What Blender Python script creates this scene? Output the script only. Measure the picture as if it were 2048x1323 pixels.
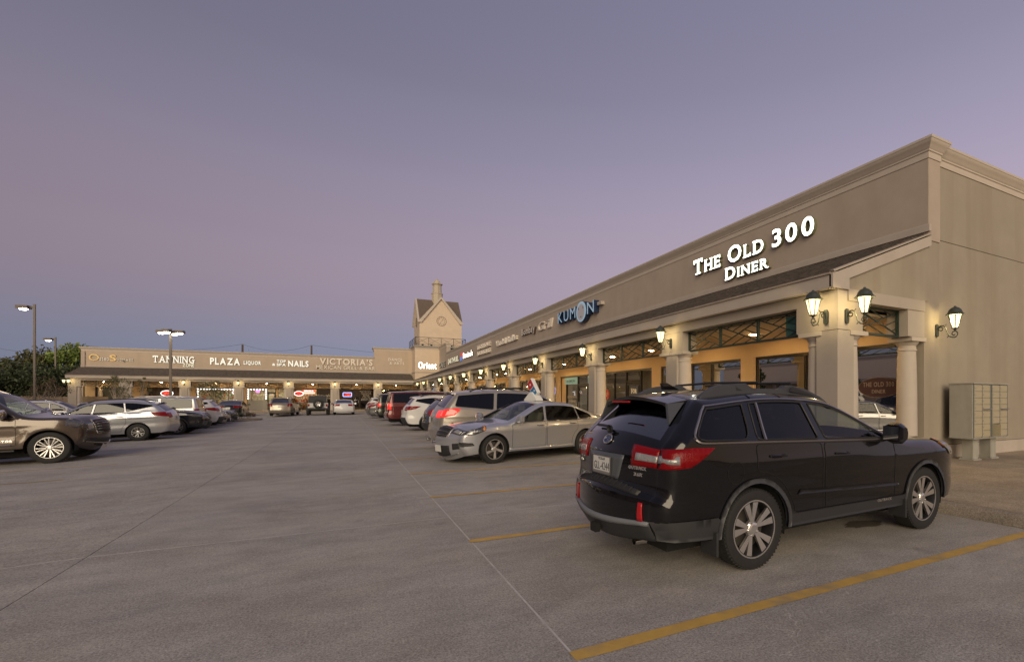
import bpy, bmesh, math, random
import numpy as np
from mathutils import Vector, Matrix
from mathutils.geometry import delaunay_2d_cdt
random.seed(7)
for o in list(bpy.data.objects): bpy.data.objects.remove(o, do_unlink=True)
SC = bpy.context.scene
COL = SC.collection
R = math.radians
PI = math.pi

# ---------------------------------------------------------------- camera
cd = bpy.data.cameras.new('camera'); cam = bpy.data.objects.new('camera', cd); COL.objects.link(cam)
cam.location = (0, 0, 1.51); cam.rotation_euler = (R(90), 0, R(-28))
cd.sensor_fit = 'HORIZONTAL'; cd.sensor_width = 36.0
cd.lens = 980.3/2048*36.0
cd.shift_x = (1024-1206.2)/2048; cd.shift_y = (797-661.5)/2048
cd.clip_start = 0.05; cd.clip_end = 3000
SC.camera = cam

# ---------------------------------------------------------------- sky: dusk, opposite the sunset (earth's shadow low, pink belt above)
w = bpy.data.worlds.new('World'); SC.world = w; w.use_nodes = True
nt = w.node_tree; nt.nodes.clear()
N = nt.nodes.new; LK = nt.links.new
tc = N('ShaderNodeTexCoord'); sep = N('ShaderNodeSeparateXYZ'); LK(tc.outputs['Generated'], sep.inputs[0])
ramp = N('ShaderNodeValToRGB')
mr = N('ShaderNodeMapRange'); mr.inputs[1].default_value = 0.0; mr.inputs[2].default_value = 0.75
LK(sep.outputs['Z'], mr.inputs[0]); LK(mr.outputs[0], ramp.inputs[0])
cr = ramp.color_ramp
cr.interpolation = 'CARDINAL'
pts = [(z/.75, c) for z, c in [(0., (.200,.230,.330)), (.05, (.236,.258,.354)), (.10, (.268,.266,.358)), (.18, (.330,.275,.348)), (.27, (.332,.275,.350)), (.40, (.274,.244,.332)), (.52, (.205,.194,.275)), (.75, (.160,.155,.235))]]
while len(cr.elements) < len(pts): cr.elements.new(0.5)
for e, (p, c) in zip(cr.elements, pts): e.position = p; e.color = (*c, 1)
# the sky brightens gently towards the east end of the street (camera right), as in the photograph
az = N('ShaderNodeMapRange'); az.inputs[1].default_value = -1.0; az.inputs[2].default_value = 1.0; az.inputs[3].default_value = 0.52; az.inputs[4].default_value = 1.45
LK(sep.outputs['X'], az.inputs[0])
mul = N('ShaderNodeVectorMath'); mul.operation = 'SCALE'; LK(ramp.outputs[0], mul.inputs[0]); LK(az.outputs[0], mul.inputs['Scale'])
# warm afterglow low in the west, behind the camera
wy = N('ShaderNodeMapRange'); wy.interpolation_type = 'SMOOTHSTEP'; wy.inputs[1].default_value = -.05; wy.inputs[2].default_value = -.95; LK(sep.outputs['Y'], wy.inputs[0])
wz = N('ShaderNodeMapRange'); wz.interpolation_type = 'SMOOTHSTEP'; wz.inputs[1].default_value = .62; wz.inputs[2].default_value = .02; LK(sep.outputs['Z'], wz.inputs[0])
wm = N('ShaderNodeMath'); wm.operation = 'MULTIPLY'; LK(wy.outputs[0], wm.inputs[0]); LK(wz.outputs[0], wm.inputs[1])
wmx = N('ShaderNodeMix'); wmx.data_type = 'RGBA'; LK(wm.outputs[0], wmx.inputs['Factor']); LK(mul.outputs[0], wmx.inputs['A']); wmx.inputs['B'].default_value = (.50,.33,.20,1)
mul = wmx
bg = N('ShaderNodeBackground'); bg.inputs['Strength'].default_value = .784; LK(mul.outputs['Result'], bg.inputs['Color'])
wo = N('ShaderNodeOutputWorld'); LK(bg.outputs[0], wo.inputs[0])

# ---------------------------------------------------------------- afterglow of the set sun, behind the camera
sd = bpy.data.lights.new('afterglow', 'SUN'); sun = bpy.data.objects.new('afterglow', sd); COL.objects.link(sun)
sd.energy = 1.95; sd.angle = R(44); sd.color = (1.0, .84, .60)
sdir = Vector((-.50, -1.0, .37)).normalized()
sun.rotation_euler = sdir.to_track_quat('Z', 'Y').to_euler()

SC.view_settings.view_transform = 'Standard'; SC.view_settings.look = 'None'
SC.view_settings.exposure = 0.35; SC.view_settings.gamma = 1.0
SC.cycles.use_denoising = True
SC.cycles.max_bounces = 8; SC.cycles.transparent_max_bounces = 16; SC.cycles.diffuse_bounces = 3; SC.cycles.glossy_bounces = 4
SC.cycles.sample_clamp_indirect = 4.0; SC.cycles.caustics_reflective = False; SC.cycles.caustics_refractive = False

# ---------------------------------------------------------------- materials
MATS = {}
def mat(name, col=(.5,.5,.5), rough=.6, metal=0., noise=0., nscale=8., bump=0., bscale=60., coat=0., emit=None, estr=0., spec=None, dirt=None):
    if name in MATS: return MATS[name]
    m = bpy.data.materials.new(name); m.use_nodes = True; MATS[name] = m
    t = m.node_tree; b = t.nodes['Principled BSDF']
    b.inputs['Roughness'].default_value = rough; b.inputs['Metallic'].default_value = metal
    b.inputs['Base Color'].default_value = (*col, 1)
    if spec is not None: b.inputs['Specular IOR Level'].default_value = spec
    if coat: b.inputs['Coat Weight'].default_value = coat; b.inputs['Coat Roughness'].default_value = .04
    if emit: b.inputs['Emission Color'].default_value = (*emit, 1); b.inputs['Emission Strength'].default_value = estr
    if noise or bump:
        g = t.nodes.new('ShaderNodeNewGeometry')
    if noise:
        n = t.nodes.new('ShaderNodeTexNoise'); n.inputs['Scale'].default_value = nscale; n.inputs['Detail'].default_value = 6
        n.inputs['Roughness'].default_value = .65
        t.links.new(g.outputs['Position'], n.inputs['Vector'])
        r = t.nodes.new('ShaderNodeMapRange'); r.inputs[1].default_value = .25; r.inputs[2].default_value = .75
        r.inputs[3].default_value = 1-noise; r.inputs[4].default_value = 1+noise
        t.links.new(n.outputs['Fac'], r.inputs[0])
        v = t.nodes.new('ShaderNodeVectorMath'); v.operation = 'SCALE'; v.inputs[0].default_value = col
        t.links.new(r.outputs[0], v.inputs['Scale'])
        out = v.outputs[0]
        if dirt:
            n2 = t.nodes.new('ShaderNodeTexNoise'); n2.inputs['Scale'].default_value = dirt[0]; n2.inputs['Detail'].default_value = 4
            mp = t.nodes.new('ShaderNodeMapping'); mp.inputs['Scale'].default_value = dirt[3]
            t.links.new(g.outputs['Position'], mp.inputs['Vector']); t.links.new(mp.outputs[0], n2.inputs['Vector'])
            r2 = t.nodes.new('ShaderNodeMapRange'); r2.inputs[1].default_value = .48; r2.inputs[2].default_value = .72
            r2.inputs[4].default_value = dirt[1]
            t.links.new(n2.outputs['Fac'], r2.inputs[0])
            mx = t.nodes.new('ShaderNodeMix'); mx.data_type = 'RGBA'
            t.links.new(r2.outputs[0], mx.inputs['Factor']); t.links.new(out, mx.inputs['A']); mx.inputs['B'].default_value = (*dirt[2], 1)
            out = mx.outputs['Result']
        t.links.new(out, b.inputs['Base Color'])
    if bump:
        n = t.nodes.new('ShaderNodeTexNoise'); n.inputs['Scale'].default_value = bscale; n.inputs['Detail'].default_value = 5
        t.links.new(g.outputs['Position'], n.inputs['Vector'])
        bp = t.nodes.new('ShaderNodeBump'); bp.inputs['Strength'].default_value = bump; bp.inputs['Distance'].default_value = .01
        t.links.new(n.outputs['Fac'], bp.inputs['Height']); t.links.new(bp.outputs[0], b.inputs['Normal'])
    return m

def glass(name, tint, refl_min=.04, tr=1.0, refl_col=(1,1,1), rough=0.0):
    if name in MATS: return MATS[name]
    m = bpy.data.materials.new(name); m.use_nodes = True; MATS[name] = m
    t = m.node_tree; t.nodes.clear()
    o = t.nodes.new('ShaderNodeOutputMaterial'); mx = t.nodes.new('ShaderNodeMixShader')
    a = t.nodes.new('ShaderNodeBsdfTransparent'); a.inputs[0].default_value = (*tint, 1)
    g = t.nodes.new('ShaderNodeBsdfGlossy'); g.inputs['Roughness'].default_value = rough; g.inputs['Color'].default_value = (*refl_col, 1)
    ge = t.nodes.new('ShaderNodeNewGeometry'); dt = t.nodes.new('ShaderNodeVectorMath'); dt.operation = 'DOT_PRODUCT'
    t.links.new(ge.outputs['Normal'], dt.inputs[0]); t.links.new(ge.outputs['Incoming'], dt.inputs[1])
    def mth(op, a, b=None, c=None):
        x = t.nodes.new('ShaderNodeMath'); x.operation = op
        for i, q in enumerate((a, b, c)):
            if q is None: continue
            if isinstance(q, (int, float)): x.inputs[i].default_value = q
            else: t.links.new(q, x.inputs[i])
        return x.outputs[0]
    k = mth('POWER', mth('SUBTRACT', 1.0, mth('ABSOLUTE', dt.outputs['Value'])), 5.0)
    base = max(refl_min, .05)
    t.links.new(mth('MULTIPLY_ADD', k, .95-base, base), mx.inputs[0])
    t.links.new(a.outputs[0], mx.inputs[1]); t.links.new(g.outputs[0], mx.inputs[2]); t.links.new(mx.outputs[0], o.inputs[0])
    return m

def emis(name, col, s):
    return mat(name, (.02,.02,.02), .4, emit=col, estr=s)

# stucco and trim
STUCCO = mat('stucco_taupe', (.44,.365,.30), .9, noise=.07, nscale=1.6, bump=.25, bscale=140, dirt=(.55, .35, (.35,.285,.23), (3,3,.35)))
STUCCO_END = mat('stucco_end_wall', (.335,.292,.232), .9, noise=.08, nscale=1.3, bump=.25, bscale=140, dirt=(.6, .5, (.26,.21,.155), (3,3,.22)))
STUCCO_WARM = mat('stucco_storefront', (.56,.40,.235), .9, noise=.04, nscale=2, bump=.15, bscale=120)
TRIM = mat('trim_cream', (.47,.41,.355), .75, noise=.06, nscale=3, dirt=(.8, .35, (.36,.31,.26), (1.5,1.5,.6)))
TRIM2 = mat('trim_cornice', (.53,.46,.39), .75, noise=.05, nscale=3)
PIER = mat('pier_stucco', (.40,.35,.30), .88, noise=.05, nscale=2.5, bump=.2, bscale=140)
COLM = mat('column_stone', (.47,.415,.36), .7, noise=.05, nscale=4)
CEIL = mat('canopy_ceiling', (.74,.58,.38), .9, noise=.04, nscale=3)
BRONZE = mat('bronze_frame', (.035,.028,.022), .35, metal=.6)
GREENM = mat('green_iron', (.028,.048,.041), .5, metal=.3, noise=.15, nscale=20)
LAMPMET = mat('verdigris_metal', (.075,.085,.075), .5, metal=.5, noise=.35, nscale=30)
DARK = mat('dark_void', (.012,.011,.010), .9)
BLACKP = mat('black_plastic', (.018,.018,.019), .55)
SHOPGLASS = glass('storefront_glass', (.80,.80,.78), .03)
DINERGLASS = glass('diner_tinted_glass', (.16,.14,.12), .55, refl_col=(.95,.91,.84))
def lampglow():
    m = bpy.data.materials.new('lantern_glass_lit'); m.use_nodes = True; t = m.node_tree; t.nodes.clear()
    o = t.nodes.new('ShaderNodeOutputMaterial'); e = t.nodes.new('ShaderNodeEmission'); e.inputs[0].default_value = (1.0,.80,.36,1); e.inputs[1].default_value = 3.0
    tr = t.nodes.new('ShaderNodeBsdfTransparent'); mx = t.nodes.new('ShaderNodeMixShader'); mx.inputs[0].default_value = .55
    t.links.new(tr.outputs[0], mx.inputs[1]); t.links.new(e.outputs[0], mx.inputs[2]); t.links.new(mx.outputs[0], o.inputs[0]); return m
LAMPGLOW = lampglow()
WHITE_EM = emis('sign_face_lit', (1.0,.97,.80), 3.2)
STUCCO_B = mat('stucco_back', (.50,.405,.315), .9, noise=.06, nscale=1.4, bump=.2, bscale=120, dirt=(.55, .3, (.40,.32,.25), (3,3,.35)))  # paler copy of the wall stucco, with lot-lamp light put into its colour

# ---------------------------------------------------------------- helpers
def link(o, parent=None):
    COL.objects.link(o)
    if parent is not None: o.parent = parent
    return o
def tag(o, label=None, cat=None, group=None, kind=None):
    if label: o['label'] = label
    if cat: o['category'] = cat
    if group: o['group'] = group
    if kind: o['kind'] = kind
    return o
def empty(name, loc=(0,0,0), rz=0., parent=None, **k):
    o = bpy.data.objects.new(name, None); link(o, parent); o.location = loc; o.rotation_euler = (0,0,rz)
    o.empty_display_size = .2
    return tag(o, **k)
def copy_tree(o, parent=None):
    c = o.copy(); COL.objects.link(c); c.parent = parent
    if parent is not None: c.matrix_parent_inverse = o.matrix_parent_inverse
    for ch in KIDS(o): copy_tree(ch, c)
    return c
def KIDS(o): return [c for c in o.children]

class MB:
    def __init__(s, T=None): s.v = []; s.f = []; s.T = T
    def add(s, vs, fs):
        b = len(s.v)
        s.v += [tuple(s.T(*p)) if s.T else tuple(p) for p in vs]; s.f += [tuple(b+i for i in f) for f in fs]
        return s
    def box(s, x0, x1, y0, y1, z0, z1):
        return s.add([(x0,y0,z0),(x1,y0,z0),(x1,y1,z0),(x0,y1,z0),(x0,y0,z1),(x1,y0,z1),(x1,y1,z1),(x0,y1,z1)],
              [(0,3,2,1),(4,5,6,7),(0,1,5,4),(1,2,6,5),(2,3,7,6),(3,0,4,7)])
    def sweep(s, prof, fn, us):
        """prof: closed list of 2-D points; fn(p, u) -> 3-D; capped"""
        n = len(prof); vs = []; fs = []
        for u in us: vs += [fn(p, u) for p in prof]
        for k in range(len(us)-1):
            for i in range(n):
                j = (i+1) % n; fs.append((k*n+i, k*n+j, (k+1)*n+j, (k+1)*n+i))
        fs.append(tuple(range(n-1,-1,-1))); fs.append(tuple((len(us)-1)*n+i for i in range(n)))
        return s.add(vs, fs)
    def prism(s, poly, fn, a, b): return s.sweep(poly, fn, (a, b))
    def lathe(s, prof, c, n=20, axis='z'):
        vs = []; fs = []; m = len(prof)
        for k in range(n):
            a = 2*PI*k/n; ca, sa = math.cos(a), math.sin(a)
            for r, h in prof:
                if axis == 'z': vs.append((c[0]+r*ca, c[1]+r*sa, c[2]+h))
                elif axis == 'y': vs.append((c[0]+r*ca, c[1]+h, c[2]+r*sa))
                else: vs.append((c[0]+h, c[1]+r*ca, c[2]+r*sa))
        for k in range(n):
            k2 = (k+1) % n
            for i in range(m-1): fs.append((k*m+i, k2*m+i, k2*m+i+1, k*m+i+1))
        return s.add(vs, fs)
    def tube(s, path, r, n=6, closed=False, rads=None):
        P = [Vector(p) for p in path]; m = len(P); vs = []; fs = []
        for i, p in enumerate(P):
            if closed: d = P[(i+1) % m]-P[i-1]
            else: d = P[min(i+1, m-1)]-P[max(i-1, 0)]
            d = d.normalized() if d.length > 1e-9 else Vector((0,0,1))
            up = Vector((0,0,1)) if abs(d.z) < .9 else Vector((1,0,0))
            a = d.cross(up).normalized(); b = d.cross(a)
            rr = rads[i] if rads else r
            for k in range(n):
                t = 2*PI*(k+.5)/n; vs.append(p+a*(rr*math.cos(t))+b*(rr*math.sin(t)))
        for i in range(m if closed else m-1):
            i2 = (i+1) % m
            for k in range(n):
                k2 = (k+1) % n; fs.append((i*n+k, i*n+k2, i2*n+k2, i2*n+k))
        if not closed:
            fs.append(tuple(range(n-1,-1,-1))); fs.append(tuple((m-1)*n+k for k in range(n)))
        return s.add(vs, fs)
    def bar(s, a, b, w, h=None, up=(0,0,1)):
        h = h or w; a = Vector(a); b = Vector(b); d = (b-a).normalized(); u = Vector(up)
        if abs(d.dot(u)) > .95: u = Vector((1,0,0)) if abs(d.x) < .9 else Vector((0,1,0))
        x = d.cross(u).normalized()*w/2; y = x.cross(d).normalized()*h/2
        vs = [a-x-y, a+x-y, a+x+y, a-x+y, b-x-y, b+x-y, b+x+y, b-x+y]
        return s.add(vs, [(0,3,2,1),(4,5,6,7),(0,1,5,4),(1,2,6,5),(2,3,7,6),(3,0,4,7)])
    def mesh(s, name, m=None, smooth=False, bevel=0.):
        me = bpy.data.meshes.new(name); me.from_pydata([tuple(v) for v in s.v], [], s.f); me.validate(); me.update()
        bm = bmesh.new(); bm.from_mesh(me)
        bmesh.ops.recalc_face_normals(bm, faces=bm.faces)
        if bevel: bmesh.ops.bevel(bm, geom=[e for e in bm.edges if e.is_manifold and e.calc_face_angle(0) > .6], offset=bevel, segments=2, affect='EDGES', profile=.5)
        bm.to_mesh(me); bm.free()
        if smooth:
            me.polygons.foreach_set('use_smooth', [True]*len(me.polygons))
            try: me.set_sharp_from_angle(angle=R(38))
            except Exception: pass
        if m: me.materials.append(m)
        return me
    def build(s, name, m=None, parent=None, smooth=False, bevel=0., **k):
        o = bpy.data.objects.new(name, s.mesh(name, m, smooth, bevel)); link(o, parent)
        return tag(o, **k)
def box(name, m, x0,x1,y0,y1,z0,z1, parent=None, bevel=0., **k):
    return MB().box(x0,x1,y0,y1,z0,z1).build(name, m, parent, bevel=bevel, **k)
def inst(name, me, parent=None, loc=(0,0,0), rot=(0,0,0), sc=(1,1,1)):
    o = bpy.data.objects.new(name, me); link(o, parent); o.location = loc; o.rotation_euler = rot; o.scale = sc
    return o
ORD = ['first','second','third','fourth','fifth','sixth','seventh','eighth','ninth','tenth','eleventh','twelfth','thirteenth','fourteenth']

# ---------------------------------------------------------------- glyph shapes (built-in font), fetched once while the scene is still small
GLY = {}
def fetch_glyphs():
    need = {}
    for ch in "ABCDEFGHIJKLMNOPQRSTUVWXYZabcdefghijklmnopqrstuvwxyz0123456789&'.-:|/":
        for b in (0.0, .018, .034): need[(ch, b)] = None
    objs = []
    for (ch, b) in need:
        c = bpy.data.curves.new('g', 'FONT'); c.body = ch; c.size = 1.0; c.offset = b; c.resolution_u = 3; c.extrude = .5
        o = bpy.data.objects.new('g', c); COL.objects.link(o); objs.append((ch, b, o))
    dg = bpy.context.evaluated_depsgraph_get()
    for ch, b, o in objs:
        me = bpy.data.meshes.new_from_object(o.evaluated_get(dg))
        v = np.array([tuple(p.co) for p in me.vertices]); f = [tuple(p.vertices) for p in me.polygons]; n = [p.normal.z for p in me.polygons]
        GLY[(ch, b)] = (v, f, n, v[:,0].min(), v[:,0].max())
        bpy.data.meshes.remove(me); c = o.data; bpy.data.objects.remove(o); bpy.data.curves.remove(c)
fetch_glyphs()
CAPH = {b: GLY[('H', b)][0][:,1].max()-GLY[('H', b)][0][:,1].min() for b in (0.0,.018,.034)}
SERIFS = {'T': [(.5,0,.30),(.06,1,-.10),(.94,1,-.10)], 'H': [(.14,0,.2),(.86,0,.2),(.14,1,.2),(.86,1,.2)], 'E': [(.10,0,.15),(.10,1,.15),(.98,1,-.1),(.98,0,-.1)], 'L': [(.14,1,.22),(.10,0,.15),(.98,0,-.1)],
          'D': [(.10,0,.15),(.10,1,.15)], 'I': [(.5,0,.6),(.5,1,.6)], 'N': [(.12,0,.2),(.12,1,.18),(.88,1,.2)], 'R': [(.12,0,.2),(.12,1,.15),(.92,0,.16)], 'A': [(.10,0,.2),(.90,0,.2)], 'G': [(.88,.45,.2)]}
def lettering(parent, text, fn, x0, x1, z0, h, face, side, depth=.10, bold=.018, skew=0., gap=.14, serif=False, name='letter', small=None):
    """one mesh per letter; fn(a, b, c): a along the sign, b up, c out from the wall; letters fitted between x0 and x1"""
    items = []; pen = 0.
    base = GLY[('H', bold)][0][:,1].min()
    for i, ch in enumerate(text):
        if ch == ' ': pen += .34; continue
        v, f, n, lo, hi = GLY[(ch, bold)]
        k = 1.0
        if small and i not in small: k = .78
        items.append((ch, pen, k)); pen += (hi-lo)*k+gap
    tot = pen-gap; sx = (x1-x0)/tot; sz = h/CAPH[bold]
    for ch, p, k in items:
        v, f, n, lo, hi = GLY[(ch, bold)]
        vs = []
        for q in v:
            b = (q[1]-base)*sz*k
            vs.append(fn(x0+(p+(q[0]-lo)*k)*sx+skew*b, z0+b, (q[2]+.5)*depth))
        fs = list(f); mi = [0 if z > .5 else 1 for z in n]
        if serif and ch in SERIFS:
            w_ = (hi-lo)*k*sx; hh = h*k
            for (fx, top, ww) in SERIFS[ch]:
                c = x0+p*sx+fx*w_; sh = hh*.085
                if ww < 0: sw = .065*hh; zl = z0+(hh-hh*.26 if top == 1 else 0); zh = z0+(hh if top == 1 else hh*.26)
                else: sw = max(ww*w_, .17*hh); zl = z0+(hh-sh if top == 1 else hh*top); zh = zl+sh
                bidx = len(vs); cc = depth+.002
                vs += [fn(a, b, c_) for c_ in (.002, cc) for a, b in ((c-sw, zl), (c+sw, zl), (c+sw, zh), (c-sw, zh))]
                fs += [tuple(bidx+i for i in q) for q in ((0,3,2,1),(4,5,6,7),(0,1,5,4),(1,2,6,5),(2,3,7,6),(3,0,4,7))]; mi += [1,0,1,1,1,1]
        me = bpy.data.meshes.new(name); me.from_pydata([tuple(map(float, q)) for q in vs], [], fs); me.validate()
        me.materials.append(face); me.materials.append(side)
        if len(me.polygons) == len(mi): me.polygons.foreach_set('material_index', mi)
        me.update(); link(bpy.data.objects.new(name, me), parent)
# ================================================================ ground, lot, sidewalks
def concrete(name, col, streak=(1,1,1), contrast=.16):
    m = bpy.data.materials.new(name); m.use_nodes = True; MATS[name] = m
    t = m.node_tree; b = t.nodes['Principled BSDF']; b.inputs['Roughness'].default_value = .82
    b.inputs['Specular IOR Level'].default_value = .35
    g = t.nodes.new('ShaderNodeNewGeometry')
    def noise(scale, det, sc=(1,1,1), rough=.6):
        mp = t.nodes.new('ShaderNodeMapping'); mp.inputs['Scale'].default_value = sc; t.links.new(g.outputs['Position'], mp.inputs['Vector'])
        n = t.nodes.new('ShaderNodeTexNoise'); n.inputs['Scale'].default_value = scale; n.inputs['Detail'].default_value = det; n.inputs['Roughness'].default_value = rough
        t.links.new(mp.outputs[0], n.inputs['Vector']); return n.outputs['Fac']
    def rng(f, a, b_, lo=.3, hi=.7):
        r = t.nodes.new('ShaderNodeMapRange'); r.inputs[1].default_value = lo; r.inputs[2].default_value = hi; r.inputs[3].default_value = a; r.inputs[4].default_value = b_
        t.links.new(f, r.inputs[0]); return r.outputs[0]
    def mulf(a, b_):
        x = t.nodes.new('ShaderNodeMath'); x.operation = 'MULTIPLY'; t.links.new(a, x.inputs[0]); t.links.new(b_, x.inputs[1]); return x.outputs[0]
    big = rng(noise(.55, 5, streak), 1-contrast, 1+contrast)
    mid = rng(noise(3.2, 5, streak), .86, 1.13)
    fine = rng(noise(70, 3, (1,1,1), .8), .50, 1.50)
    fine2 = rng(noise(26, 4, (1,1,1), .7), .84, 1.16)
    f = mulf(mulf(big, mid), mulf(fine, fine2))
    # aggregate specks
    vo = t.nodes.new('ShaderNodeTexVoronoi'); vo.inputs['Scale'].default_value = 55; t.links.new(g.outputs['Position'], vo.inputs['Vector'])
    v = t.nodes.new('ShaderNodeVectorMath'); v.operation = 'SCALE'; v.inputs[0].default_value = col; t.links.new(f, v.inputs['Scale'])
    # warm/grey hue drift and oil stains
    hue = rng(noise(.9, 4), 0, .55)
    mx = t.nodes.new('ShaderNodeMix'); mx.data_type = 'RGBA'; mx.blend_type = 'MULTIPLY'
    t.links.new(hue, mx.inputs['Factor']); t.links.new(v.outputs[0], mx.inputs['A']); mx.inputs['B'].default_value = (1.0,.93,.84,1)
    st = rng(noise(.42, 3, (1,1,1), .5), 0, .45, .60, .78)
    mx2 = t.nodes.new('ShaderNodeMix'); mx2.data_type = 'RGBA'
    t.links.new(st, mx2.inputs['Factor']); t.links.new(mx.outputs['Result'], mx2.inputs['A'])
    sv = t.nodes.new('ShaderNodeVectorMath'); sv.operation = 'SCALE'; sv.inputs[0].default_value = tuple(c*.52 for c in col); t.links.new(fine, sv.inputs['Scale'])
    t.links.new(sv.outputs[0], mx2.inputs['B'])
    # drips and tyre scuffs
    dr_ = rng(noise(2.3, 4, (1,1,1), .55), 0, .55, .64, .74)
    gate = rng(noise(.22, 2, (1,1,1), .5), 0, 1, .50, .62)
    mx2b = t.nodes.new('ShaderNodeMix'); mx2b.data_type = 'RGBA'; t.links.new(mulf(dr_, gate), mx2b.inputs['Factor'])
    t.links.new(mx2.outputs['Result'], mx2b.inputs['A']); mx2b.inputs['B'].default_value = tuple(c*.40 for c in col)+(1,)
    mx2 = mx2b
    # hairline cracks
    vc = t.nodes.new('ShaderNodeTexVoronoi'); vc.feature = 'DISTANCE_TO_EDGE'; vc.inputs['Scale'].default_value = .26
    nz = t.nodes.new('ShaderNodeTexNoise'); nz.inputs['Scale'].default_value = 1.3; nz.inputs['Detail'].default_value = 6; t.links.new(g.outputs['Position'], nz.inputs['Vector'])
    mxv = t.nodes.new('ShaderNodeMix'); mxv.data_type = 'RGBA'; mxv.inputs['Factor'].default_value = .30
    t.links.new(g.outputs['Position'], mxv.inputs['A'])
    sc = t.nodes.new('ShaderNodeVectorMath'); sc.operation = 'SCALE'; sc.inputs['Scale'].default_value = 14.; t.links.new(nz.outputs['Color'], sc.inputs[0])
    t.links.new(sc.outputs[0], mxv.inputs['B']); t.links.new(mxv.outputs['Result'], vc.inputs['Vector'])
    ck = rng(vc.outputs['Distance'], .55, 0., .0, .0035)
    ckm = mulf(ck, rng(noise(.35, 2), 0, 1, .45, .6))
    mx3 = t.nodes.new('ShaderNodeMix'); mx3.data_type = 'RGBA'
    t.links.new(ckm, mx3.inputs['Factor']); t.links.new(mx2.outputs['Result'], mx3.inputs['A']); mx3.inputs['B'].default_value = tuple(min(1, c*2.0) for c in col)+(1,)
    t.links.new(mx3.outputs['Result'], b.inputs['Base Color'])
    bp = t.nodes.new('ShaderNodeBump'); bp.inputs['Strength'].default_value = .55; bp.inputs['Distance'].default_value = .006
    t.links.new(fine, bp.inputs['Height']); t.links.new(bp.outputs[0], b.inputs['Normal'])
    return m
LOT = concrete('lot_concrete', (.400,.376,.345), (.7, 1.25, 1), .17)
WALK = concrete('walk_concrete', (.36,.30,.22), (1,1,1), .2)
CURB = concrete('curb_concrete', (.30,.262,.225), (1,1,1), .2)
FARG = mat('far_ground', (.13,.125,.10), .95, noise=.3, nscale=.2)
SEAL_L = mat('joint_sealant_pale', (.56,.53,.49), .8, noise=.3, nscale=6)
SEAL_D = mat('joint_dark', (.075,.066,.058), .9)
YEL = mat('stripe_yellow', (.60,.375,.085), .7, noise=.16, nscale=5, dirt=(4., .75, (.33,.26,.16), (1,1,1)), bump=.3, bscale=90)
YEL2 = mat('stripe_yellow_worn', (.40,.31,.15), .8, noise=.2, nscale=3)

box('ground', FARG, -700, 700, -400, 900, -.9, -.42, kind='structure')
lot = empty('parking_lot', kind='structure')
def gz(x, y):
    """the lot falls gently towards the left-hand row"""
    return -.035*min(7.14, max(0., -2.16-x))*min(1., max(0., (58-y)/12))
LT = lambda x, y, z: (x, y, z+gz(x, y))
XS = [-60, -34, -23.2, -16.4, -9.3, -2.16, 1.205, 6.99]
YS = [-24, -5.6, 6.45, 25, 46, 58, 78, 110]
G_ = .008
for i in range(len(XS)-1):
    for j in range(len(YS)-1):
        gl = .004 if XS[i] < -2.2 or XS[i] < 0 else G_; gr = .004 if XS[i+1] < 0 else G_; g0, g1 = (G_ if YS[j] == 6.45 else .003), (G_ if YS[j+1] == 6.45 else .003)
        MB(LT).box(XS[i]+gl, XS[i+1]-gr, YS[j]+g0, YS[j+1]-g1, -.09, 0).build('concrete_slab', LOT, lot)
for x in XS[1:-1]:
    pale = abs(x-1.205) < .01
    q_ = (G_ if pale else .004)-.0005
    for j in range(len(YS)-1): MB(LT).box(x-q_, x+q_, YS[j], YS[j+1], -.08, -.001 if pale else -.006).build('joint_filler', SEAL_L if pale else SEAL_D, lot)
for y in YS[1:-1]:
    for i in range(len(XS)-1):
        pale = y < 10
        q_ = (G_ if pale else .003)-.0005
        MB(LT).box(XS[i]+G_, XS[i+1]-G_, y-q_, y+q_, -.08, -.001 if pale else -.006).build('joint_filler', SEAL_L if pale else SEAL_D, lot)
def stripe(x0, x1, y, m, wv=.056):
    # wobbling hand-sprayed edges
    n = 24; vs = []; rnd = random.Random(int(y*100)+int(x0*7))
    for k in range(n+1):
        x = x0+(x1-x0)*k/n
        e1 = rnd.uniform(-.004,.004); e2 = rnd.uniform(-.004,.004)
        vs += [(x, y-wv+e1, .004+gz(x, y)), (x, y+wv+e2, .004+gz(x, y))]
    MB().add(vs, [(2*k, 2*k+2, 2*k+3, 2*k+1) for k in range(n)]).build('parking_stripe', m, lot)
for k in range(1, 21):
    y = 2.63*k-.01
    stripe(1.19, 6.84, y, YEL if k < 6 else YEL2)
for k in range(4, 15):
    stripe(-10.6, -4.9, 2.63*k+.5, YEL2)
for k in range(-4, 2):
    pass
for x in (-10.4, -7.1, -3.6, -1.1, 1.6):
    MB().box(x-.05, x+.05, 55.2, 60.2, .001, .004).build('parking_stripe', YEL2, lot)

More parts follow.
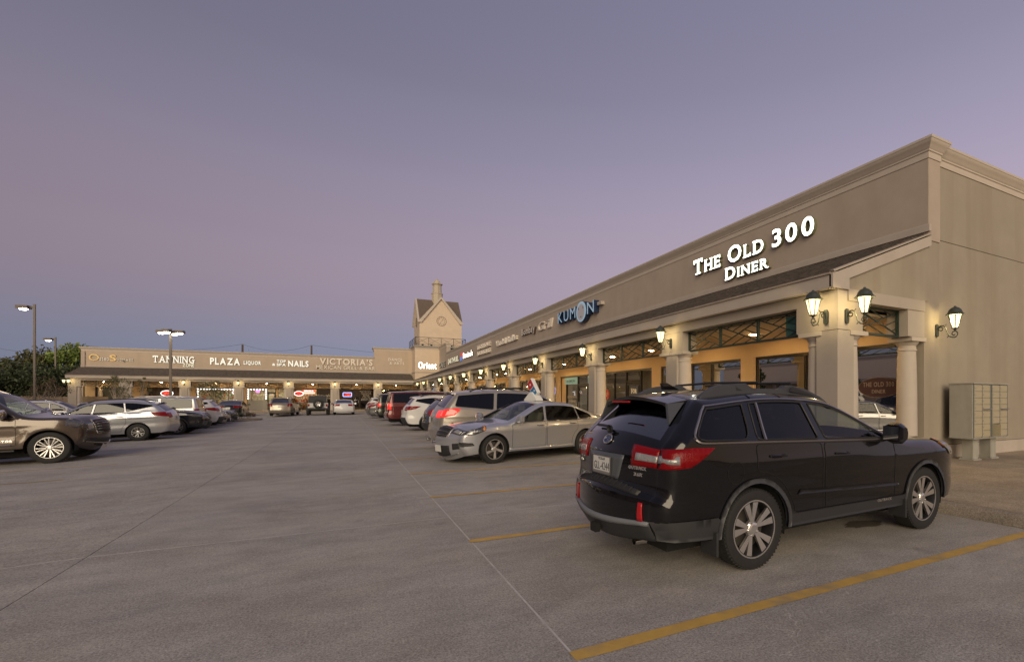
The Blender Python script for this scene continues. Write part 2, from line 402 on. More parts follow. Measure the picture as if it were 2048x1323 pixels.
# right-hand sidewalk and its kerb
walk = empty('sidewalk', kind='structure')
kp = [(6.99,-.09),(7.15,-.09),(7.15,.147),(7.10,.152),(7.06,.148),(7.025,.13),(7.005,.10),(6.995,.03)]
ys = [-9, -4.6, -.1, 2.34, 6.9] + [6.9+4.6*k for k in range(1, 13)]
for a, b_ in zip(ys[:-1], ys[1:]):
    MB().prism(kp, lambda p, u: (p[0], u, p[1]), a+.003, b_-.003).build('kerb_stone', CURB, walk, smooth=True)
xs = [7.156, 7.62, 11.9]
wy = [-9, -4.4, -.1, 4.27, 8.6] + [8.6+5.1*k for k in range(1, 12)]
for a, b_ in zip(wy[:-1], wy[1:]):
    for x0, x1 in zip(xs[:-1], xs[1:]):
        box('walk_slab', WALK, x0+.006, x1-.006, a+.006, b_-.006, -.05, .15, walk)
for x0, x1 in ((11.9, 17.), (17., 22.), (22., 28.), (28., 36.)):
    for a, b_ in ((-9, -4.4), (-4.4, -.1), (-.1, 4.27), (4.27, 6.5)):
        box('walk_slab', WALK, x0+.006, x1-.006, a+.006, b_-.006, -.05, .15, walk)
box('joint_bed', SEAL_D, 7.156, 36, -9, 6.4, -.06, .13, walk)
box('joint_bed', SEAL_D, 7.156, 11.9, 6.4, 64, -.06, .13, walk)
# back sidewalk
bw = empty('back_sidewalk', kind='structure')
for x0, x1 in zip([-30+4.6*k for k in range(8)], [-30+4.6*k for k in range(1, 9)]):
    x1 = min(x1, 6.95)
    box('walk_slab', WALK, x0+.006, x1-.006, 60.62, 65.4-.006, -.05, .15, bw)
    box('walk_slab', WALK, x0+.006, x1-.006, 65.4+.006, 71.2, -.05, .15, bw)
    MB().box(x0+.004, x1-.004, 60.42, 60.61, -.05, .15).build('kerb_stone', CURB, bw, bevel=.03)
for a, b_ in ((60.4, 65.4), (65.4, 71.2)):
    box('walk_slab', WALK, 6.97, 11.9, a+4.2, b_, -.05, .146, bw)
# planted island at the end of the left-hand row
isl = empty('planted_island', (-5.8, 45.6, -.13), label='kerbed planting island ending the left row of parked cars', cat='island')
def stadium(x0, x1, y0, y1, r, n=8):
    pts = []
    for cx, cy, a0 in ((x1-r, y1-r, 0), (x0+r, y1-r, 90), (x0+r, y0+r, 180), (x1-r, y0+r, 270)):
        for k in range(n+1):
            a = R(a0+90*k/n); pts.append((cx+r*math.cos(a), cy+r*math.sin(a)))
    return pts
o_ = stadium(-9.5, .35, -1.45, 1.45, 1.35); i_ = stadium(-9.32, .17, -1.27, 1.27, 1.18)
mb = MB(); n_ = len(o_)
mb.add([(x,y,0) for x,y in o_]+[(x,y,.15) for x,y in o_]+[(x,y,.15) for x,y in i_]+[(x,y,.02) for x,y in i_],
       [(k, (k+1)%n_, n_+(k+1)%n_, n_+k) for k in range(n_)]+[(n_+k, n_+(k+1)%n_, 2*n_+(k+1)%n_, 2*n_+k) for k in range(n_)]+[(2*n_+k, 2*n_+(k+1)%n_, 3*n_+(k+1)%n_, 3*n_+k) for k in range(n_)])
mb.build('kerb', CURB, isl)
SOIL = mat('mulch', (.075,.05,.032), .95, noise=.4, nscale=25, bump=.8, bscale=60)
MB().add([(x,y,.10) for x,y in i_], [tuple(range(n_))]).build('mulch_bed', SOIL, isl)
# ================================================================ buildings
TR = lambda u, d, z: (8.14+d, u, z)          # right wing: u runs away from the camera, d into the building
TB = lambda u, d, z: (u, 67.7+d, z)          # back wing: u runs to the right
SHING = None
def shingle_mat():
    m = bpy.data.materials.new('roof_shingles'); m.use_nodes = True
    t = m.node_tree; b = t.nodes['Principled BSDF']; b.inputs['Roughness'].default_value = .92
    g = t.nodes.new('ShaderNodeNewGeometry')
    n = t.nodes.new('ShaderNodeTexNoise'); n.inputs['Scale'].default_value = 7; n.inputs['Detail'].default_value = 5; t.links.new(g.outputs['Position'], n.inputs['Vector'])
    n2 = t.nodes.new('ShaderNodeTexNoise'); n2.inputs['Scale'].default_value = 120; t.links.new(g.outputs['Position'], n2.inputs['Vector'])
    r = t.nodes.new('ShaderNodeMapRange'); r.inputs[1].default_value = .3; r.inputs[2].default_value = .7; r.inputs[3].default_value = .6; r.inputs[4].default_value = 1.45
    a = t.nodes.new('ShaderNodeMath'); a.operation = 'ADD'; t.links.new(n.outputs['Fac'], a.inputs[0])
    a2 = t.nodes.new('ShaderNodeMath'); a2.operation = 'MULTIPLY_ADD'; a2.inputs[1].default_value = .5; a2.inputs[2].default_value = -.25; t.links.new(n2.outputs['Fac'], a2.inputs[0])
    t.links.new(a2.outputs[0], a.inputs[1]); t.links.new(a.outputs[0], r.inputs[0])
    v = t.nodes.new('ShaderNodeVectorMath'); v.operation = 'SCALE'; v.inputs[0].default_value = (.105,.085,.070); t.links.new(r.outputs[0], v.inputs['Scale'])
    t.links.new(v.outputs[0], b.inputs['Base Color'])
    bp = t.nodes.new('ShaderNodeBump'); bp.inputs['Strength'].default_value = .6; bp.inputs['Distance'].default_value = .01
    t.links.new(n2.outputs['Fac'], bp.inputs['Height']); t.links.new(bp.outputs[0], b.inputs['Normal'])
    return m
SHING = shingle_mat()

def molding(mb, path, prof, z0=0., close=True):
    """sweep a profile (out, z) along a plan polyline; outward is to the right of travel; mitred"""
    n = len(path); P = [Vector((p[0], p[1])) for p in path]; rings = []
    for i, p in enumerate(P):
        d0 = (P[i]-P[i-1]).normalized() if i > 0 else None
        d1 = (P[i+1]-P[i]).normalized() if i < n-1 else None
        nn = lambda d: Vector((d.y, -d.x))
        if d0 is None: m = nn(d1)
        elif d1 is None: m = nn(d0)
        else:
            a = nn(d0); b = nn(d1); m = (a+b).normalized(); m = m/max(.3, m.dot(a))
        rings.append([(p.x+m.x*o, p.y+m.y*o, z0+z) for o, z in prof])
    k = len(prof); vs = [v for r in rings for v in r]; fs = []
    for i in range(n-1):
        for j in range(k):
            j2 = (j+1) % k; fs.append((i*k+j, i*k+j2, (i+1)*k+j2, (i+1)*k+j))
    fs.append(tuple(range(k))); fs.append(tuple((n-1)*k+j for j in range(k-1,-1,-1)))
    mb.add(vs, fs); return mb
CORN = [(o*.55 if o > 0 else o, z*.78) for o, z in [(0.03,0),(0.03,.17),(.07,.19),(.07,.23),(.10,.25),(.13,.29),(.20,.36),(.25,.40),(.27,.45),(.29,.46),(.29,.53),(-.25,.53),(-.25,0)]]
TRIMP = [(.045,0),(.045,.15),(.02,.17),(-.2,.17),(-.2,0)]

def roof_courses(T, u0, u1, zlo, zhi, dlo=-.03, dhi=3.2, exposure=.15, thick=.022, rnd=random.Random(3)):
    L = math.hypot(dhi-dlo, zhi-zlo); n = int(L/exposure); mb = MB(T)
    for k in range(n):
        a = k/n; b = (k+1.25)/n
        da = dlo+(dhi-dlo)*a; za = zlo+(zhi-zlo)*a; db = dlo+(dhi-dlo)*min(b,1); zb = zlo+(zhi-zlo)*min(b,1)
        # break each course into tabs of uneven length and lift, so the butt edges are ragged
        u = u0; 
        while u < u1-.01:
            w_ = rnd.uniform(.5, 1.3) if u-u0 < 24 else 3.0
            e = min(u+w_, u1); t = thick*rnd.uniform(.75,1.5); j = rnd.uniform(-.012,.012)
            mb.add([(u,da+j,za),(e-.004,da+j,za),(e-.004,db,zb),(u,db,zb),(u,da+j,za+t),(e-.004,da+j,za+t),(e-.004,db,zb+.004),(u,db,zb+.004)],
                   [(0,3,2,1),(4,5,6,7),(0,1,5,4),(1,2,6,5),(2,3,7,6),(3,0,4,7)])
            u = e
    return mb

# shared column / capital / pier meshes (origin on the walk, z up)
zc0, zc1 = .15, 2.84
colm = MB().lathe([(0,0),(.25,0),(.25,.07),(.235,.10),(.245,.13),(.215,.17),(.205,.20),(.203,.9),(.195,1.8),(.178,2.36),(.178,2.40),(.195,2.41),(.195,2.44),(.180,2.45),(.180,2.52),(.20,2.54),(.235,2.59),(.24,2.61),(0,2.61)], (0,0,0), 24).mesh('column', COLM, smooth=True)
abam = MB().box(-.27,.27,-.27,.27,2.605,2.69).mesh('capital', COLM)
def support(T, wing, u, ends=(-1, 1), hw=.5, dcen=.445):
    """square pier flanked by engaged columns under a stucco block"""
    p = MB(T); p.box(u-.255, u+.255, .2, .69, zc0, zc1-.004); p.build('pier', PIER, wing, bevel=.012)
    b = MB(T); b.box(u-hw, u+hw, .206, .684, zc1+.006, 3.372); b.build('pier_block', PIER, wing)
    for s in ends:
        x, y, z = T(u+s*.30, dcen, zc0)
        inst('column', colm, wing, (x,y,z)); inst('capital', abam, wing, (x,y,z))

def trellis(T, wing, u0, u1, d=.445, z0=2.82, z1=3.372, n=3):
    mb = MB(T); t = .045
    mb.box(u0, u1, d-.03, d+.03, z0, z0+t).box(u0, u1, d-.03, d+.03, z1-t*.6, z1)
    mb.box(u0, u0+t, d-.03, d+.03, z0+t, z1-t*.6).box(u1-t, u1, d-.03, d+.03, z0+t, z1-t*.6)
    wd = (u1-u0)/n
    for k in range(n):
        a = u0+k*wd; b = a+wd; zl = z0+t; zh = z1-t*.6; h = zh-zl
        if k: mb.box(a-t*.6, a+t*.6, d-.03, d+.03, zl, zh)
        def seg(p, q, off, w=.017): mb.bar((p[0], d+off, p[1]), (q[0], d+off, q[1]), w, w)
        seg((a, zl), (b, zh), .006, .024); seg((a, zh), (b, zl), -.012, .024)
        cx, cz = (a+b)/2, (zl+zh)/2
        UV = lambda u, v: (a+wd*u, zl+h*v)
        for q in (.33, .66):                       # parallels filling the four triangles
            seg(UV(0, q), UV((1-q)/2, (1+q)/2), .001); seg(UV(1, q), UV(1-q/2, q/2), .001)
            seg(UV(q, 1), UV((1+q)/2, (1+q)/2), -.004); seg(UV(q, 0), UV(q/2, q/2), -.004)
    return mb.build('transom_grille', GREENM, wing)

RSET = []
def storefront(T, wing, a, b, parts, gm, d=3.24, z0=.15, z1=2.80, fm=BRONZE, sill=.10):
    """glazed bay: parts = [(fraction, 'w'|'d')...]"""
    f = MB(T); t = .05; f.box(a, b, d-.05, d+.05, z1-.09, z1); f.box(a, b, d-.05, d+.05, z0, z0+sill)
    tot = sum(p[0] for p in parts); u = a
    f.box(a, a+t, d-.05, d+.05, z0+sill, z1-.09)
    for fr, k in parts:
        e = u+(b-a)*fr/tot
        f.box(e-t, e if e > b-.01 else e+t*.2, d-.05, d+.05, z0+sill, z1-.09)
        if k == 'd':
            dm = MB(T); zt = 2.25; f.box(u+t, e-t, d-.05, d+.05, zt, zt+.07)
            dm.box(u+t+.01, u+t+.12, d-.025, d+.025, z0+.01, zt-.01).box(e-t-.12, e-t-.01, d-.025, d+.025, z0+.01, zt-.01)
            dm.box(u+t+.12, e-t-.12, d-.025, d+.025, z0+.01, z0+.27).box(u+t+.12, e-t-.12, d-.025, d+.025, zt-.14, zt-.01)
            do = dm.build('door', fm, wing)
            MB(T).box(u+t+.12, e-t-.12, d-.006, d+.006, z0+.27, zt-.14).build('pane', gm, do)
            MB(T).bar((e-t-.17, d-.07, .95), (e-t-.17, d-.07, 1.35), .025).build('handle', mat('door_pull_steel', (.5,.5,.5), .3, 1.), do)
            MB(T).box(u+t, e-t, d-.006, d+.006, zt+.07, z1-.09).build('pane', gm, wing)
        elif k == 'w':
            MB(T).box(u+t*.5, e-t*.5, d-.006, d+.006, z0+sill, z1-.09).build('pane', gm, wing)
        elif k == 's':
            MB(T).box(u+t*.5, e-t*.5, d-.02, d+.02, z0+sill, z1-.09).build('solid_panel', STUCCO_WARM, wing)
        u = e
    f.build('window_frame', fm, wing)
def room(T, wing, a, b, wall, em, depth=4.0, d0=3.3, z1=3.0, floor=(.22,.19,.16)):
    """the shop's own room behind the glass, with its own ceiling light"""
    mb = MB(T); d1 = d0+depth
    mb.box(a, b, d1, d1+.1, .1, z1).box(a-.03, a+.03, d0, d1, .1, z1).box(b-.03, b+.03, d0, d1, .1, z1).box(a, b, d0, d1, z1, z1+.05)
    mb.build('shop_room', mat('room_wall_%02d%02d%02d' % tuple(int(c*99) for c in wall), wall, .9, noise=.08, nscale=2), wing)
    MB(T).box(a+.03, b-.03, d0, d1, .12, .15).build('shop_floor', mat('shop_floor', floor, .5, noise=.1), wing)
    if em: 
        c = (a+b)/2; w_ = (b-a)*.32
        MB(T).box(c-w_, c+w_, d0+1.2, d0+2.4, z1-.05, z1-.012).build('ceiling_light', emis('room_light_%g' % em, (1.,.82,.60), em), wing)
def shelves(T, wing, a, b, d, n, seed, cols, z1=1.9):
    rnd = random.Random(seed)
    mb = MB(T)
    for k in range(n):
        z = .35+k*(z1-.35)/max(1, n-1); mb.box(a, b, d, d+.35, z-.02, z)
    mb.build('display_shelf', mat('shelf_wood', (.30,.22,.15), .7), wing)
    gs = [MB(T) for _ in cols]
    for k in range(n):
        z = .35+k*(z1-.35)/max(1, n-1); u = a+.05
        while u < b-.12:
            w_ = rnd.uniform(.06,.2); h = rnd.uniform(.1,.28)
            gs[rnd.randrange(len(cols))].box(u, u+w_*.9, d+.05, d+.25, z, z+h); u += w_
    for g, c in zip(gs, cols):
        if g.v: g.build('goods', mat('goods_%d_%d_%d' % tuple(int(99*x) for x in c), c, .5), wing, kind='stuff')

# ---------------------------------------------------------------- right-hand wing
PITCH = 5.115; Y0 = 6.39
rw = empty('right_shop_wing', (8.14, 6.15, 0), label='long taupe stucco shopping arcade running away along the right', cat='shop building')
rw_inv = Matrix.Translation((8.14, 6.15, 0)).inverted()
WORLD_CHILDREN = []
class Wing:
    pass
rw.location = (0,0,0)
U1 = 67.7
f = MB(TR).box(6.15, U1, 0, .19, 3.61, 3.86); f.build('fascia', TRIM, rw)
MB(TR).box(6.15, U1, -.035, .19, 3.865, 3.90).build('drip_edge', mat('drip_edge', (.36,.30,.25), .6, noise=.2, nscale=4), rw)
MB(TR).box(6.20, U1, .2, .69, 3.376, 3.606).build('beam', PIER, rw)
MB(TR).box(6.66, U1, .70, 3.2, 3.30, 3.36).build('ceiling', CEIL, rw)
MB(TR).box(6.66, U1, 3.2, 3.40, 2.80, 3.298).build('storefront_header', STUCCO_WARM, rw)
MB(TR).box(6.15, 62.62, 3.22, 3.68, 5.0, 6.80).build('sign_wall', STUCCO, rw)
MB(TR).box(62.62, U1, 3.22, 3.7, 5.0, 8.0).build('raised_parapet', STUCCO, rw)
MB().box(11.23, 11.82, 6.17, 6.62, .15, 5.0).build('wall_pilaster', STUCCO_END, rw)
c_ = MB(); molding(c_, [(11.36, 62.4), (11.36, 6.15), (11.82, 6.15), (11.82, 6.26)], CORN, 6.80); c_.build('cornice', TRIM2, rw, smooth=True)
c_ = MB(); molding(c_, [(11.36, U1), (11.36, 62.62), (11.9, 62.62)], CORN, 7.97); c_.build('cornice', TRIM2, rw, smooth=True)
c_ = MB(); molding(c_, [(11.36, U1), (11.36, 6.15), (11.40, 6.15)], TRIMP, 5.18); c_.build('wall_trim', TRIM, rw)
roof = roof_courses(TR, 6.17, U1, 3.905, 5.14).build('canopy_roof', SHING, rw, kind='stuff')
MB(TR).add([(6.18,.02,3.86),(U1,.02,3.86),(U1,3.22,5.09),(6.18,3.22,5.09),(6.18,.02,3.62),(U1,.02,3.62),(U1,3.22,3.40),(6.18,3.22,3.40)],
   [(0,1,2,3),(4,7,6,5),(0,4,5,1),(1,5,6,2),(2,6,7,3),(3,7,4,0)]).build('roof_deck', DARK, rw)
# gable end of the canopy: rake board, stucco infill, beam
g1 = MB(); g1.prism([(8.14,3.612),(8.62,3.612),(8.62,3.83),(11.40,4.87),(11.40,5.09),(8.30,3.93),(8.14,3.895)], lambda p,u: (p[0], u, p[1]), 6.105, 6.185); g1.build('rake_board', TRIM, rw)
MB().prism([(8.14,3.898),(11.42,5.128),(11.42,5.16),(8.10,3.925)], lambda p,u: (p[0], u, p[1]), 6.07, 6.17).build('rake_flashing', mat('rake_flashing', (.42,.36,.30), .6), rw)
MB().prism([(8.62,3.645),(11.36,3.645),(11.36,4.86),(8.62,3.835)], lambda p,u: (p[0], u, p[1]), 6.155, 6.30).build('gable_panel', STUCCO_END, rw)
MB().box(8.64, 11.22, 6.14, 6.62, 3.412, 3.642).build('end_beam', PIER, rw)
# corner pier, its block and flanking columns
MB().box(8.34, 8.82, 6.15, 6.64, .15, 2.836).build('pier', PIER, rw, bevel=.012)
MB().box(8.345, 8.63, 6.155, 7.12, 2.846, 3.606).build('pier_block', PIER, rw)
MB().box(8.632, 9.10, 6.158, 6.61, 2.846, 3.408).build('pier_block', PIER, rw)
for x, y in ((8.585, 6.78), (8.96, 6.395), (11.02, 6.42)):
    inst('column', colm, rw, (x,y,.15)); inst('capital', abam, rw, (x,y,.15))
MB().box(10.62, 11.226, 6.16, 6.62, 2.846, 3.408).build('pier_block', PIER, rw)
TE = lambda u, d, z: (u, 5.93+d, z)
trellis(TE, rw, 9.105, 10.615, z0=2.83, z1=3.408, n=1)
NP = 12
PY_ = [Y0+PITCH*i for i in range(NP+1)]
for i in range(1, NP): support(TR, rw, PY_[i])
for i in range(0, NP):
    a = 7.125 if i == 0 else PY_[i]+.505
    b = PY_[i+1]-.505 if i < NP-1 else PY_[i+1]-.3
    trellis(TR, rw, a, b)
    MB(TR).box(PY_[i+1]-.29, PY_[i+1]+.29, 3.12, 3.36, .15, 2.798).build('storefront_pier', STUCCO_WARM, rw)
# glazing, bay by bay
DG = DINERGLASS
storefront(TR, rw, 6.66, 11.21, [(1.25,'w'),(.12,'w'),(1.1,'d'),(.18,'w'),(1.75,'w')], DG, d=3.24)
storefront(TR, rw, 11.8, 16.33, [(1.5,'w'),(1.05,'w'),(1.0,'w'),(.95,'w')], DG)
storefront(TR, rw, 16.92, 21.44, [(.9,'w'),(1.1,'d'),(1.0,'w'),(1.1,'w')], SHOPGLASS)
storefront(TR, rw, 22.03, 26.56, [(.8,'w'),(1.1,'d'),(1.3,'w'),(.6,'s')], SHOPGLASS)
for i in range(4, NP):
    storefront(TR, rw, PY_[i]+.30, PY_[i+1]-.30, [(1.2,'w'),(1.0,'d'),(1.3,'w')] if i % 2 else [(1.3,'w'),(.9,'w'),(1.0,'d')], SHOPGLASS)
room(TR, rw, 6.7, 16.4, (.10,.08,.06), None, 5)
for i, (wl, em) in enumerate([((.42,.36,.28), 1.0), ((.5,.48,.44), 1.6), ((.55,.40,.25), 2.2), ((.5,.42,.30), 2.0), ((.4,.3,.2), 1.2), ((.5,.4,.3), 2.0), ((.5,.4,.3), 1.2), ((.4,.3,.2), 1.5), ((.5,.4,.3), 1.5), ((.5,.4,.3), 1.5)]):
    room(TR, rw, PY_[i+2]+.02, PY_[i+3]-.02, wl, em)
shelves(TR, rw, 22.3, 25.5, 6.4, 5, 1, [(.5,.06,.05),(.6,.6,.58),(.1,.2,.4),(.65,.5,.1)])
shelves(TR, rw, 27.6, 30.8, 6.4, 5, 2, [(.5,.06,.05),(.6,.6,.58),(.1,.35,.2)])
# recessed downlights
dl = MB().lathe([(0,-.030),(.06,-.024),(.085,0),(.085,.02)], (0,0,0), 14).mesh('downlight_lens', emis('downlight', (1.0,.66,.28), 270.), smooth=False)
dr = MB().lathe([(.085,.004),(.125,-.006),(.125,.02)], (0,0,0), 14).mesh('downlight_ring', mat('white_ring', (.7,.68,.6), .5))
for i in range(0, NP):
    for q in (.30, .72):
        if i > 8 and q > .5: continue
        x, y, z = TR(PY_[i]+PITCH*q, 1.95, 3.292)
        inst('downlight', dl, rw, (x,y,z)); inst('downlight_ring', dr, rw, (x,y,z))
# end wall: stucco panels with open joints, base band, cornice
ew = [11.825, 14.35, 20.5, 26., 31.]
for a, b in zip(ew[:-1], ew[1:]):
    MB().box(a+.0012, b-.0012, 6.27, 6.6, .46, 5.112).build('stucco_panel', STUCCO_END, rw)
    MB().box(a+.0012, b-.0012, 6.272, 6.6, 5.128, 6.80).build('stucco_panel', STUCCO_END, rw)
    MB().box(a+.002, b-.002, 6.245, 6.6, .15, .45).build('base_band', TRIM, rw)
box('wall_core', mat('joint_core', (.16,.125,.09), .95), 11.83, 31, 6.30, 6.7, .1, 6.9, rw)  # darker core colour shows in the open panel joints
c_ = MB(); molding(c_, [(11.83, 6.27), (31, 6.27)], CORN, 6.80); c_.build('cornice', TRIM2, rw, smooth=True)
box('flat_roof', mat('roof_membrane', (.3,.29,.27), .9), 11.85, 31, 6.7, 67.5, 6.3, 6.45, rw)
box('rear_wall', STUCCO_END, 30.6, 31, 6.7, 67.5, 0, 6.5, rw)

# ---------------------------------------------------------------- back wing
bwg = empty('back_shop_wing', label='low stucco shop building with shingled canopy across the far end', cat='shop building')
UL, UR = -24.2, 8.14
MB(TB).box(UL, UR, 0, .19, 3.58, 3.86).build('fascia', TRIM, bwg)
MB(TB).box(UL-.03, UR, -.035, .19, 3.865, 3.90).build('drip_edge', MATS['drip_edge'], bwg)
MB(TB).box(UL+.15, UR, .2, .69, 3.376, 3.576).build('beam', PIER, bwg)
MB(TB).box(UL+.15, UR, .70, 3.3, 3.30, 3.36).build('ceiling', CEIL, bwg)
MB(TB).box(UL+.2, UR+3, 3.32, 3.5, 2.80, 3.298).build('storefront_header', STUCCO_WARM, bwg)
MB(TB).box(UL, 3.65, 3.4, 3.8, 4.7, 6.58).build('sign_wall', STUCCO_B, bwg)
MB(TB).box(3.65, 8.32, 3.4, 3.8, 4.7, 7.88).build('raised_parapet', STUCCO_B, bwg)
bc = CORN
c_ = MB(); molding(c_, [(UL, 78), (UL, 71.1), (3.65, 71.1)], bc, 6.57); c_.build('cornice', TRIM2, bwg, smooth=True)
c_ = MB(); molding(c_, [(3.65, 73), (3.65, 71.1), (8.32, 71.1)], bc, 7.87); c_.build('cornice', TRIM2, bwg, smooth=True)
c_ = MB(); molding(c_, [(UL, 78), (UL, 71.1), (8.32, 71.1)], TRIMP, 4.88); c_.build('wall_trim', TRIM, bwg)
roof_courses(TB, UL, UR, 3.905, 4.86, dhi=3.4, exposure=.17).build('canopy_roof', SHING, bwg, kind='stuff')
MB(TB).add([(UL+.02,.02,3.86),(UR,.02,3.86),(UR,3.4,4.80),(UL+.02,3.4,4.80),(UL+.02,.02,3.62),(UR,.02,3.62),(UR,3.4,3.40),(UL+.02,3.4,3.40)],
   [(0,1,2,3),(4,7,6,5),(0,4,5,1),(1,5,6,2),(2,6,7,3),(3,7,4,0)]).build('roof_deck', STUCCO, bwg)
MB(TB).box(UL, UL+.3, 3.3, 12, 0, 6.5).build('side_wall', STUCCO, bwg)
MB(TB).box(UL, 12, 11.6, 12, 0, 6.5).build('rear_wall', STUCCO, bwg)
MB(TB).box(UL, 9, 3.8, 12, 6.2, 6.35).build('flat_roof', MATS['roof_membrane'], bwg)
BP = [-19.8, -15.05, -10.3, -5.55, -.8, 3.95]
for u in BP: support(TB, bwg, u, hw=.52)
# end support: corner pier and a free column
MB(TB).box(UL+.12, UL+.75, .2, .69, .15, 2.836).build('pier', PIER, bwg)
MB(TB).box(UL+.12, UL+1.05, .206, .684, 2.846, 3.372).build('pier_block', PIER, bwg)
for u, dd in ((UL+.85, .445), (UL+.45, 1.0), (UL+1.6, 3.0)):
    x, y, z = TB(u, dd, .15); inst('column', colm, bwg, (x,y,z)); inst('capital', abam, bwg, (x,y,z))
ends = [UL+.7] + BP + [8.0]
for a, b in zip(ends[:-1], ends[1:]): trellis(TB, bwg, a+.53, b-(.53 if b < 7 else .1))
for u in BP: MB(TB).box(u-.35, u+.35, 3.26, 3.5, .15, 2.798).build('storefront_pier', STUCCO_WARM, bwg)
MB(TB).box(UL+.2, UL+1.1, 3.30, 3.5, .15, 2.798).build('storefront_pier', STUCCO_WARM, bwg)
GREY = mat('grey_metal_panel', (.30,.31,.31), .6)
SB = dict(d=3.36)
storefront(TB, bwg, UL+1.1, -20.15, [(1.6,'w'),(1.5,'w')], SHOPGLASS, **SB)
storefront(TB, bwg, -19.45, -15.4, [(.55,'s'),(.9,'d'),(1.2,'w'),(1.2,'w')], SHOPGLASS, **SB)
storefront(TB, bwg, -14.7, -10.65, [(1.5,'w'),(1.3,'w'),(1.0,'w')], SHOPGLASS, **SB)
storefront(TB, bwg, -9.95, -5.9, [(1.9,'w'),(.9,'d'),(.3,'s'),(.9,'w')], SHOPGLASS, **SB)
storefront(TB, bwg, -5.2, -1.15, [(2.0,'w'),(.3,'s'),(1.6,'w')], SHOPGLASS, **SB)
storefront(TB, bwg, -.45, 3.6, [(1.5,'w'),(.9,'d'),(1.5,'w')], SHOPGLASS, **SB)
storefront(TB, bwg, 4.3, 8.2, [(1,'w'),(1,'w'),(1,'w')], SHOPGLASS, **SB)
WH = (.72,.64,.5)
room(TB, bwg, -23.1, -19.85, (.22,.22,.19), 1.2, d0=3.45); room(TB, bwg, -19.7, -15.1, (.35,.24,.18), 2.2, d0=3.45)
room(TB, bwg, -15.0, -10.35, WH, 6., d0=3.45); room(TB, bwg, -10.2, -5.6, WH, 7., d0=3.45)
room(TB, bwg, -5.5, -3.1, (.70,.50,.32), 7., d0=3.45); room(TB, bwg, -3.0, 3.9, (.03,.012,.012), None, d0=3.45, depth=1.5)
room(TB, bwg, 4.05, 8.3, (.06,.035,.03), .8, d0=3.45)
shelves(TB, bwg, -14.7, -10.7, 5.8, 5, 4, [(.6,.2,.08),(.6,.6,.58),(.1,.35,.2),(.6,.45,.1)])
shelves(TB, bwg, -9.9, -6.0, 6.2, 4, 5, [(.6,.5,.4),(.6,.6,.58),(.3,.45,.2)])
shelves(TB, bwg, -5.3, -3.3, 6.0, 5, 6, [(.6,.06,.04),(.7,.65,.55),(.5,.35,.1)])
MB(TB).box(-9.9, -8.0, 3.18, 3.29, .16, 1.32).build('low_panel', GREY, bwg)
for q in (-22, -17.4, -12.7, -7.9, -3.2, 1.6, 6.2):
    x, y, z = TB(q, 1.95, 3.292); inst('downlight', dl, bwg, (x,y,z)); inst('downlight_ring', dr, bwg, (x,y,z))

# ---------------------------------------------------------------- clock tower on the inside corner
tw = empty('clock_tower', label='stucco clock tower with steep gables and octagonal cupola over the inside corner', cat='clock tower')
BX0, BX1, BY0, BY1 = 8.32, 14.9, 67.7, 75.
TSTUC = mat('stucco_tower', (.66,.53,.40), .9, noise=.06, nscale=1.2, bump=.2, bscale=120)  # floodlighting is put into this paler stucco; the fixtures themselves stay unlit
box('tower_base', TSTUC, BX0, BX1, BY0, BY1, 3.2, 8.0, tw)
c_ = MB(); molding(c_, [(BX0, BY1), (BX0, BY0), (11.30, BY0)], CORN, 7.98); c_.build('cornice', TRIM2, tw, smooth=True)
c_ = MB(); molding(c_, [(BX0, 71.0), (BX0, BY0), (11.3, BY0)], TRIMP, 4.9); c_.build('wall_trim', TRIM, tw)
box('base_roof', MATS['roof_membrane'], BX0-.2, BX1, BY0-.2, BY1, 8.30, 8.46, tw)
tx0, tx1, ty0, ty1 = 8.99, 14.44, 68.6, 74.05; te, ta = 11.95, 15.2; cx, cy = (tx0+tx1)/2, (ty0+ty1)/2
MB().prism([(tx0,8.45),(tx1,8.45),(tx1,te),(cx,ta-.35),(tx0,te)], lambda p,u: (p[0], u, p[1]), ty0, ty1).build('tower_shaft', TSTUC, tw)
MB().prism([(ty0+.02,te-.02),(ty1-.02,te-.02),(cy,ta-.37)], lambda p,u: (u, p[0], p[1]), tx0-.004, tx1+.004).build('side_gable', TSTUC, tw)
ROOFT = mat('tower_tiles', (.15,.115,.09), .85, noise=.25, nscale=6, bump=.3, bscale=60)
def slopes(axis):
    mb = MB()
    a0, a1, lo, hi = (ty0-.12, ty1+.12, tx0, tx1) if axis == 'y' else (tx0-.12, tx1+.12, ty0, ty1)
    mid = (lo+hi)/2; ov = -.03; slope = (ta-te)/(mid-lo); n = 16
    for s in (-1, 1):
        for k in range(n):
            f0, f1 = k/n, min(1, (k+1.2)/n)
            e = mid+s*(mid-lo+ov); 
            p0 = e+(mid-e)*f0; q0 = te-ov*slope+(ta-te+ov*slope)*f0; p1 = e+(mid-e)*f1; q1 = te-ov*slope+(ta-te+ov*slope)*f1
            t = .045
            V = lambda a, p, q: (p, a, q) if axis == 'y' else (a, p, q)
            mb.add([V(a0,p0,q0),V(a1,p0,q0),V(a1,p1,q1),V(a0,p1,q1),V(a0,p0,q0+t),V(a1,p0,q0+t),V(a1,p1,q1+.01),V(a0,p1,q1+.01)],
               [(0,3,2,1),(4,5,6,7),(0,1,5,4),(1,2,6,5),(2,3,7,6),(3,0,4,7)])
    return mb
slopes('x').build('roof', ROOFT, tw, kind='stuff'); 
slopes('y').build('roof', ROOFT, tw, kind='stuff')
sl = (ta-te)/(cx-tx0); bt = .30
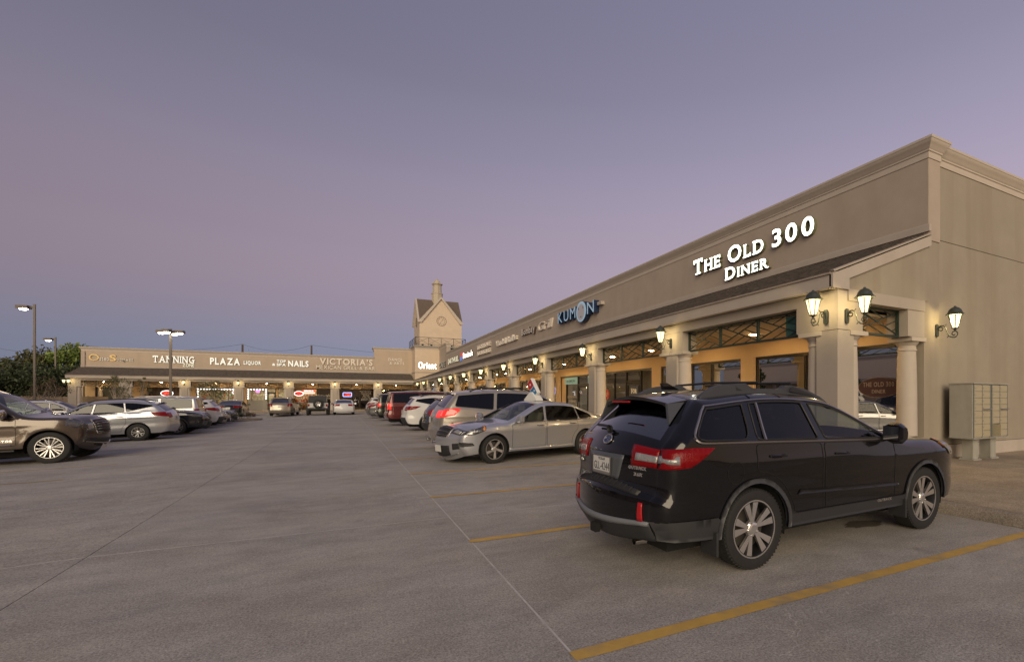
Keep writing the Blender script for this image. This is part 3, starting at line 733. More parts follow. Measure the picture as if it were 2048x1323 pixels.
for (nm, fn) in (('front', lambda p,u: (p[0], ty0-u, p[1])), ('left', lambda p,u: (tx0-u, cy+(p[0]-cx), p[1]))):
    for s in (-1, 1):
        e = .14
        P_ = [(cx+s*(cx-tx0+e), te-e*sl+.05), (cx, ta+.05), (cx, ta+.05-bt*1.15), (cx+s*(cx-tx0-.22), te-e*sl-.16), (cx+s*(cx-tx0+e), te-e*sl-.16)]
        MB().prism(P_, fn, .003, .24).build('rake_board', TRIM2, tw)
# clocks
CLK = mat('clock_iron', (.16,.125,.09), .6)
def clock(fn, parent):
    mb = MB(); r = .40
    ring = [fn(r*math.cos(2*PI*k/32), r*math.sin(2*PI*k/32), .03) for k in range(32)]; mb.tube(ring, .022, 5, True)
    ring = [fn(.27*math.cos(2*PI*k/32), .27*math.sin(2*PI*k/32), .025) for k in range(32)]; mb.tube(ring, .010, 4, True)
    for k in range(12):
        a = 2*PI*k/12; mb.bar(fn(.30*math.cos(a), .30*math.sin(a), .025), fn(.38*math.cos(a), .38*math.sin(a), .025), .03, .02)
    o = mb.build('clock_face', CLK, parent)
    m2 = MB(); m2.bar(fn(0,0,.04), fn(-.20,-.27,.04), .025, .012); m2.bar(fn(0,0,.05), fn(.12,.16,.05), .03, .012); m2.build('clock_hand', CLK, o)
clock(lambda a, b, c: (cx+.08+a*1.55, ty0-c, 11.95+b*1.55), tw)
clock(lambda a, b, c: (tx0-c, cy-a*1.55, 11.95+b*1.55), tw)
# cupola
CUP = mat('cupola_paint', (.50,.43,.33), .75, noise=.06, nscale=3)
MB().lathe([(0,14.6),(.74,14.6),(.74,16.05),(.80,16.08),(.80,16.16),(.72,16.20),(.60,16.28),(.58,17.30),(.66,17.36),(.74,17.42),(.76,17.52),(.60,17.56),(.42,17.75),(.34,17.95),(.16,18.05),(.10,18.18),(0,18.3)], (cx-.05, cy, 0), 8).build('cupola', CUP, tw)
pan = MB()
for k in range(8):
    a = 2*PI*(k+.5)/8; c1, s1 = math.cos(a), math.sin(a); r = .60*math.cos(PI/8)
    for zz in (16.38, 17.22): pan.bar((cx-.05+c1*r-s1*.15, cy+s1*r+c1*.15, zz), (cx-.05+c1*r+s1*.15, cy+s1*r-c1*.15, zz), .04)
pan.build('cupola_moulding', CUP, tw)
# balcony railing
IRON = mat('railing_iron', (.045,.045,.045), .5, metal=.4)
rl = MB(); z0, z1 = 8.55, 9.58
rp = [(BX0+.12, BY1-.1), (BX0+.12, BY0+.10), (BX1-.1, BY0+.10), (BX1-.1, BY1-.1)]
for (ax, ay), (bx_, by_) in zip(rp[:-1], rp[1:]):
    rl.bar((ax,ay,z1), (bx_,by_,z1), .05); rl.bar((ax,ay,z0+.12), (bx_,by_,z0+.12), .035)
    for k in range(5):
        q = k/4; x, y = ax+(bx_-ax)*q, ay+(by_-ay)*q; rl.bar((x,y,8.4), (x,y,z1), .05)
        if k < 4:
            x2, y2 = ax+(bx_-ax)*(k+1)/4, ay+(by_-ay)*(k+1)/4
            rl.bar((x,y,z0+.12), (x2,y2,z1), .025); rl.bar((x,y,z1), (x2,y2,z0+.12), .025)
rl.build('balcony_railing', IRON, tw)
for x in (9.3, 10.4, 13.0):
    MB().lathe([(0,0),(.12,0),(.14,.12),(.10,.2),(0,.2)], (x, BY0+.3, 8.5), 8).build('floodlight', BLACKP, tw)

# ---------------------------------------------------------------- wall lanterns
def lantern_proto():
    r = empty('wall_lantern')
    MB().prism([(-.055,-.12),(-.03,-.16),(.03,-.16),(.055,-.12),(.055,.12),(.03,.16),(-.03,.16),(-.055,.12)], lambda p,u: (u, p[0], p[1]), 0, .035).build('back_plate', LAMPMET, r)
    arm = MB()
    def spiral(cx_, cz_, r0, turns, a0, sgn, n=16): 
        return [(cx_+r0*(1-.72*k/n)*math.cos(a0+sgn*2*PI*turns*k/n), 0, cz_+r0*(1-.72*k/n)*math.sin(a0+sgn*2*PI*turns*k/n)) for k in range(n+1)]
    arm.tube(list(reversed(spiral(.115, .035, .075, 1.1, R(100), 1)))+[(.17,0,.10),(.21,0,.05),(.24,0,-.04),(.27,0,-.13),(.33,0,-.20),(.40,0,-.215)]+spiral(.41, -.125, .09, 1.15, R(-80), 1), .014, 6)
    arm.tube([(.03,0,.0),(.07,0,.06),(.115,0,.11)], .013, 6); arm.tube([(.20,0,.10),(.235,0,.13)], .010, 5); arm.tube([(.25,0,-.20),(.29,0,-.165)], .010, 5)
    arm.tube([(.43,0,-.07),(.43,0,-.02)], .02, 6)
    arm.build('scroll_arm', LAMPMET, r, smooth=True)
    c = (.43, 0, 0)
    MB().lathe([(0,-.05),(.02,-.05),(.03,-.02),(.055,-.005),(.075,.0),(.075,.015),(.05,.02),(0,.02)], c, 12).build('lantern_base', LAMPMET, r, smooth=True)
    n = 6; g = MB(); vs = []
    for k in range(n):
        a = 2*PI*k/n
        vs += [(c[0]+.062*math.cos(a), .062*math.sin(a), .02), (c[0]+.150*math.cos(a), .150*math.sin(a), .33)]
    g.add(vs, [(2*k, 2*((k+1)%n), 2*((k+1)%n)+1, 2*k+1) for k in range(n)]); g.build('lamp_glass', LAMPGLOW, r)
    fr = MB()
    for k in range(n):
        a = 2*PI*k/n; fr.bar((c[0]+.066*math.cos(a), .066*math.sin(a), .01), (c[0]+.155*math.cos(a), .155*math.sin(a), .34), .015)
    fr.build('cage', LAMPMET, r)
    MB().lathe([(0,.335),(.165,.335),(.20,.33),(.205,.345),(.17,.37),(.15,.41),(.13,.46),(.09,.50),(.05,.52),(.03,.53),(.025,.55),(0,.56)], c, 12).build('cap', LAMPMET, r, smooth=True)
    pl = bpy.data.lights.new('lantern_bulb', 'POINT'); pl.energy = 26.; pl.color = (1.0,.76,.34); pl.shadow_soft_size = .05
    po = bpy.data.objects.new('lantern_bulb', pl); link(po, r); po.location = (.43, 0, .17)
    return r
lp = lantern_proto(); lused = [False]
def lantern(x, y, z, ang, label, group):
    o = lp if not lused[0] else copy_tree(lp)
    lused[0] = True
    o.location = (x,y,z); o.rotation_euler = (0,0,ang); o.scale = (.88,.88,.88); tag(o, label, 'wall lantern', group)
GL = 'scroll-arm wall lanterns on the shop piers'
lantern(8.335, 6.40, 3.10, PI, 'lit wall lantern on the lane side of the near corner pier', GL)
lantern(8.585, 6.150, 3.10, -PI/2, 'lit wall lantern on the end face of the near corner pier', GL)
lantern(11.70, 6.165, 3.03, -PI/2, 'lit wall lantern on the end wall above the mailboxes', GL)
for i in (1,2,3,4,5,6,7,8,10,11):
    lantern(8.345, PY_[i]+.02, 3.10, PI, 'lit wall lantern on the %s arcade pier back from the near corner pier' % ORD[i-1], GL)
for j, u in enumerate([-20, -15.05, -10.3, -5.55, -.8, 3.95]):
    if j == 0: continue
    lantern(u, 67.905, 3.10, -PI/2, 'lit wall lantern on the %s pier of the back shops, counted from the left end' % ORD[j+1], GL)
lantern(UL+.12, 68.15, 3.10, PI, 'lit lantern on the outer side of the back building left corner pier', GL)
lantern(UL+.3, 67.905, 3.10, -PI/2, 'lit lantern on the front of the back building left corner pier', GL)
SEATDARK = mat('chair_dark', (.04,.03,.025), .6)
# ================================================================ shop signs
RW = lambda a, b, c: (11.355-c, -a, b)         # on the right wing's sign wall: a grows towards the camera (a = -Y)
BW = lambda a, b, c: (a, 71.095-c, b)          # on the back wing's sign wall
RET = mat('letter_return', (.10,.10,.09), .5); RETG = mat('letter_return_green', (.17,.18,.11), .5); RETB = mat('letter_return_blue', (.012,.03,.085), .4); RETD = mat('letter_return_bronze', (.09,.06,.05), .5)
OFFW = mat('letter_white_unlit', (.80,.75,.68), .5); CREAM = mat('letter_cream_unlit', (.82,.74,.64), .5)
GOLD = mat('letter_gold', (.42,.30,.13), .35, metal=.5)
SOFT = emis('letter_soft_lit', (1.0,.92,.74), .80); SOFT2 = emis('letter_warm_lit', (1.0,.90,.62), .75)
def sign(label, group=None): return empty('shop_sign', label=label, cat='sign', group=group)
s = sign('brightly lit two-line white letters THE OLD 300 DINER on the right wall')
lettering(s, 'THE OLD', RW, -14.12, -10.80, 5.96, .53, WHITE_EM, RETG, .13, .018, serif=True, gap=.15, small=(0,4))
lettering(s, '300', RW, -10.46, -9.0, 5.97, .51, WHITE_EM, RETG, .13, .018, gap=.18)
lettering(s, 'DINER', RW, -12.46, -10.62, 5.43, .40, WHITE_EM, RETG, .13, .018, serif=True, gap=.15, small=(0,))
s = sign('pale blue KUMON letters with an oval face for the O')
PB = mat('letter_pale_blue', (.36,.52,.66), .4, emit=(.4,.62,.85), estr=.18)
lettering(s, 'KUM', RW, -26.4, -23.98, 5.87, .60, PB, RETB, .30, 0.0, gap=.20)
lettering(s, 'N', RW, -22.55, -21.78, 5.84, .60, PB, RETB, .30, 0.0)
def oval(cx, cz, rx, rz, c0, c1, n=32):
    mb = MB(); vs = [RW(cx+rx*math.cos(2*PI*k/n), cz+rz*math.sin(2*PI*k/n), c) for c in (c0, c1) for k in range(n)]
    return mb.add(vs, [tuple(range(n)), tuple(range(2*n-1, n-1, -1))]+[(k, (k+1)%n, n+(k+1)%n, n+k) for k in range(n)])
oval(-23.25, 6.08, .60, .55, .0, .30).build('letter', RETB, s)
oval(-23.25, 6.08, .585, .535, .302, .312).build('oval_face', PB, s)
oval(-23.25, 6.06, .44, .42, .314, .318).build('oval_centre', mat('sign_pale', (.55,.55,.60), .4), s)
for q in (-.27, .27): MB().box(11.355-.326, 11.355-.319, 23.25-q-.025, 23.25-q+.025, 6.2, 6.32).build('oval_mark', RETB, s)
MB().box(11.355-.326, 11.355-.319, 23.17, 23.33, 5.80, 5.83).build('oval_mark', RETB, s)
MB().box(11.15, 11.35, 21.2, 21.6, 6.14, 6.3).build('raceway', TRIM, s)
s = sign('Bombay Grill sign, bold dark-sided letters followed by pale script')
lettering(s, 'Bombay', RW, -33.4, -30.7, 5.97, .44, OFFW, RETD, .16, .018, gap=.10)
lettering(s, 'Grill', RW, -30.4, -28.0, 5.92, .52, CREAM, CREAM, .10, 0.0, skew=.45, gap=.05)
s = sign('unlit pale slanted letters of the sign between the two-line sign and Bombay Grill')
lettering(s, 'Vandell', RW, -40.1, -37.3, 5.84, .44, OFFW, CREAM, .16, .018, gap=.06, skew=.1)
lettering(s, 'Smiles', RW, -37.0, -34.6, 5.84, .46, OFFW, CREAM, .16, .018, gap=.06, skew=.1)
s = sign('unlit two-line pale capital letters right of the pizza sign')
lettering(s, 'TECHNIQUE', RW, -46.4, -41.95, 6.12, .36, OFFW, CREAM, .18, .018, gap=.08)
lettering(s, 'ACUPUNCTURE', RW, -46.4, -41.95, 5.56, .34, OFFW, CREAM, .18, .018, gap=.08)
s = sign("lit Domino's pizza sign with slim red and blue domino tile")
lettering(s, "Domino's", RW, -52.6, -48.4, 5.75, .56, WHITE_EM, RET, .12, .018, gap=.12)
MB().prism([(-53.9,6.05),(-53.4,6.02),(-53.1,6.42),(-53.6,6.46)], lambda p,u: RW(p[0],p[1],u), .0, .12).build('tile_red', mat('sign_red', (.5,.03,.04), .4, emit=(.8,.08,.08), estr=.4), s)
MB().prism([(-54.2,5.62),(-53.7,5.60),(-53.42,6.0),(-53.92,6.03)], lambda p,u: RW(p[0],p[1],u), .0, .12).build('tile_blue', mat('sign_blue', (.03,.12,.4), .4, emit=(.2,.3,.8), estr=.4), s)
s = sign('lit cream capitals left of the pizza sign on the right wall')
lettering(s, 'EARTHFUEL', RW, -60.9, -54.9, 5.68, .56, SOFT2, RET, .12, .018, gap=.07)
s = sign('white lit Orient letters on the tower base')
TWF = lambda a, b, c: (a, 67.695-c, b)
lettering(s, 'Orient', TWF, 8.72, 10.98, 5.44, .88, WHITE_EM, RET, .12, .018, gap=.13)
s = sign('dim dark-sided Cafe letters beside the tower base')
lettering(s, 'CAFE', RW, -67.2, -63.0, 5.55, .62, mat('letter_grey', (.42,.42,.40), .5), RET, .12, .018, gap=.1)
s = sign('gold and white OsteoStrong lettering at the left end of the back wall')
lettering(s, 'O', BW, -23.6, -22.80, 5.56, .66, GOLD, GOLD, .08, 0.0)
lettering(s, 'steo', BW, -22.78, -22.02, 5.57, .46, OFFW, RETD, .06, .018, gap=.1)
lettering(s, 'S', BW, -22.0, -21.45, 5.55, .66, GOLD, GOLD, .08, .018)
lettering(s, 'trong.west', BW, -21.42, -20.1, 5.56, .40, OFFW, RETD, .06, .018, gap=.1)
s = sign('cream serif TANNING ZONE sign, second from the left')
lettering(s, 'TANNING', BW, -18.45, -14.88, 5.52, .76, SOFT, RETD, .10, .018, serif=True, gap=.16)
lettering(s, 'ZONE', BW, -15.9, -14.88, 5.12, .36, SOFT2, RETD, .08, .018, gap=.08)
s = sign('glowing cream PLAZA LIQUOR sign over the middle of the back shops')
lettering(s, 'PLAZA', BW, -13.45, -10.65, 5.45, .80, SOFT, RETD, .10, .034, gap=.10)
lettering(s, 'LIQUOR', BW, -10.3, -8.6, 5.55, .44, SOFT, RETD, .08, .034, gap=.14)
s = sign('lit white TOP & SPA NAILS sign left of the restaurant name')
lettering(s, 'TOP', BW, -7.04, -6.1, 5.90, .33, SOFT, RETD, .08, .034, gap=.08)
lettering(s, '&', BW, -7.5, -7.15, 5.50, .30, SOFT, RETD, .08, .034)
lettering(s, 'SPA', BW, -7.04, -6.1, 5.48, .33, SOFT, RETD, .08, .034, gap=.08)
lettering(s, 'NAILS', BW, -5.86, -3.72, 5.46, .74, SOFT, RETD, .10, .034, gap=.08)
s = sign("unlit cream VICTORIA'S MEXICAN GRILL & BAR letters")
lettering(s, "VICTORIA'S", BW, -2.52, 3.5, 5.82, .80, CREAM, RETD, .12, .034, gap=.10)
lettering(s, 'MEXICAN GRILL & BAR', BW, -2.9, 3.8, 5.24, .48, CREAM, RETD, .10, .018, gap=.08)
s = sign('small DANCE & ARTS letters on the raised parapet')
lettering(s, 'DANCE', BW, 5.4, 7.1, 6.56, .36, OFFW, OFFW, .07, .018, gap=.16)
lettering(s, '& ARTS', BW, 5.55, 7.35, 6.08, .36, OFFW, OFFW, .07, .018, gap=.16)

# window signs, neon and notices --------------------------------------------------------
NEON_R = emis('neon_red', (1.0,.07,.04), 3.2); NEON_B = emis('neon_blue', (.35,.5,1.0), 2.2); NEON_W = emis('neon_white', (1,.9,.85), 2.2); BULB = emis('string_bulb', (.95,.97,1.0), 9.); NEON_P = emis('neon_pink', (.9,.2,.75), 1.6)
SF = lambda a, b, c: (a, 71.0-c, b)            # on the back shops' glass
def open_sign(u, z, w_, h_, label, ovalish=True):
    o = empty('open_sign', (0,0,0), label=label, cat='neon sign')
    mb = MB(); n = 28
    if ovalish: path = [SF(u+w_/2*math.cos(2*PI*k/n), z+h_/2*math.sin(2*PI*k/n), .05) for k in range(n)]
    else: path = [SF(u+w_/2*a, z+h_/2*b, .05) for a, b in ((-1,-.8),(-.92,-1),(.92,-1),(1,-.8),(1,.8),(.92,1),(-.92,1),(-1,.8))]
    mb.tube(path, .03, 5, True); mb.build('neon_border', NEON_W if ovalish else NEON_B, o)
    MB().add([SF(u+w_/2*.9*math.cos(2*PI*k/n), z+h_/2*.9*math.sin(2*PI*k/n), .03) for k in range(n)] if ovalish else [SF(u+w_/2*a, z+h_/2*b, .03) for a, b in ((-.93,-.9),(.93,-.9),(.93,.9),(-.93,.9))], [tuple(range(n if ovalish else 4))]).build('backing', mat('neon_backing', (.06,.01,.01), .4, emit=(.7,.03,.02), estr=.35), o)
    lettering(o, 'OPEN', SF, u-w_*.36, u+w_*.36, z-h_*.24, h_*.48, NEON_R, NEON_R, .03, .018, gap=.1)
open_sign(-17.25, 2.12, 1.05, .60, 'red and white oval neon OPEN sign in the window with the wide dark door')
open_sign(-10.95, 2.25, .85, .42, 'red OPEN sign at the right end of the bulb-framed liquor window')
open_sign(-4.75, 2.15, .95, .55, 'red oval OPEN sign in the warm-lit window left of the jeep')
open_sign(.55, 2.05, .98, .50, 'red rectangular OPEN sign with blue border on the dark restaurant window', False)
o = empty('red_window_sign', label='red and white banner sign in the warm-lit window', cat='sign')
MB().box(-4.35, -3.05, 70.93, 70.96, 2.38, 2.62).build('panel', mat('banner_red', (.6,.05,.04), .5, emit=(1,.1,.06), estr=.7), o)
MB().box(-4.35, -3.05, 70.93, 70.96, 2.12, 2.36).build('panel', mat('banner_white', (.7,.65,.6), .5, emit=(1,.9,.8), estr=.5), o)
lettering(o, 'SMOKE', lambda a,b,c: (a, 70.93-c, b), -4.2, -3.2, 2.42, .15, NEON_W, NEON_W, .012, .018)
def bulbs(u0, u1, z0, z1, label, sides=True):
    o = empty('bulb_string', label=label, cat='string lights')
    mb = MB(); pts = []
    n = int((u1-u0)/.27)
    pts += [(u0+(u1-u0)*k/n, z1) for k in range(n+1)]
    if sides: pts += [(u, z0+(z1-z0)*k/6) for u in (u0, u1) for k in range(6)]
    me = MB().lathe([(0,-.045),(.03,-.035),(.045,0),(.03,.035),(0,.045)], (0,0,0), 6).mesh('bulb', BULB)
    for u, z in pts: inst('bulb', me, o, SF(u, z, .04))
    MB().tube([SF(u0, z0, .02), SF(u0, z1, .02), SF(u1, z1, .02), SF(u1, z0, .02)], .008, 4).build('cord', BLACKP, o)
bulbs(-14.55, -10.75, .9, 2.62, 'white bulb string framing the liquor shop window behind the small tree')
bulbs(-9.85, -8.1, 1.0, 2.62, 'white bulb string framing the narrow window above the grey panel')
MB().prism([(-9.1,2.25),(-8.75,2.25),(-8.7,2.5),(-8.9,2.6),(-9.15,2.5)], lambda p,u: SF(p[0],p[1],u), .03, .05).build('pink_window_light', NEON_P, label='pink glowing emblem in the bulb-framed narrow window', cat='neon sign')
o = empty('window_lettering', label="white script restaurant name on the dark window behind the jeep", cat='lettering')
WPR = mat('window_print', (.60,.57,.53), .6)
lettering(o, "Victoria's", SF, -2.95, -1.45, 1.75, .30, WPR, WPR, .01, .018, skew=.3, gap=.05)
lettering(o, 'Mexican Grill', SF, -2.6, -1.3, 1.50, .16, WPR, WPR, .01, 0.0, gap=.05)
o = empty('window_lettering', label='column of white opening-hours print on the dark restaurant window', cat='lettering')
for k, t in enumerate(["Business Hours", 'Monday 11-9', 'Tuesday 11-9', 'Wednesday', 'Thu 11-10', 'Friday 11-11', 'Saturday 11-11', 'Sunday 11-9']):
    hw = (.72, .55, .55, .36, .36, .46, .6, .6)[k]; lettering(o, t, SF, 2.72-hw, 2.72+hw, 2.45-.165*k, .10, WPR, WPR, .01, .0, gap=.06)
o = empty('window_poster', label='poster of a person in a dark suit jacket in the leftmost back window', cat='poster')
PT = lambda u,d,z: (u, 71.0-d, z)
MB(PT).box(-22.35, -21.15, .02, .03, .9, 2.5).build('sheet', mat('poster_dark', (.05,.055,.05), .6), o)
MB(PT).add([(-21.95,.034,.95),(-21.2,.034,.95),(-21.25,.034,1.5),(-21.42,.034,1.66),(-21.66,.034,1.68),(-21.88,.034,1.5)], [tuple(range(6))]).build('jacket', mat('poster_jacket', (.02,.02,.025), .6), o)
MB(PT).add([(-21.62,.037,1.0),(-21.48,.037,1.0),(-21.44,.037,1.66),(-21.66,.037,1.66)], [(0,1,2,3)]).build('shirt', mat('poster_shirt', (.62,.60,.57), .6), o)
MB(PT).add([(-21.55+.13*math.cos(2*PI*k/16), .040, 1.84+.19*math.sin(2*PI*k/16)) for k in range(16)], [tuple(range(16))]).build('face', mat('poster_face', (.52,.36,.26), .6), o)
MB(PT).add([(-21.55+.14*math.cos(PI*k/10), .043, 1.93+.12*math.sin(PI*k/10)) for k in range(11)], [tuple(range(11))]).build('hair', mat('poster_hair', (.06,.04,.03), .6), o)
# right wing notices
RWF = lambda a, b, c: (11.34-c, -a, b)
o = empty('window_lettering', label='FOR LEASE notice in the shop door behind the black wagon', cat='notice')
MB().box(11.33, 11.335, 18.05, 18.75, 1.05, 2.05).build('sheet', mat('notice_dark', (.05,.06,.09), .5), o)
MB().box(11.328, 11.334, 18.06, 18.74, 1.04, 1.30).build('sheet_foot', mat('notice_pale', (.6,.5,.45), .5), o)
lettering(o, 'FOR', lambda a,b,c: (11.33-c, -a, b), -18.62, -18.18, 1.75, .20, mat('notice_white', (.75,.72,.68), .5), WPR, .01, .034, gap=.1)
lettering(o, 'LEASE', lambda a,b,c: (11.33-c, -a, b), -18.70, -18.10, 1.40, .22, MATS['notice_white'], WPR, .01, .034, gap=.1)
o = empty('window_sticker', label='round red sticker on the arcade window left of the lease notice', cat='sticker')
MB().add([(11.33, 20.9+.24*math.cos(2*PI*k/24), 1.72+.24*math.sin(2*PI*k/24)) for k in range(24)], [tuple(range(24))]).build('disc', mat('sticker_red', (.45,.05,.035), .5), o)
MB().tube([(11.325, 20.9+.09*math.cos(2*PI*k/16), 1.72+.10*math.sin(2*PI*k/16)) for k in range(16)], .012, 4, True).build('mark', mat('sticker_pale', (.6,.35,.3), .5), o)
MB().tube([(11.325, 20.9, 1.62), (11.325, 20.9, 1.85)], .012, 4).build('mark', MATS['sticker_pale'], o)
o = empty('window_banner', label='pair of pale blue banners across the top of the tutoring shop glazing', cat='banner')
for a, b in ((24.3, 26.0), (22.1, 23.0)):
    MB().box(11.325, 11.33, a, b, 2.32, 2.70).build('sheet', mat('banner_blue', (.20,.42,.48), .5, emit=(.2,.5,.6), estr=.08), o)
lettering(o, 'KUMON', lambda a,b,c: (11.324-c, -a, b), -25.7, -24.6, 2.43, .15, mat('banner_print', (.05,.16,.22), .5), RETB, .008, .018)
o = empty('window_lettering', label='pale list of subjects printed on the tutoring shop window', cat='lettering')
for k, t in enumerate(['READING', 'MATHEMATICS', 'LEARNING', 'CENTER']): lettering(o, t, RWF, -25.6+.15*(k%2), -24.4-.1*(k%2), 1.55-.24*k, .13, mat('print_tan', (.45,.36,.28), .6), WPR, .008, 0.0)
o = empty('window_lettering', label='oval diner name plate on the corner window', cat='lettering')
MB().add([(11.318, 7.25+.52*math.cos(2*PI*k/28), 1.78+.24*math.sin(2*PI*k/28)) for k in range(28)], [tuple(range(28))]).build('oval_plate', mat('plate_maroon', (.05,.022,.02), .3), o)
MB().tube([(11.314, 7.25+.52*math.cos(2*PI*k/28), 1.78+.24*math.sin(2*PI*k/28)) for k in range(28)], .008, 4, True).build('oval_rim', mat('plate_rim', (.16,.13,.11), .5), o)
PRT = mat('plate_print', (.22,.17,.14), .5)
lettering(o, 'THE OLD 300', lambda a,b,c: (11.312-c, -a, b), -7.65, -6.88, 1.80, .11, PRT, PRT, .004, .018)
lettering(o, 'DINER', lambda a,b,c: (11.312-c, -a, b), -7.42, -7.08, 1.64, .09, PRT, PRT, .004, .018)
o = empty('red_window_notice', label='red and white notice low on the window near the round sticker', cat='notice')
MB().box(11.326, 11.332, 20.45, 21.05, .55, .95).build('sheet', mat('notice_red', (.45,.06,.08), .5), o)
lettering(o, 'NOW', lambda a,b,c: (11.325-c, -a, b), -21.0, -20.5, .78, .14, MATS['notice_white'], WPR, .006, .018)
o = empty('open_sign', label='small round red neon behind the car-top pizza sign', cat='neon sign')
MB().tube([(11.30, 28.0+.30*math.cos(2*PI*k/20), 2.0+.22*math.sin(2*PI*k/20)) for k in range(20)], .035, 5, True).build('neon_border', NEON_B, o)
MB().add([(11.31, 28.0+.28*math.cos(2*PI*k/20), 2.0+.20*math.sin(2*PI*k/20)) for k in range(20)], [tuple(range(20))]).build('backing', mat('neon_backing2', (.2,.01,.01), .4, emit=(1,.05,.04), estr=1.4), o)
o = MB().box(11.28, 11.31, 30.4, 31.0, 1.7, 2.15).build('lit_menu_panel', emis('menu_panel', (1,.6,.15), 1.6), None); tag(o, 'small glowing amber panel in an arcade window beyond the silver sedan', 'lit panel')

# furniture behind the arcade glass
def shop_table(x, y, label, cloth):
    t = empty('shop_table', (x, y, .15), label=label, cat='table', group='tables inside the arcade shops')
    MB().lathe([(0,.74),(.38,.74),(.38,.71),(.05,.70),(.04,.05),(.22,.03),(.22,0),(0,0)], (0,0,0), 16).build('top_and_stem', cloth, t, smooth=False)
def shop_chair(x, y, rz, label, m):
    c = empty('shop_chair', (x, y, .15), rz, label=label, cat='chair', group='chairs inside the arcade shops')
    MB().box(-.21,.21,-.21,.21,.43,.47).build('seat', m, c); MB().box(-.21,-.18,-.20,.20,.55,.92).build('backrest', m, c)
    for a in (-.19,.19):
        for b in (-.19,.19): MB().box(a-.015,a+.015,b-.015,b+.015,0,.43 if a > 0 else .92).build('leg', BLACKP, c)
WOODD = mat('table_wood', (.20,.11,.06), .4); 
for k, (y, nm) in enumerate(((18.6,'lease-notice shop'), (20.2,'shop with the round red sticker'), (28.2,'shop beyond the tutoring room'), (29.9,'shop with the glowing amber panel'))):
    shop_table(12.6, y, 'round wooden table inside the %s' % nm, WOODD)
    shop_chair(12.0, y+.05, 0., 'dark chair at the front of the table inside the %s' % nm, SEATDARK); shop_chair(13.25, y-.05, PI, 'dark chair at the back of the table inside the %s' % nm, SEATDARK)
PLM = mat('picture_print', (.35,.20,.12), .6, noise=.6, nscale=5)
for k, (y, nm) in enumerate(((17.8,'lease-notice shop'), (23.6,'tutoring room'), (28.8,'shop beyond the tutoring room'))):
    p = empty('wall_picture', (15.42, y, 1.75), label='framed picture on the back wall of the %s' % nm, cat='picture')
    MB().box(-.03,0,-.45,.45,-.32,.32).build('frame', BLACKP, p); MB().box(-.036,-.031,-.40,.40,-.27,.27).build('print', PLM, p)

# green canopy sign hung by the near corner
o = empty('hanging_sign', label='small green blade sign hanging from the canopy beam beside the near corner pier', cat='sign')
MB().box(8.60, 8.64, 7.18, 7.62, 2.88, 3.30).build('blade', mat('blade_green', (.03,.11,.09), .5, noise=.2, nscale=8), o)
for y in (7.25, 7.55): MB().tube([(8.62,y,3.29), (8.62,y,3.375)], .006, 4).build('hanger', BLACKP, o)

# ---------------------------------------------------------------- cluster mailboxes
MBX = mat('mailbox_paint', (.36,.35,.31), .55, noise=.06, nscale=6, dirt=(1.2,.35,(.22,.205,.15),(4,4,.8)))
MBD = mat('mailbox_door', (.40,.35,.24), .5, noise=.04, nscale=5)
STEEL = mat('steel', (.55,.55,.55), .3, metal=1.)
def mailbox(x0, lab, open_cell=False):
    r = empty('cluster_mailbox', (x0+.37, 5.84, .15), label=lab, cat='mailbox', group='cluster mailboxes by the end wall')
    X = lambda v: v-.37; b = MB()
    b.box(X(0), X(.74), -.22, .24, .50, 1.68); b.build('cabinet', MBX, r, bevel=.006)
    MB().box(X(-.015), X(.755), -.262, .25, 1.682, 1.71).build('top', MBX, r, bevel=.006)
    MB().box(X(-.012), X(.752), -.255, .245, .485, .502).build('bottom_lip', MBX, r)
    MB().box(-.12, .12, -.11, .11, .02, .49).build('pedestal', MBX, r)
    MB().box(-.17, .17, -.15, .15, 0, .025).build('base_plate', MBX, r)
    for s in (-1,1):
        for t in (-1,1): MB().lathe([(0,.045),(.014,.045),(.014,.02)], (.14*s, .12*t, 0), 6).build('anchor_bolt', STEEL, r)
    rows = 8; zt = 1.665; zb = .52; h = (zt-zb)/rows
    for c in (0, 1):
        a = X(.03+c*.345); bb = a+.335; k = 0
        while k < rows:
            big = (c == 0 and k == 6)
            z1 = zt-h*k; z0 = z1-h*(2 if big else 1)
            if open_cell and big:
                MB().box(a+.01, bb-.01, -.228, -.224, z0+.008, z1-.008).build('open_compartment', mat('compartment_dark', (.05,.05,.045), .8), r)
                MB().box(a+.01, a+.02, -.40, -.228, z0+.008, z1-.008).build('open_door', MBD, r)
            else:
                d = MB().box(a+.006, bb-.006, -.240, -.222, z0+.005, z1-.005).build('door', MBD, r)
                MB().lathe([(0,-.008),(.011,-.008),(.011,.004)], (a+.035, -.240, (z0+z1)/2), 8, 'y').build('lock', STEEL, d)
            k += 2 if big else 1
    for x in (X(.025), X(.37), X(.715)): MB().box(x-.006, x+.006, -.246, -.222, .51, 1.672).build('divider', mat('mailbox_grey', (.22,.23,.22), .5), r)
    MB().tube([(X(.40), -.25, 1.13), (X(.40), -.285, 1.13), (X(.69), -.285, 1.135), (X(.69), -.25, 1.135)], .011, 6).build('pull_handle', STEEL, r, smooth=True)
mailbox(12.05, 'grey-green cluster mailbox nearer the shop entrance, all doors shut')
mailbox(12.815, 'grey-green cluster mailbox with one open parcel compartment', True)

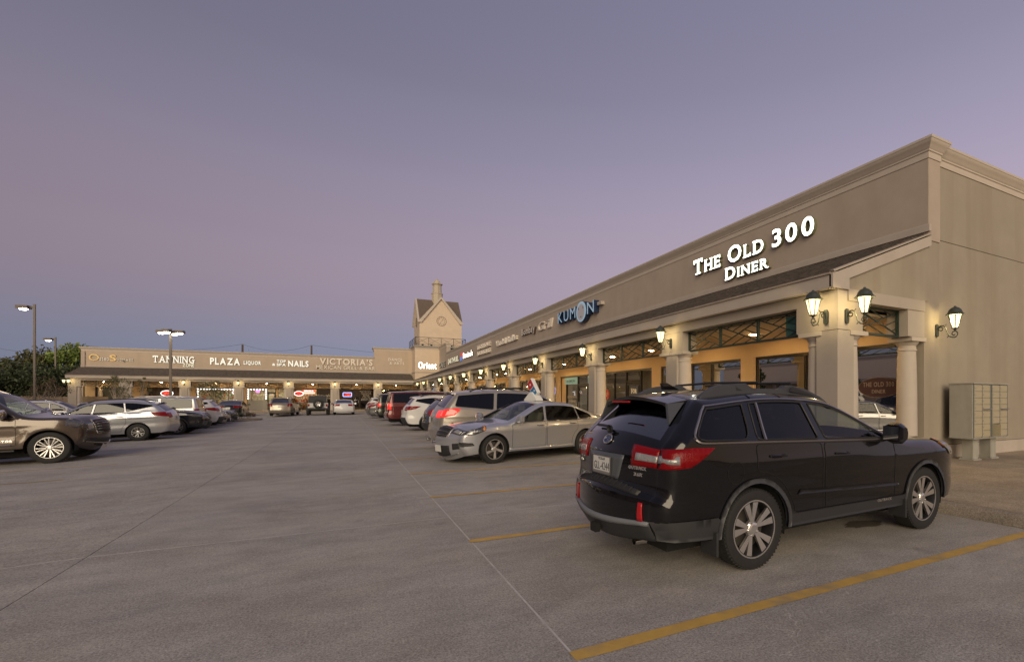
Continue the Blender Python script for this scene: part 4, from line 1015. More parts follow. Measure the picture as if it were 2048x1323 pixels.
# ---------------------------------------------------------------- car-park light poles
POLE = mat('pole_bronze', (.13,.105,.085), .5, metal=.2, noise=.1)
LENS = emis('lot_lamp_lens', (1.0,.95,.78), 26.)
def lot_light(x, y, h, heads, label, rw_=.09, hs=1.0):
    r = empty('lot_light', (x,y,0), label=label, cat='street lamp', group='car-park light poles')
    MB().lathe([(0,0),(.28,0),(.28,.75),(.24,.80),(0,.80)], (0,0,0), 18).build('footing', CURB, r, smooth=True)
    MB().box(-rw_, rw_, -rw_, rw_, .8, h).build('pole', POLE, r)
    MB().box(-rw_*1.1, rw_*1.1, -rw_*1.1, rw_*1.1, h, h+.03).build('pole_cap', POLE, r)
    for k, a in enumerate(heads):
        hd = MB(lambda X,Y,Z,a=a: (X*math.cos(a)-Y*math.sin(a), X*math.sin(a)+Y*math.cos(a), Z))
        hd.box(rw_, .32*hs, -.04, .04, h-.28, h-.16); hd.box(.32*hs, 1.05*hs, -.26*hs, .26*hs, h-.36, h-.10)
        o = hd.build('lamp_head', POLE, r)
        ln = MB(); cx_ = .70*hs; vs = [(0,0)]
        prof = [(0,-.10),(.14,-.09),(.22,-.05),(.25,0)]
        ln.lathe([(q*hs, z*hs) for q, z in prof], (cx_*math.cos(a), cx_*math.sin(a), h-.361), 14); ln.build('lens', LENS, o, smooth=True)
    return r
lot_light(-21.8, 56.1, 9.05, [PI*.93], 'tall single-head car-park light at the far left', .06)
lot_light(-31.0, 84.4, 9.0, [PI*.93], 'distant single-head car-park light standing before the green-lit tree', .065)
lot_light(-13.63, 57.1, 7.75, [R(170), R(-10), R(260), R(80)], 'four-head car-park light in front of the tanning shop', .085, .95)

# ---------------------------------------------------------------- trees and shrubs
def leafmat(name, c, v=.35):
    m = bpy.data.materials.new(name); m.use_nodes = True
    t = m.node_tree; b = t.nodes['Principled BSDF']; b.inputs['Roughness'].default_value = .65
    b.inputs['Subsurface Weight'].default_value = 0
    g = t.nodes.new('ShaderNodeNewGeometry'); n = t.nodes.new('ShaderNodeTexNoise'); n.inputs['Scale'].default_value = .9; n.inputs['Detail'].default_value = 6
    t.links.new(g.outputs['Position'], n.inputs['Vector'])
    r = t.nodes.new('ShaderNodeMapRange'); r.inputs[1].default_value = .3; r.inputs[2].default_value = .7; r.inputs[3].default_value = 1-v; r.inputs[4].default_value = 1+v
    ad = t.nodes.new('ShaderNodeMath'); ad.operation = 'MULTIPLY_ADD'; ad.inputs[1].default_value = .35; 
    t.links.new(g.outputs['Random Per Island'], ad.inputs[0]); t.links.new(n.outputs['Fac'], ad.inputs[2]); 
    sb = t.nodes.new('ShaderNodeMath'); sb.operation = 'SUBTRACT'; sb.inputs[1].default_value = .17; t.links.new(ad.outputs[0], sb.inputs[0]); t.links.new(sb.outputs[0], r.inputs[0])
    vv = t.nodes.new('ShaderNodeVectorMath'); vv.operation = 'SCALE'; vv.inputs[0].default_value = c; t.links.new(r.outputs[0], vv.inputs['Scale'])
    t.links.new(vv.outputs[0], b.inputs['Base Color'])
    return m
BARK = mat('bark', (.13,.10,.075), .95, noise=.3, nscale=8, bump=.6, bscale=30); BARKP = mat('bark_pale', (.36,.30,.24), .9, noise=.2, nscale=8)
LF_D = leafmat('leaf_dark', (.045,.060,.022)); LF_O = leafmat('leaf_olive', (.085,.085,.030)); LF_G = leafmat('leaf_bright', (.15,.20,.038)); LF_B = leafmat('leaf_brown', (.11,.078,.038)); LF_M = leafmat('leaf_myrtle', (.13,.12,.05))  # leaf_bright has the lamp light on the crown put into its colour
def tree(name, x, y, h, rx, leaf, label, seed, trunk_h=.3, nleaf=5200, ls=.26, clumps=26, cat='tree', group=None, bark=None, multi=1, density=1., base=0.):
    rnd = np.random.RandomState(seed); r = empty(name, (x,y,base), label=label, cat=cat, group=group)
    tb = MB(); bark = bark or BARK; th = h*trunk_h
    cent = []
    for k in range(clumps):
        a = rnd.uniform(0, 2*PI); q = math.sqrt(rnd.uniform(.02, 1)); zz = rnd.uniform(0, 1)
        env = math.sin(PI*(.12+.80*zz))**.7
        cent.append((rx*.80*q*env*math.cos(a), rx*.80*q*env*math.sin(a), th+(h-th)*(.06+.86*zz), rx*rnd.uniform(.20,.42)*(1.1-.4*zz)))
    for m_ in range(multi):
        a = 2*PI*m_/multi+rnd.uniform(0,.6); sp = 0 if multi == 1 else rx*.35
        top = (sp*math.cos(a), sp*math.sin(a), th*1.25); r0 = .035*h/(1 if multi == 1 else 2.0)
        tb.tube([(.06*math.cos(a)*(multi > 1), .06*math.sin(a)*(multi > 1), -.05), (top[0]*.45, top[1]*.45, th*.6), top], r0, 7, rads=[r0*1.2, r0*.9, r0*.6])
        for c in cent[m_::multi]:
            mid = ((top[0]+c[0])*.5+rnd.uniform(-.1,.1)*rx, (top[1]+c[1])*.5+rnd.uniform(-.1,.1)*rx, (top[2]+c[2])*.5)
            tb.tube([(top[0]*.8, top[1]*.8, th*1.0), mid, (c[0],c[1],c[2])], .02, 5, rads=[r0*.5, r0*.28, r0*.10])
    tb.build('trunk', bark, r, smooth=True)
    per = int(nleaf/clumps); V = []
    for c in cent:
        d = rnd.normal(size=(per,3)); d /= np.linalg.norm(d, axis=1)[:,None]; d *= (rnd.uniform(.25,1,(per,1))**.5)*c[3]*rnd.uniform(.85,1.2,(per,1)); d[:,2] *= .8
        V.append(np.array(c[:3])+d)
    P = np.vstack(V); n = len(P)
    a = rnd.normal(size=(n,3)); a /= np.linalg.norm(a, axis=1)[:,None]; b = np.cross(a, rnd.normal(size=(n,3))); b /= np.linalg.norm(b, axis=1)[:,None]
    s1 = ls*rnd.uniform(.5,1.25,(n,1)); s2 = s1*.5
    q = np.stack([P-a*s1*.5, P+b*s2*.5+a*s1*.05, P+a*s1*.5, P-b*s2*.5-a*s1*.05], 1).reshape(-1,3)
    me = bpy.data.meshes.new('crown'); me.vertices.add(4*n); me.vertices.foreach_set('co', q.ravel().astype(np.float32))
    me.loops.add(4*n); me.loops.foreach_set('vertex_index', np.arange(4*n, dtype=np.int32)); me.polygons.add(n); me.polygons.foreach_set('loop_start', np.arange(0,4*n,4, dtype=np.int32))
    me.update(calc_edges=True); me.materials.append(leaf); link(bpy.data.objects.new('crown', me), r)
    return r
GT = 'trees behind the fence at the far left'
tree('evergreen_tree', -32.0, 90, 8.6, 4.8, LF_G, 'bright green tree lit by the distant lamp, left of the back shops', 1, ls=.42, nleaf=9000, clumps=40, group=GT)
tree('oak_tree', -34.6, 90, 7.6, 5.5, LF_O, 'olive tree between the two single-head light poles', 2, ls=.42, nleaf=8000, clumps=36, group=GT)
tree('oak_tree', -31.6, 78, 5.3, 5.0, LF_D, 'dark low tree just left of the tall light pole', 3, ls=.38, nleaf=8000, clumps=36, trunk_h=.15, group=GT)
tree('oak_tree', -35.5, 82, 5.9, 5.5, LF_O, 'broad dark tree at the left edge of the view', 4, ls=.42, nleaf=8000, clumps=36, trunk_h=.15, group=GT)
tree('oak_tree', -28.2, 77, 5.0, 4.4, LF_D, 'dark rounded tree right of the tall light pole', 5, ls=.36, nleaf=8000, clumps=34, trunk_h=.12, group=GT)
tree('oak_tree', -41.5, 92, 6.6, 6.0, LF_D, 'far tree showing over the others at the left edge', 6, ls=.45, nleaf=6000, clumps=30, trunk_h=.15, group=GT)
tree('crape_myrtle', -23.4, 62.4, 3.5, 1.6, LF_B, 'brownish crape myrtle with pale forked trunks left of the back shops', 7, .38, 1500, .13, 22, bark=BARKP, multi=4)
tree('crape_myrtle', -18.4, 61.6, 3.75, 1.35, LF_M, 'thin crape myrtle before the leftmost back window', 8, .3, 1700, .13, 24, bark=BARKP, multi=3)
tree('crape_myrtle', -16.9, 62.2, 3.7, .8, LF_M, 'narrow pale crape myrtle beside the second back pier', 18, .25, 700, .12, 14, bark=BARKP, multi=3)
tree('crape_myrtle', -11.6, 61.6, 3.35, 1.6, LF_M, 'bushy crape myrtle before the bulb-framed liquor window', 9, .28, 2100, .13, 26, bark=BARKP, multi=4)
GB = 'treetops over the back roof'
tree('roofline_tree', -27.6, 92, 8.9, 1.6, LF_G, 'small treetop over the left end of the back roof', 10, ls=.3, nleaf=1200, clumps=12, group=GB)
tree('roofline_tree', -24.2, 92, 8.9, 2.2, LF_O, 'wider treetop over the gold lettering', 11, ls=.3, nleaf=1600, clumps=16, group=GB)
tree('roofline_tree', -8.6, 95, 9.3, 2.6, LF_O, 'treetop over the liquor shop sign, beside a utility pole', 12, ls=.3, nleaf=1800, clumps=18, group=GB)
# shrubs
def shrub(x, y, h, rx, leaf, label, seed, base=.1, n=500, dz=0.): return tree('shrub', x, y, h, rx, leaf, label, seed, .1, n, .09, 14, 'shrub', bark=BARK, multi=3, base=base)
shrub(-6.1, 45.2, .32, .5, LF_B, 'low brown plant at the tip of the planted island', 30)
shrub(-7.1, 45.9, .36, .6, LF_D, 'low dark plant further back on the planted island', 31)
shrub(-4.1, 61.4, .9, .75, LF_D, 'dark shrub between the tan crossover and the jeep', 32, .15)
shrub(-5.1, 61.5, .7, .6, LF_O, 'smaller shrub behind the tan crossover', 33, .15)
# reflected surroundings beyond the left edge of the view: trees and the facing wing
for k, (x, y, h, rx) in enumerate(((-20.5, 18, 5.6, 2.8), (-21.5, 33, 5.4, 2.6), (-23.5, 46, 5.4, 2.4))):
    tree('oak_tree', x, y, h, rx, LF_D, ('near','middle','far')[k]+' live oak across the lot, seen mirrored in the diner glass', 40+k, ls=.34, nleaf=5000, clumps=30, group='live oaks across the lot')
fw = empty('facing_shop_wing', label='low cream shop building across the lot, seen mirrored in the diner glass', cat='shop building')
box('wall', mat('stucco_facing', (.78,.68,.53), .9, noise=.05), -38, -30, -22, 59, 0, 5.9, fw)
c_ = MB(); molding(c_, [(-30, -22), (-30, 59)], [(o, z) for o, z in CORN], 5.9); c_.build('cornice', TRIM2, fw)
box('canopy', TRIM, -29.98, -27.4, -22, 58, 3.4, 3.7, fw)
for k in range(15): box('pier', PIER, -28, -27.5, -21.5+5.2*k, -21+5.2*k, 0, 3.4, fw)

# ---------------------------------------------------------------- fence, utility poles, wires
FEN = mat('fence_wood', (.25,.20,.155), .9, noise=.2, nscale=5)
fen = empty('board_fence', label='weathered wooden board fence below the trees at the far left', cat='fence')
bm_ = MB().box(-.073,.073,-.012,.012,.05,1.75).mesh('board', FEN)
import itertools
for k in range(150):
    x = -45+.155*k; inst('board', bm_, fen, (x, 70.2, random.uniform(-.02,.02)))
for k in range(10): MB().box(-45+2.4*k-.05, -45+2.4*k+.05, 70.23, 70.33, 0, 1.8).build('post', FEN, fen)
for z in (.5, 1.4): box('rail', FEN, -45, -21.8, 70.22, 70.26, z-.05, z+.05, fen)
UPM = mat('utility_pole_wood', (.12,.085,.065), .95, noise=.2, nscale=5)
def upole(x, y, h, label, arms=True, r_=.16):
    r = empty('utility_pole', (x,y,0), label=label, cat='utility pole', group='utility poles behind the shops')
    MB().tube([(0,0,0),(0,0,h)], r_, 8, rads=[r_*1.2, r_*.85]).build('pole', UPM, r)
    if arms: MB().box(-.9,.9,-.06,.06,h-1.0,h-.86).build('cross_arm', UPM, r)
    for s in (-.75, 0, .75):
        MB().lathe([(0,0),(.05,.02),(.06,.1),(.03,.16),(0,.16)], (s,0,h-.86 if s else h), 6).build('insulator', STEEL, r)
def at(px, Z):
    a = (px-1206.2)/980.3; e = R(28); return Z*(a*math.cos(e)+math.sin(e)), Z*(-a*math.sin(e)+math.cos(e))
up = []
for px, Z, top, lab in ((143, 66, 688, 'utility pole rising behind the bright green tree'), (485, 78, 689, 'utility pole behind the liquor shop sign'), (623, 80, 691, 'utility pole over the restaurant sign'), (-28, 62, 690, 'utility pole just beyond the left edge of the view')):
    x, y = at(px, Z); h = 1.51+(797-top)/980.3*Z; upole(x, y, h, lab, px in (143, -28)); up.append((x,y,h))
WIRE = mat('wire', (.03,.03,.035), .6)
def wire(a, b, sag, label):
    n = 14; pts = [tuple(a[i]+(b[i]-a[i])*k/n - (sag*4*(k/n)*(1-k/n) if i == 2 else 0) for i in range(3)) for k in range(n+1)]
    MB().tube(pts, .022, 4).build('overhead_wire', WIRE, label=label, cat='wire', group='overhead wires')
order = [up[3], up[0], up[1], up[2]]
far = (up[2][0]+40, up[2][1]+4, up[2][2])
wl_ = ['topmost overhead wire left of the green tree','overhead wire above the tanning sign','overhead wire between the two right utility poles','overhead wire right of the last utility pole']
for i, (a, b) in enumerate(zip(order, order[1:]+[far])): wire((a[0],a[1],a[2]+.1), (b[0],b[1],b[2]+.1), 1.0, wl_[i])
for k, dz in enumerate((1.2, 2.6, 4.0)):
    wire((up[3][0], up[3][1], up[3][2]+.1-dz), (up[0][0], up[0][1], up[0][2]-.6-dz*.9), .8, ('second','third','lowest')[k]+' overhead wire crossing behind the tall left light pole')
# ================================================================ cars
def pip(px, pz, poly):
    """vectorised point in polygon"""
    poly = np.asarray(poly); ins = np.zeros(len(px), bool); n = len(poly); j = n-1
    for i in range(n):
        xi, zi = poly[i]; xj, zj = poly[j]
        c = ((zi > pz) != (zj > pz)); den = (zj-zi) if abs(zj-zi) > 1e-12 else 1e-12
        ins ^= c & (px < (xj-xi)*(pz-zi)/den+xi); j = i
    return ins
def densify(poly, step, closed=True):
    out = []; n = len(poly)
    for i in range(n if closed else n-1):
        a = np.array(poly[i]); b = np.array(poly[(i+1) % n]); k = max(1, int(np.linalg.norm(b-a)/step))
        for q in range(k): out.append(tuple(a+(b-a)*q/k))
    if not closed: out.append(tuple(poly[-1]))
    return out
def clip_half(poly, p, q, keep):
    """keep the side of line p->q where cross*keep >= 0"""
    out = []; n = len(poly); f = lambda a: ((q[0]-p[0])*(a[1]-p[1])-(q[1]-p[1])*(a[0]-p[0]))*keep
    for i in range(n):
        a, b = poly[i], poly[(i+1) % n]; fa, fb = f(a), f(b)
        if fa >= 0: out.append(a)
        if (fa > 0) != (fb > 0) and abs(fa-fb) > 1e-12:
            t = fa/(fa-fb); out.append((a[0]+(b[0]-a[0])*t, a[1]+(b[1]-a[1])*t))
    return out
def inset_round(poly, r=.05, n=3):
    """round the corners of a polygon"""
    out = []; m = len(poly)
    for i in range(m):
        p, c, q = [np.array(poly[k % m]) for k in (i-1, i, i+1)]
        a = p-c; b = q-c; la, lb = np.linalg.norm(a), np.linalg.norm(b)
        if la < 1e-6 or lb < 1e-6: continue
        cs = np.dot(a, b)/(la*lb); rr = min(r, la*.45, lb*.45)
        if cs < -.94: out.append(tuple(c)); continue
        p0 = c+a/la*rr; p1 = c+b/lb*rr
        for k in range(n+1):
            t = k/n; out.append(tuple((1-t)**2*p0+2*t*(1-t)*c+t*t*p1))
    return out
SEGT = [0,.045,.13,.25,.38,.5,.62,.75,.87,.955]
class Shape:
    def __init__(s, **k):
        s.__dict__.update(dict(tumble=.34, kf=.17, kr=.10, Lf=.75, Lr=.55, rr=.085, sill=.30, low=.05, flare=.0, crease=.010, archgap=.055, winin=.085, handle_dx=.17)); s.__dict__.update(k)
        K = s.keys; s.nk = len(K); X = []; Z = []; Cn = []; S_ = []
        P = [np.array(q[:2], float) for q in K]; cr_ = [q[2] for q in K]
        for i in range(s.nk-1):
            p0, p1, p2, p3 = P[max(i-1,0)], P[i], P[i+1], P[min(i+2, s.nk-1)]
            d = np.linalg.norm(p2-p1)
            m1 = (p2-p0); m2 = (p3-p1); m1 = m1/max(np.linalg.norm(m1),1e-6)*d*.9; m2 = m2/max(np.linalg.norm(m2),1e-6)*d*.9
            if len(K[i]) > 3: m1 = (p2-p1)          # sharp key
            if len(K[i+1]) > 3: m2 = (p2-p1)
            for t in SEGT:
                h = (2*t**3-3*t*t+1)*p1+(t**3-2*t*t+t)*m1+(-2*t**3+3*t*t)*p2+(t**3-t*t)*m2
                X.append(h[0]); Z.append(h[1]); Cn.append(cr_[i]+(cr_[i+1]-cr_[i])*(t*t*(3-2*t))); S_.append(i+t)
        X.append(P[-1][0]); Z.append(P[-1][1]); Cn.append(cr_[-1]); S_.append(s.nk-1)
        s.bx, s.bz, s.cn, s.sp = map(np.array, (X, Z, Cn, S_))
        tx = np.gradient(s.bx); tz = np.gradient(s.bz); l = np.hypot(tx, tz)+1e-9
        nx, nz = tz/l, -tx/l
        if nz[len(nz)//2] < 0: nx, nz = -nx, -nz
        for _ in range(3):
            nx = np.convolve(np.pad(nx,1,'edge'), [.25,.5,.25], 'valid'); nz = np.convolve(np.pad(nz,1,'edge'), [.25,.5,.25], 'valid')
        l = np.hypot(nx, nz); s.nx, s.nz = nx/l, nz/l
        s.xf, s.xr = s.bx.max(), s.bx.min(); s.zt = s.bz.max()
        s.wbx = s.halfw(s.bx, s.bz)
    def belt(s, x): return np.interp(x, s.beltx, s.beltz)
    def near(s, x, z):
        """distance to the outline and the outline's smoothed normal there"""
        ax, az = s.bx[:-1], s.bz[:-1]; dx, dz = np.diff(s.bx), np.diff(s.bz); L2 = dx*dx+dz*dz+1e-12
        t = np.clip(((x[:,None]-ax)*dx+(z[:,None]-az)*dz)/L2, 0, 1); D = (x[:,None]-ax-t*dx)**2+(z[:,None]-az-t*dz)**2
        k = D.argmin(1); r = np.arange(len(x)); tt = t[r, k]
        return np.sqrt(D[r, k]), s.nx[k]*(1-tt)+s.nx[k+1]*tt, s.nz[k]*(1-tt)+s.nz[k+1]*tt
    def dist(s, x, z): return s.near(x, z)[0]
    def snap(s, poly, d=.085):
        out = []
        for x, z in poly:
            j = int(np.argmin((s.bx-x)**2+(s.bz-z)**2)); q = math.hypot(s.bx[j]-x, s.bz[j]-z)
            # project on the outline when the corner is meant to reach it
            if q < d:
                dx = np.diff(s.bx); dz = np.diff(s.bz); t = np.clip(((x-s.bx[:-1])*dx+(z-s.bz[:-1])*dz)/(dx*dx+dz*dz+1e-12), 0, 1)
                ux, uz = s.bx[:-1]+t*dx, s.bz[:-1]+t*dz; k = int(np.argmin((ux-x)**2+(uz-z)**2))
                out.append((ux[k]-s.nx[k]*.0015, uz[k]-s.nz[k]*.0015))
            else: out.append((x, z))
        return out
    def base(s, x, z):
        x = np.atleast_1d(np.asarray(x, float)); z = np.atleast_1d(np.asarray(z, float)); Wh = s.W/2; zb = s.belt(x)
        w_ = Wh*(1-s.low*np.clip((.60-z)/.40, 0, 1.3)**2-.030*np.clip((z-.72)/(zb-.72), 0, 1)**2)
        up = np.clip(z-zb, 0, None)
        w_ = w_-s.tumble*up*np.clip(up/.10+.35, 0, 1)-.008*np.clip(up/.02, 0, 1)
        if s.crease: 
            zc = zb-.16; w_ = w_+s.crease*np.exp(-((z-zc)/.045)**2)
            w_ = w_-s.crease*.9*np.exp(-((z-(zb-.42))/.12)**2)
        tf = np.clip((x-(s.xf-s.Lf))/s.Lf, 0, 1); tr = np.clip(((s.xr+s.Lr)-x)/s.Lr, 0, 1)
        w_ = w_*(1-s.kf*tf**2.3)*(1-s.kr*tr**2.3)
        if s.flare:
            for ax_ in (s.wb/2, -s.wb/2):
                d = np.hypot(x-ax_, z-s.wr); w_ = w_+s.flare*np.exp(-((d-s.wr-.10)/.11)**2)
        return w_
    def halfw(s, x, z):
        x = np.atleast_1d(np.asarray(x, float)); z = np.atleast_1d(np.asarray(z, float))
        q = np.clip((s.rr-s.dist(x, z))/s.rr, 0, .9995)
        return s.base(x, z)-s.rr*(1-np.sqrt(1-q*q))
    def side(s, x, z, sgn, off=0.):
        x = np.atleast_1d(np.asarray(x, float)); z = np.atleast_1d(np.asarray(z, float)); e = .004
        gx = (s.base(x+e, z)-s.base(x-e, z))/(2*e); gz_ = (s.base(x, z+e)-s.base(x, z-e))/(2*e)
        d, nx, nz = s.near(x, z); q = np.clip((s.rr-d)/s.rr, 0, .9995); k = q/np.sqrt(1-q*q)
        n = np.stack([-gx+k*nx, np.ones_like(gx), -gz_+k*nz], 1); n /= np.linalg.norm(n, axis=1)[:,None]
        y = s.base(x, z)-s.rr*(1-np.sqrt(1-q*q))
        p = np.stack([x, y, z], 1)+n*off
        p[:,1] *= sgn; n[:,1] *= sgn
        return p, n
    def strip(s, sp, v, off=0.):
        sp = np.atleast_1d(np.asarray(sp, float)); v = np.atleast_1d(np.asarray(v, float))
        I = lambda a: np.interp(sp, s.sp, a)
        nx, nz = I(s.nx), I(s.nz); b = I(s.cn)*(1-np.abs(v)**2)**1.25+off
        return np.stack([I(s.bx)+nx*b, v*I(s.wbx), I(s.bz)+nz*b], 1), np.stack([nx, 0*nx, nz], 1)

def mk(name, verts, faces, m, parent, normals=None, smooth=True):
    me = bpy.data.meshes.new(name); me.from_pydata([tuple(map(float, q)) for q in verts], [], [tuple(map(int, f)) for f in faces])
    if smooth: me.polygons.foreach_set('use_smooth', [True]*len(me.polygons))
    me.materials.append(m); me.update()
    if normals is not None: me.normals_split_custom_set_from_vertices([tuple(map(float, q)) for q in normals])
    return link(bpy.data.objects.new(name, me), parent)

def cdt_fill(verts, edges):
    r = delaunay_2d_cdt([Vector(map(float, v)) for v in verts], edges, [], 0, 1e-5)
    V = np.array([tuple(v) for v in r[0]]); T = []
    for f in r[2]:
        for k in range(1, len(f)-1): T.append((f[0], f[k], f[k+1]))
    return V, np.array(T)
def loop_edges(b, n, closed=True): return [(b+k, b+(k+1) % n) for k in range(n if closed else n-1)]

def side_patch(sh, poly, sgn, off=.006, step=.05, skirt=.012):
    poly = densify(poly, step); n = len(poly); V = list(poly)
    a = np.array(poly); x0, z0 = a.min(0); x1, z1 = a.max(0)
    gx, gz = np.meshgrid(np.arange(x0+step/2, x1, step), np.arange(z0+step/2, z1, step)); g = np.stack([gx.ravel(), gz.ravel()], 1)
    if len(g):
        k = pip(g[:,0], g[:,1], poly); g = g[k]; V += [tuple(q) for q in g]
    P, T = cdt_fill(V, loop_edges(0, n)); c = P[T].mean(1); T = T[pip(c[:,0], c[:,1], poly)]
    p, nn = sh.side(P[:,0], P[:,1], sgn, off); 
    q, n2 = sh.side([v[0] for v in poly], [v[1] for v in poly], sgn, off-skirt)
    b = len(p); idx = {tuple(np.round(v, 5)): i for i, v in enumerate(P)}
    F = [tuple(t) if sgn < 0 else tuple(t[::-1]) for t in T]; vs = np.vstack([p, q])
    for k in range(n):
        i = idx.get(tuple(np.round(poly[k], 5))); j = idx.get(tuple(np.round(poly[(k+1) % n], 5)))
        if i is not None and j is not None: F.append((i, j, b+(k+1) % n, b+k))
    return vs, F
def strip_patch(sh, corners, off=.006, skirt=.012, nu=6, nv=8):
    """corners: four (s, v): bottom-left, bottom-right, top-right, top-left; bilinear"""
    c = np.array(corners, float); vs = []; F = []
    U, W_ = np.meshgrid(np.linspace(0,1,nu), np.linspace(0,1,nv), indexing='ij')
    q = (1-U)[...,None]*((1-W_)[...,None]*c[0]+W_[...,None]*c[1])+U[...,None]*((1-W_)[...,None]*c[3]+W_[...,None]*c[2])
    p, _ = sh.strip(q[...,0].ravel(), q[...,1].ravel(), off); p2, _ = sh.strip(q[...,0].ravel(), q[...,1].ravel(), off-skirt)
    I = lambda i, j: i*nv+j
    for i in range(nu-1):
        for j in range(nv-1): F.append((I(i,j), I(i,j+1), I(i+1,j+1), I(i+1,j)))
    b = nu*nv; ring = [I(0,j) for j in range(nv)]+[I(i,nv-1) for i in range(1,nu)]+[I(nu-1,j) for j in range(nv-2,-1,-1)]+[I(i,0) for i in range(nu-2,0,-1)]
    for k in range(len(ring)):
        a, d = ring[k], ring[(k+1) % len(ring)]; F.append((a, b+a, b+d, d))
    return np.vstack([p, p2]), F
def join(*ps):
    V = []; F = []; b = 0
    for v, f in ps: V.append(np.asarray(v)); F += [tuple(int(i)+b for i in q) for q in f]; b += len(v)
    return np.vstack(V), F

TYRE = mat('tyre_rubber', (.016,.016,.016), .75, noise=.2, nscale=40)
ALLOY = mat('alloy', (.74,.73,.72), .30, metal=.9); ALLOYD = mat('alloy_dark', (.06,.06,.065), .4, metal=.8); CHROME = mat('chrome', (.62,.60,.58), .14, metal=1.); SATIN = mat('satin_trim', (.42,.39,.36), .32, metal=1.)
CLAD = mat('cladding_grey', (.026,.027,.030), .55); UNDER = mat('underbody', (.008,.008,.008), .95)
REDL = mat('tail_red', (.15,.002,.004), .2, coat=.1, spec=.2, emit=(1,.01,.01), estr=.03, bump=.5, bscale=70); REDLIT = mat('tail_red_lit', (.3,.004,.006), .15, coat=1., emit=(1,.035,.02), estr=.75)
CLEARL = mat('lamp_clear', (.36,.36,.35), .12, metal=.4, coat=1., noise=.4, nscale=30, bump=.5, bscale=60); AMBER = mat('lamp_amber', (.6,.22,.03), .2, coat=1.); REFLR = mat('reflector_red', (.38,.01,.015), .3)
HEADD = mat('headlamp_housing', (.12,.12,.125), .15, metal=.6, coat=1., noise=.6, nscale=14, bump=.4, bscale=50)
CARGLASS_D = glass('car_glass_privacy', (.05,.05,.05), .0); CARGLASS_C = glass('car_glass_clear', (.66,.72,.66), .0); CARGLASS_M = glass('car_glass_tint', (.16,.17,.17), .0)
SEATM = mat('seat_fabric', (.16,.145,.125), .85); SEATB = mat('seat_black', (.03,.03,.03), .8); DASHM = mat('dashboard', (.07,.065,.06), .7)
PLATE = mat('plate_white', (.62,.62,.60), .45); PLATEK = mat('plate_print', (.05,.05,.05), .5)
def paint(name, c, metal=.55, rough=.30):
    return mat('paint_'+name, c, rough, metal=metal, coat=1., spec=.5 if metal > .2 else .12)

WHEELS = {}
def wheel_meshes(r, wdt, rim, style):
    key = (r, wdt, rim, style)
    if key in WHEELS: return WHEELS[key]
    h = wdt/2
    ty = MB().lathe([(rim-.012,-h*.8),(rim,-h*.92),(r*.86,-h),(r*.955,-h*.90),(r*.992,-h*.70),(r,-h*.4),(r,h*.4),(r*.992,h*.70),(r*.955,h*.90),(r*.86,h),(rim,h*.92),(rim-.012,h*.78)], (0,0,0), 44, 'y')
    for k in range(60):                                        # shoulder tread blocks
        a = 2*PI*k/60
        for s_ in (-1, 1):
            ty.bar((r*.978*math.cos(a), s_*h*.66-.02, r*.978*math.sin(a)), (r*.978*math.cos(a+.03), s_*h*.66+.02, r*.978*math.sin(a+.03)), .024, .012)
    tm = ty.mesh('tyre', TYRE, smooth=True)
    rm = MB().lathe([(rim-.004,h*.78),(rim-.006,h*.86),(rim-.022,h*.86),(rim-.030,h*.70),(rim-.036,h*.2),(rim-.05,-h*.5),(.06,-h*.5)], (0,0,0), 40, 'y')
    sp = MB(); n, kind = style
    def spoke(a, w0, w1, y0, y1, tw=0., r0=.05, r1=None):
        r1 = r1 or rim-.024; ca, sa = math.cos(a), math.sin(a); ca2, sa2 = math.cos(a+tw), math.sin(a+tw)
        vs = []
        for (rr, ww, yy, C_, S__) in ((r0, w0, y0, ca, sa), (r1, w1, y1, ca2, sa2)):
            for (q, dy) in ((-ww, 0), (ww, 0), (ww*.75, -.03), (-ww*.75, -.03)):
                vs.append((rr*C_-q*S__, yy+dy, rr*S__+q*C_))
        sp.add(vs, [(0,1,2,3),(7,6,5,4),(0,4,5,1),(1,5,6,2),(2,6,7,3),(3,7,4,0)])
    for k in range(n):
        a = 2*PI*(k+.25)/n
        if kind == 'v': 
            for q in (-1, 1): spoke(a+q*.42/n, .16*rim/n, .36*rim/n, h*.70, h*.80, q*.85/n)
        elif kind == 'w':
            for q in (-1, 1): spoke(a+q*.40/n, .24*rim/n, .62*rim/n, h*.70, h*.82, q*.72/n)
        elif kind == 'swirl': spoke(a, .022, .034, h*.66, h*.82, .28)
        elif kind == 'plain': spoke(a, .018, .026, h*.66, h*.82)
        else: spoke(a, .030, .042, h*.62, h*.80)
    sp.lathe([(0,h*.80),(.035,h*.80),(.055,h*.74),(.068,h*.62),(.075,h*.4)], (0,0,0), 20, 'y')
    sp.lathe([(rim-.003,h*.80),(rim-.004,h*.88),(rim-.016,h*.88),(rim-.020,h*.74)], (0,0,0), 40, 'y')
    for k in range(5):
        a = 2*PI*k/5; sp.lathe([(0,h*.79),(.010,h*.79),(.010,h*.6)], (.056*math.cos(a), 0, .056*math.sin(a)), 6, 'y')
    bk = MB().lathe([(0,-.02),(rim*.72,-.02),(rim*.72,.005),(.07,.01),(0,.01)], (0,0,0), 28, 'y')
    WHEELS[key] = (tm, rm.mesh('rim_barrel', ALLOYD, smooth=True), sp.mesh('rim', ALLOY), bk.mesh('brake_disc', mat('brake_disc', (.12,.11,.10), .5, metal=.8), smooth=True))
    return WHEELS[key]
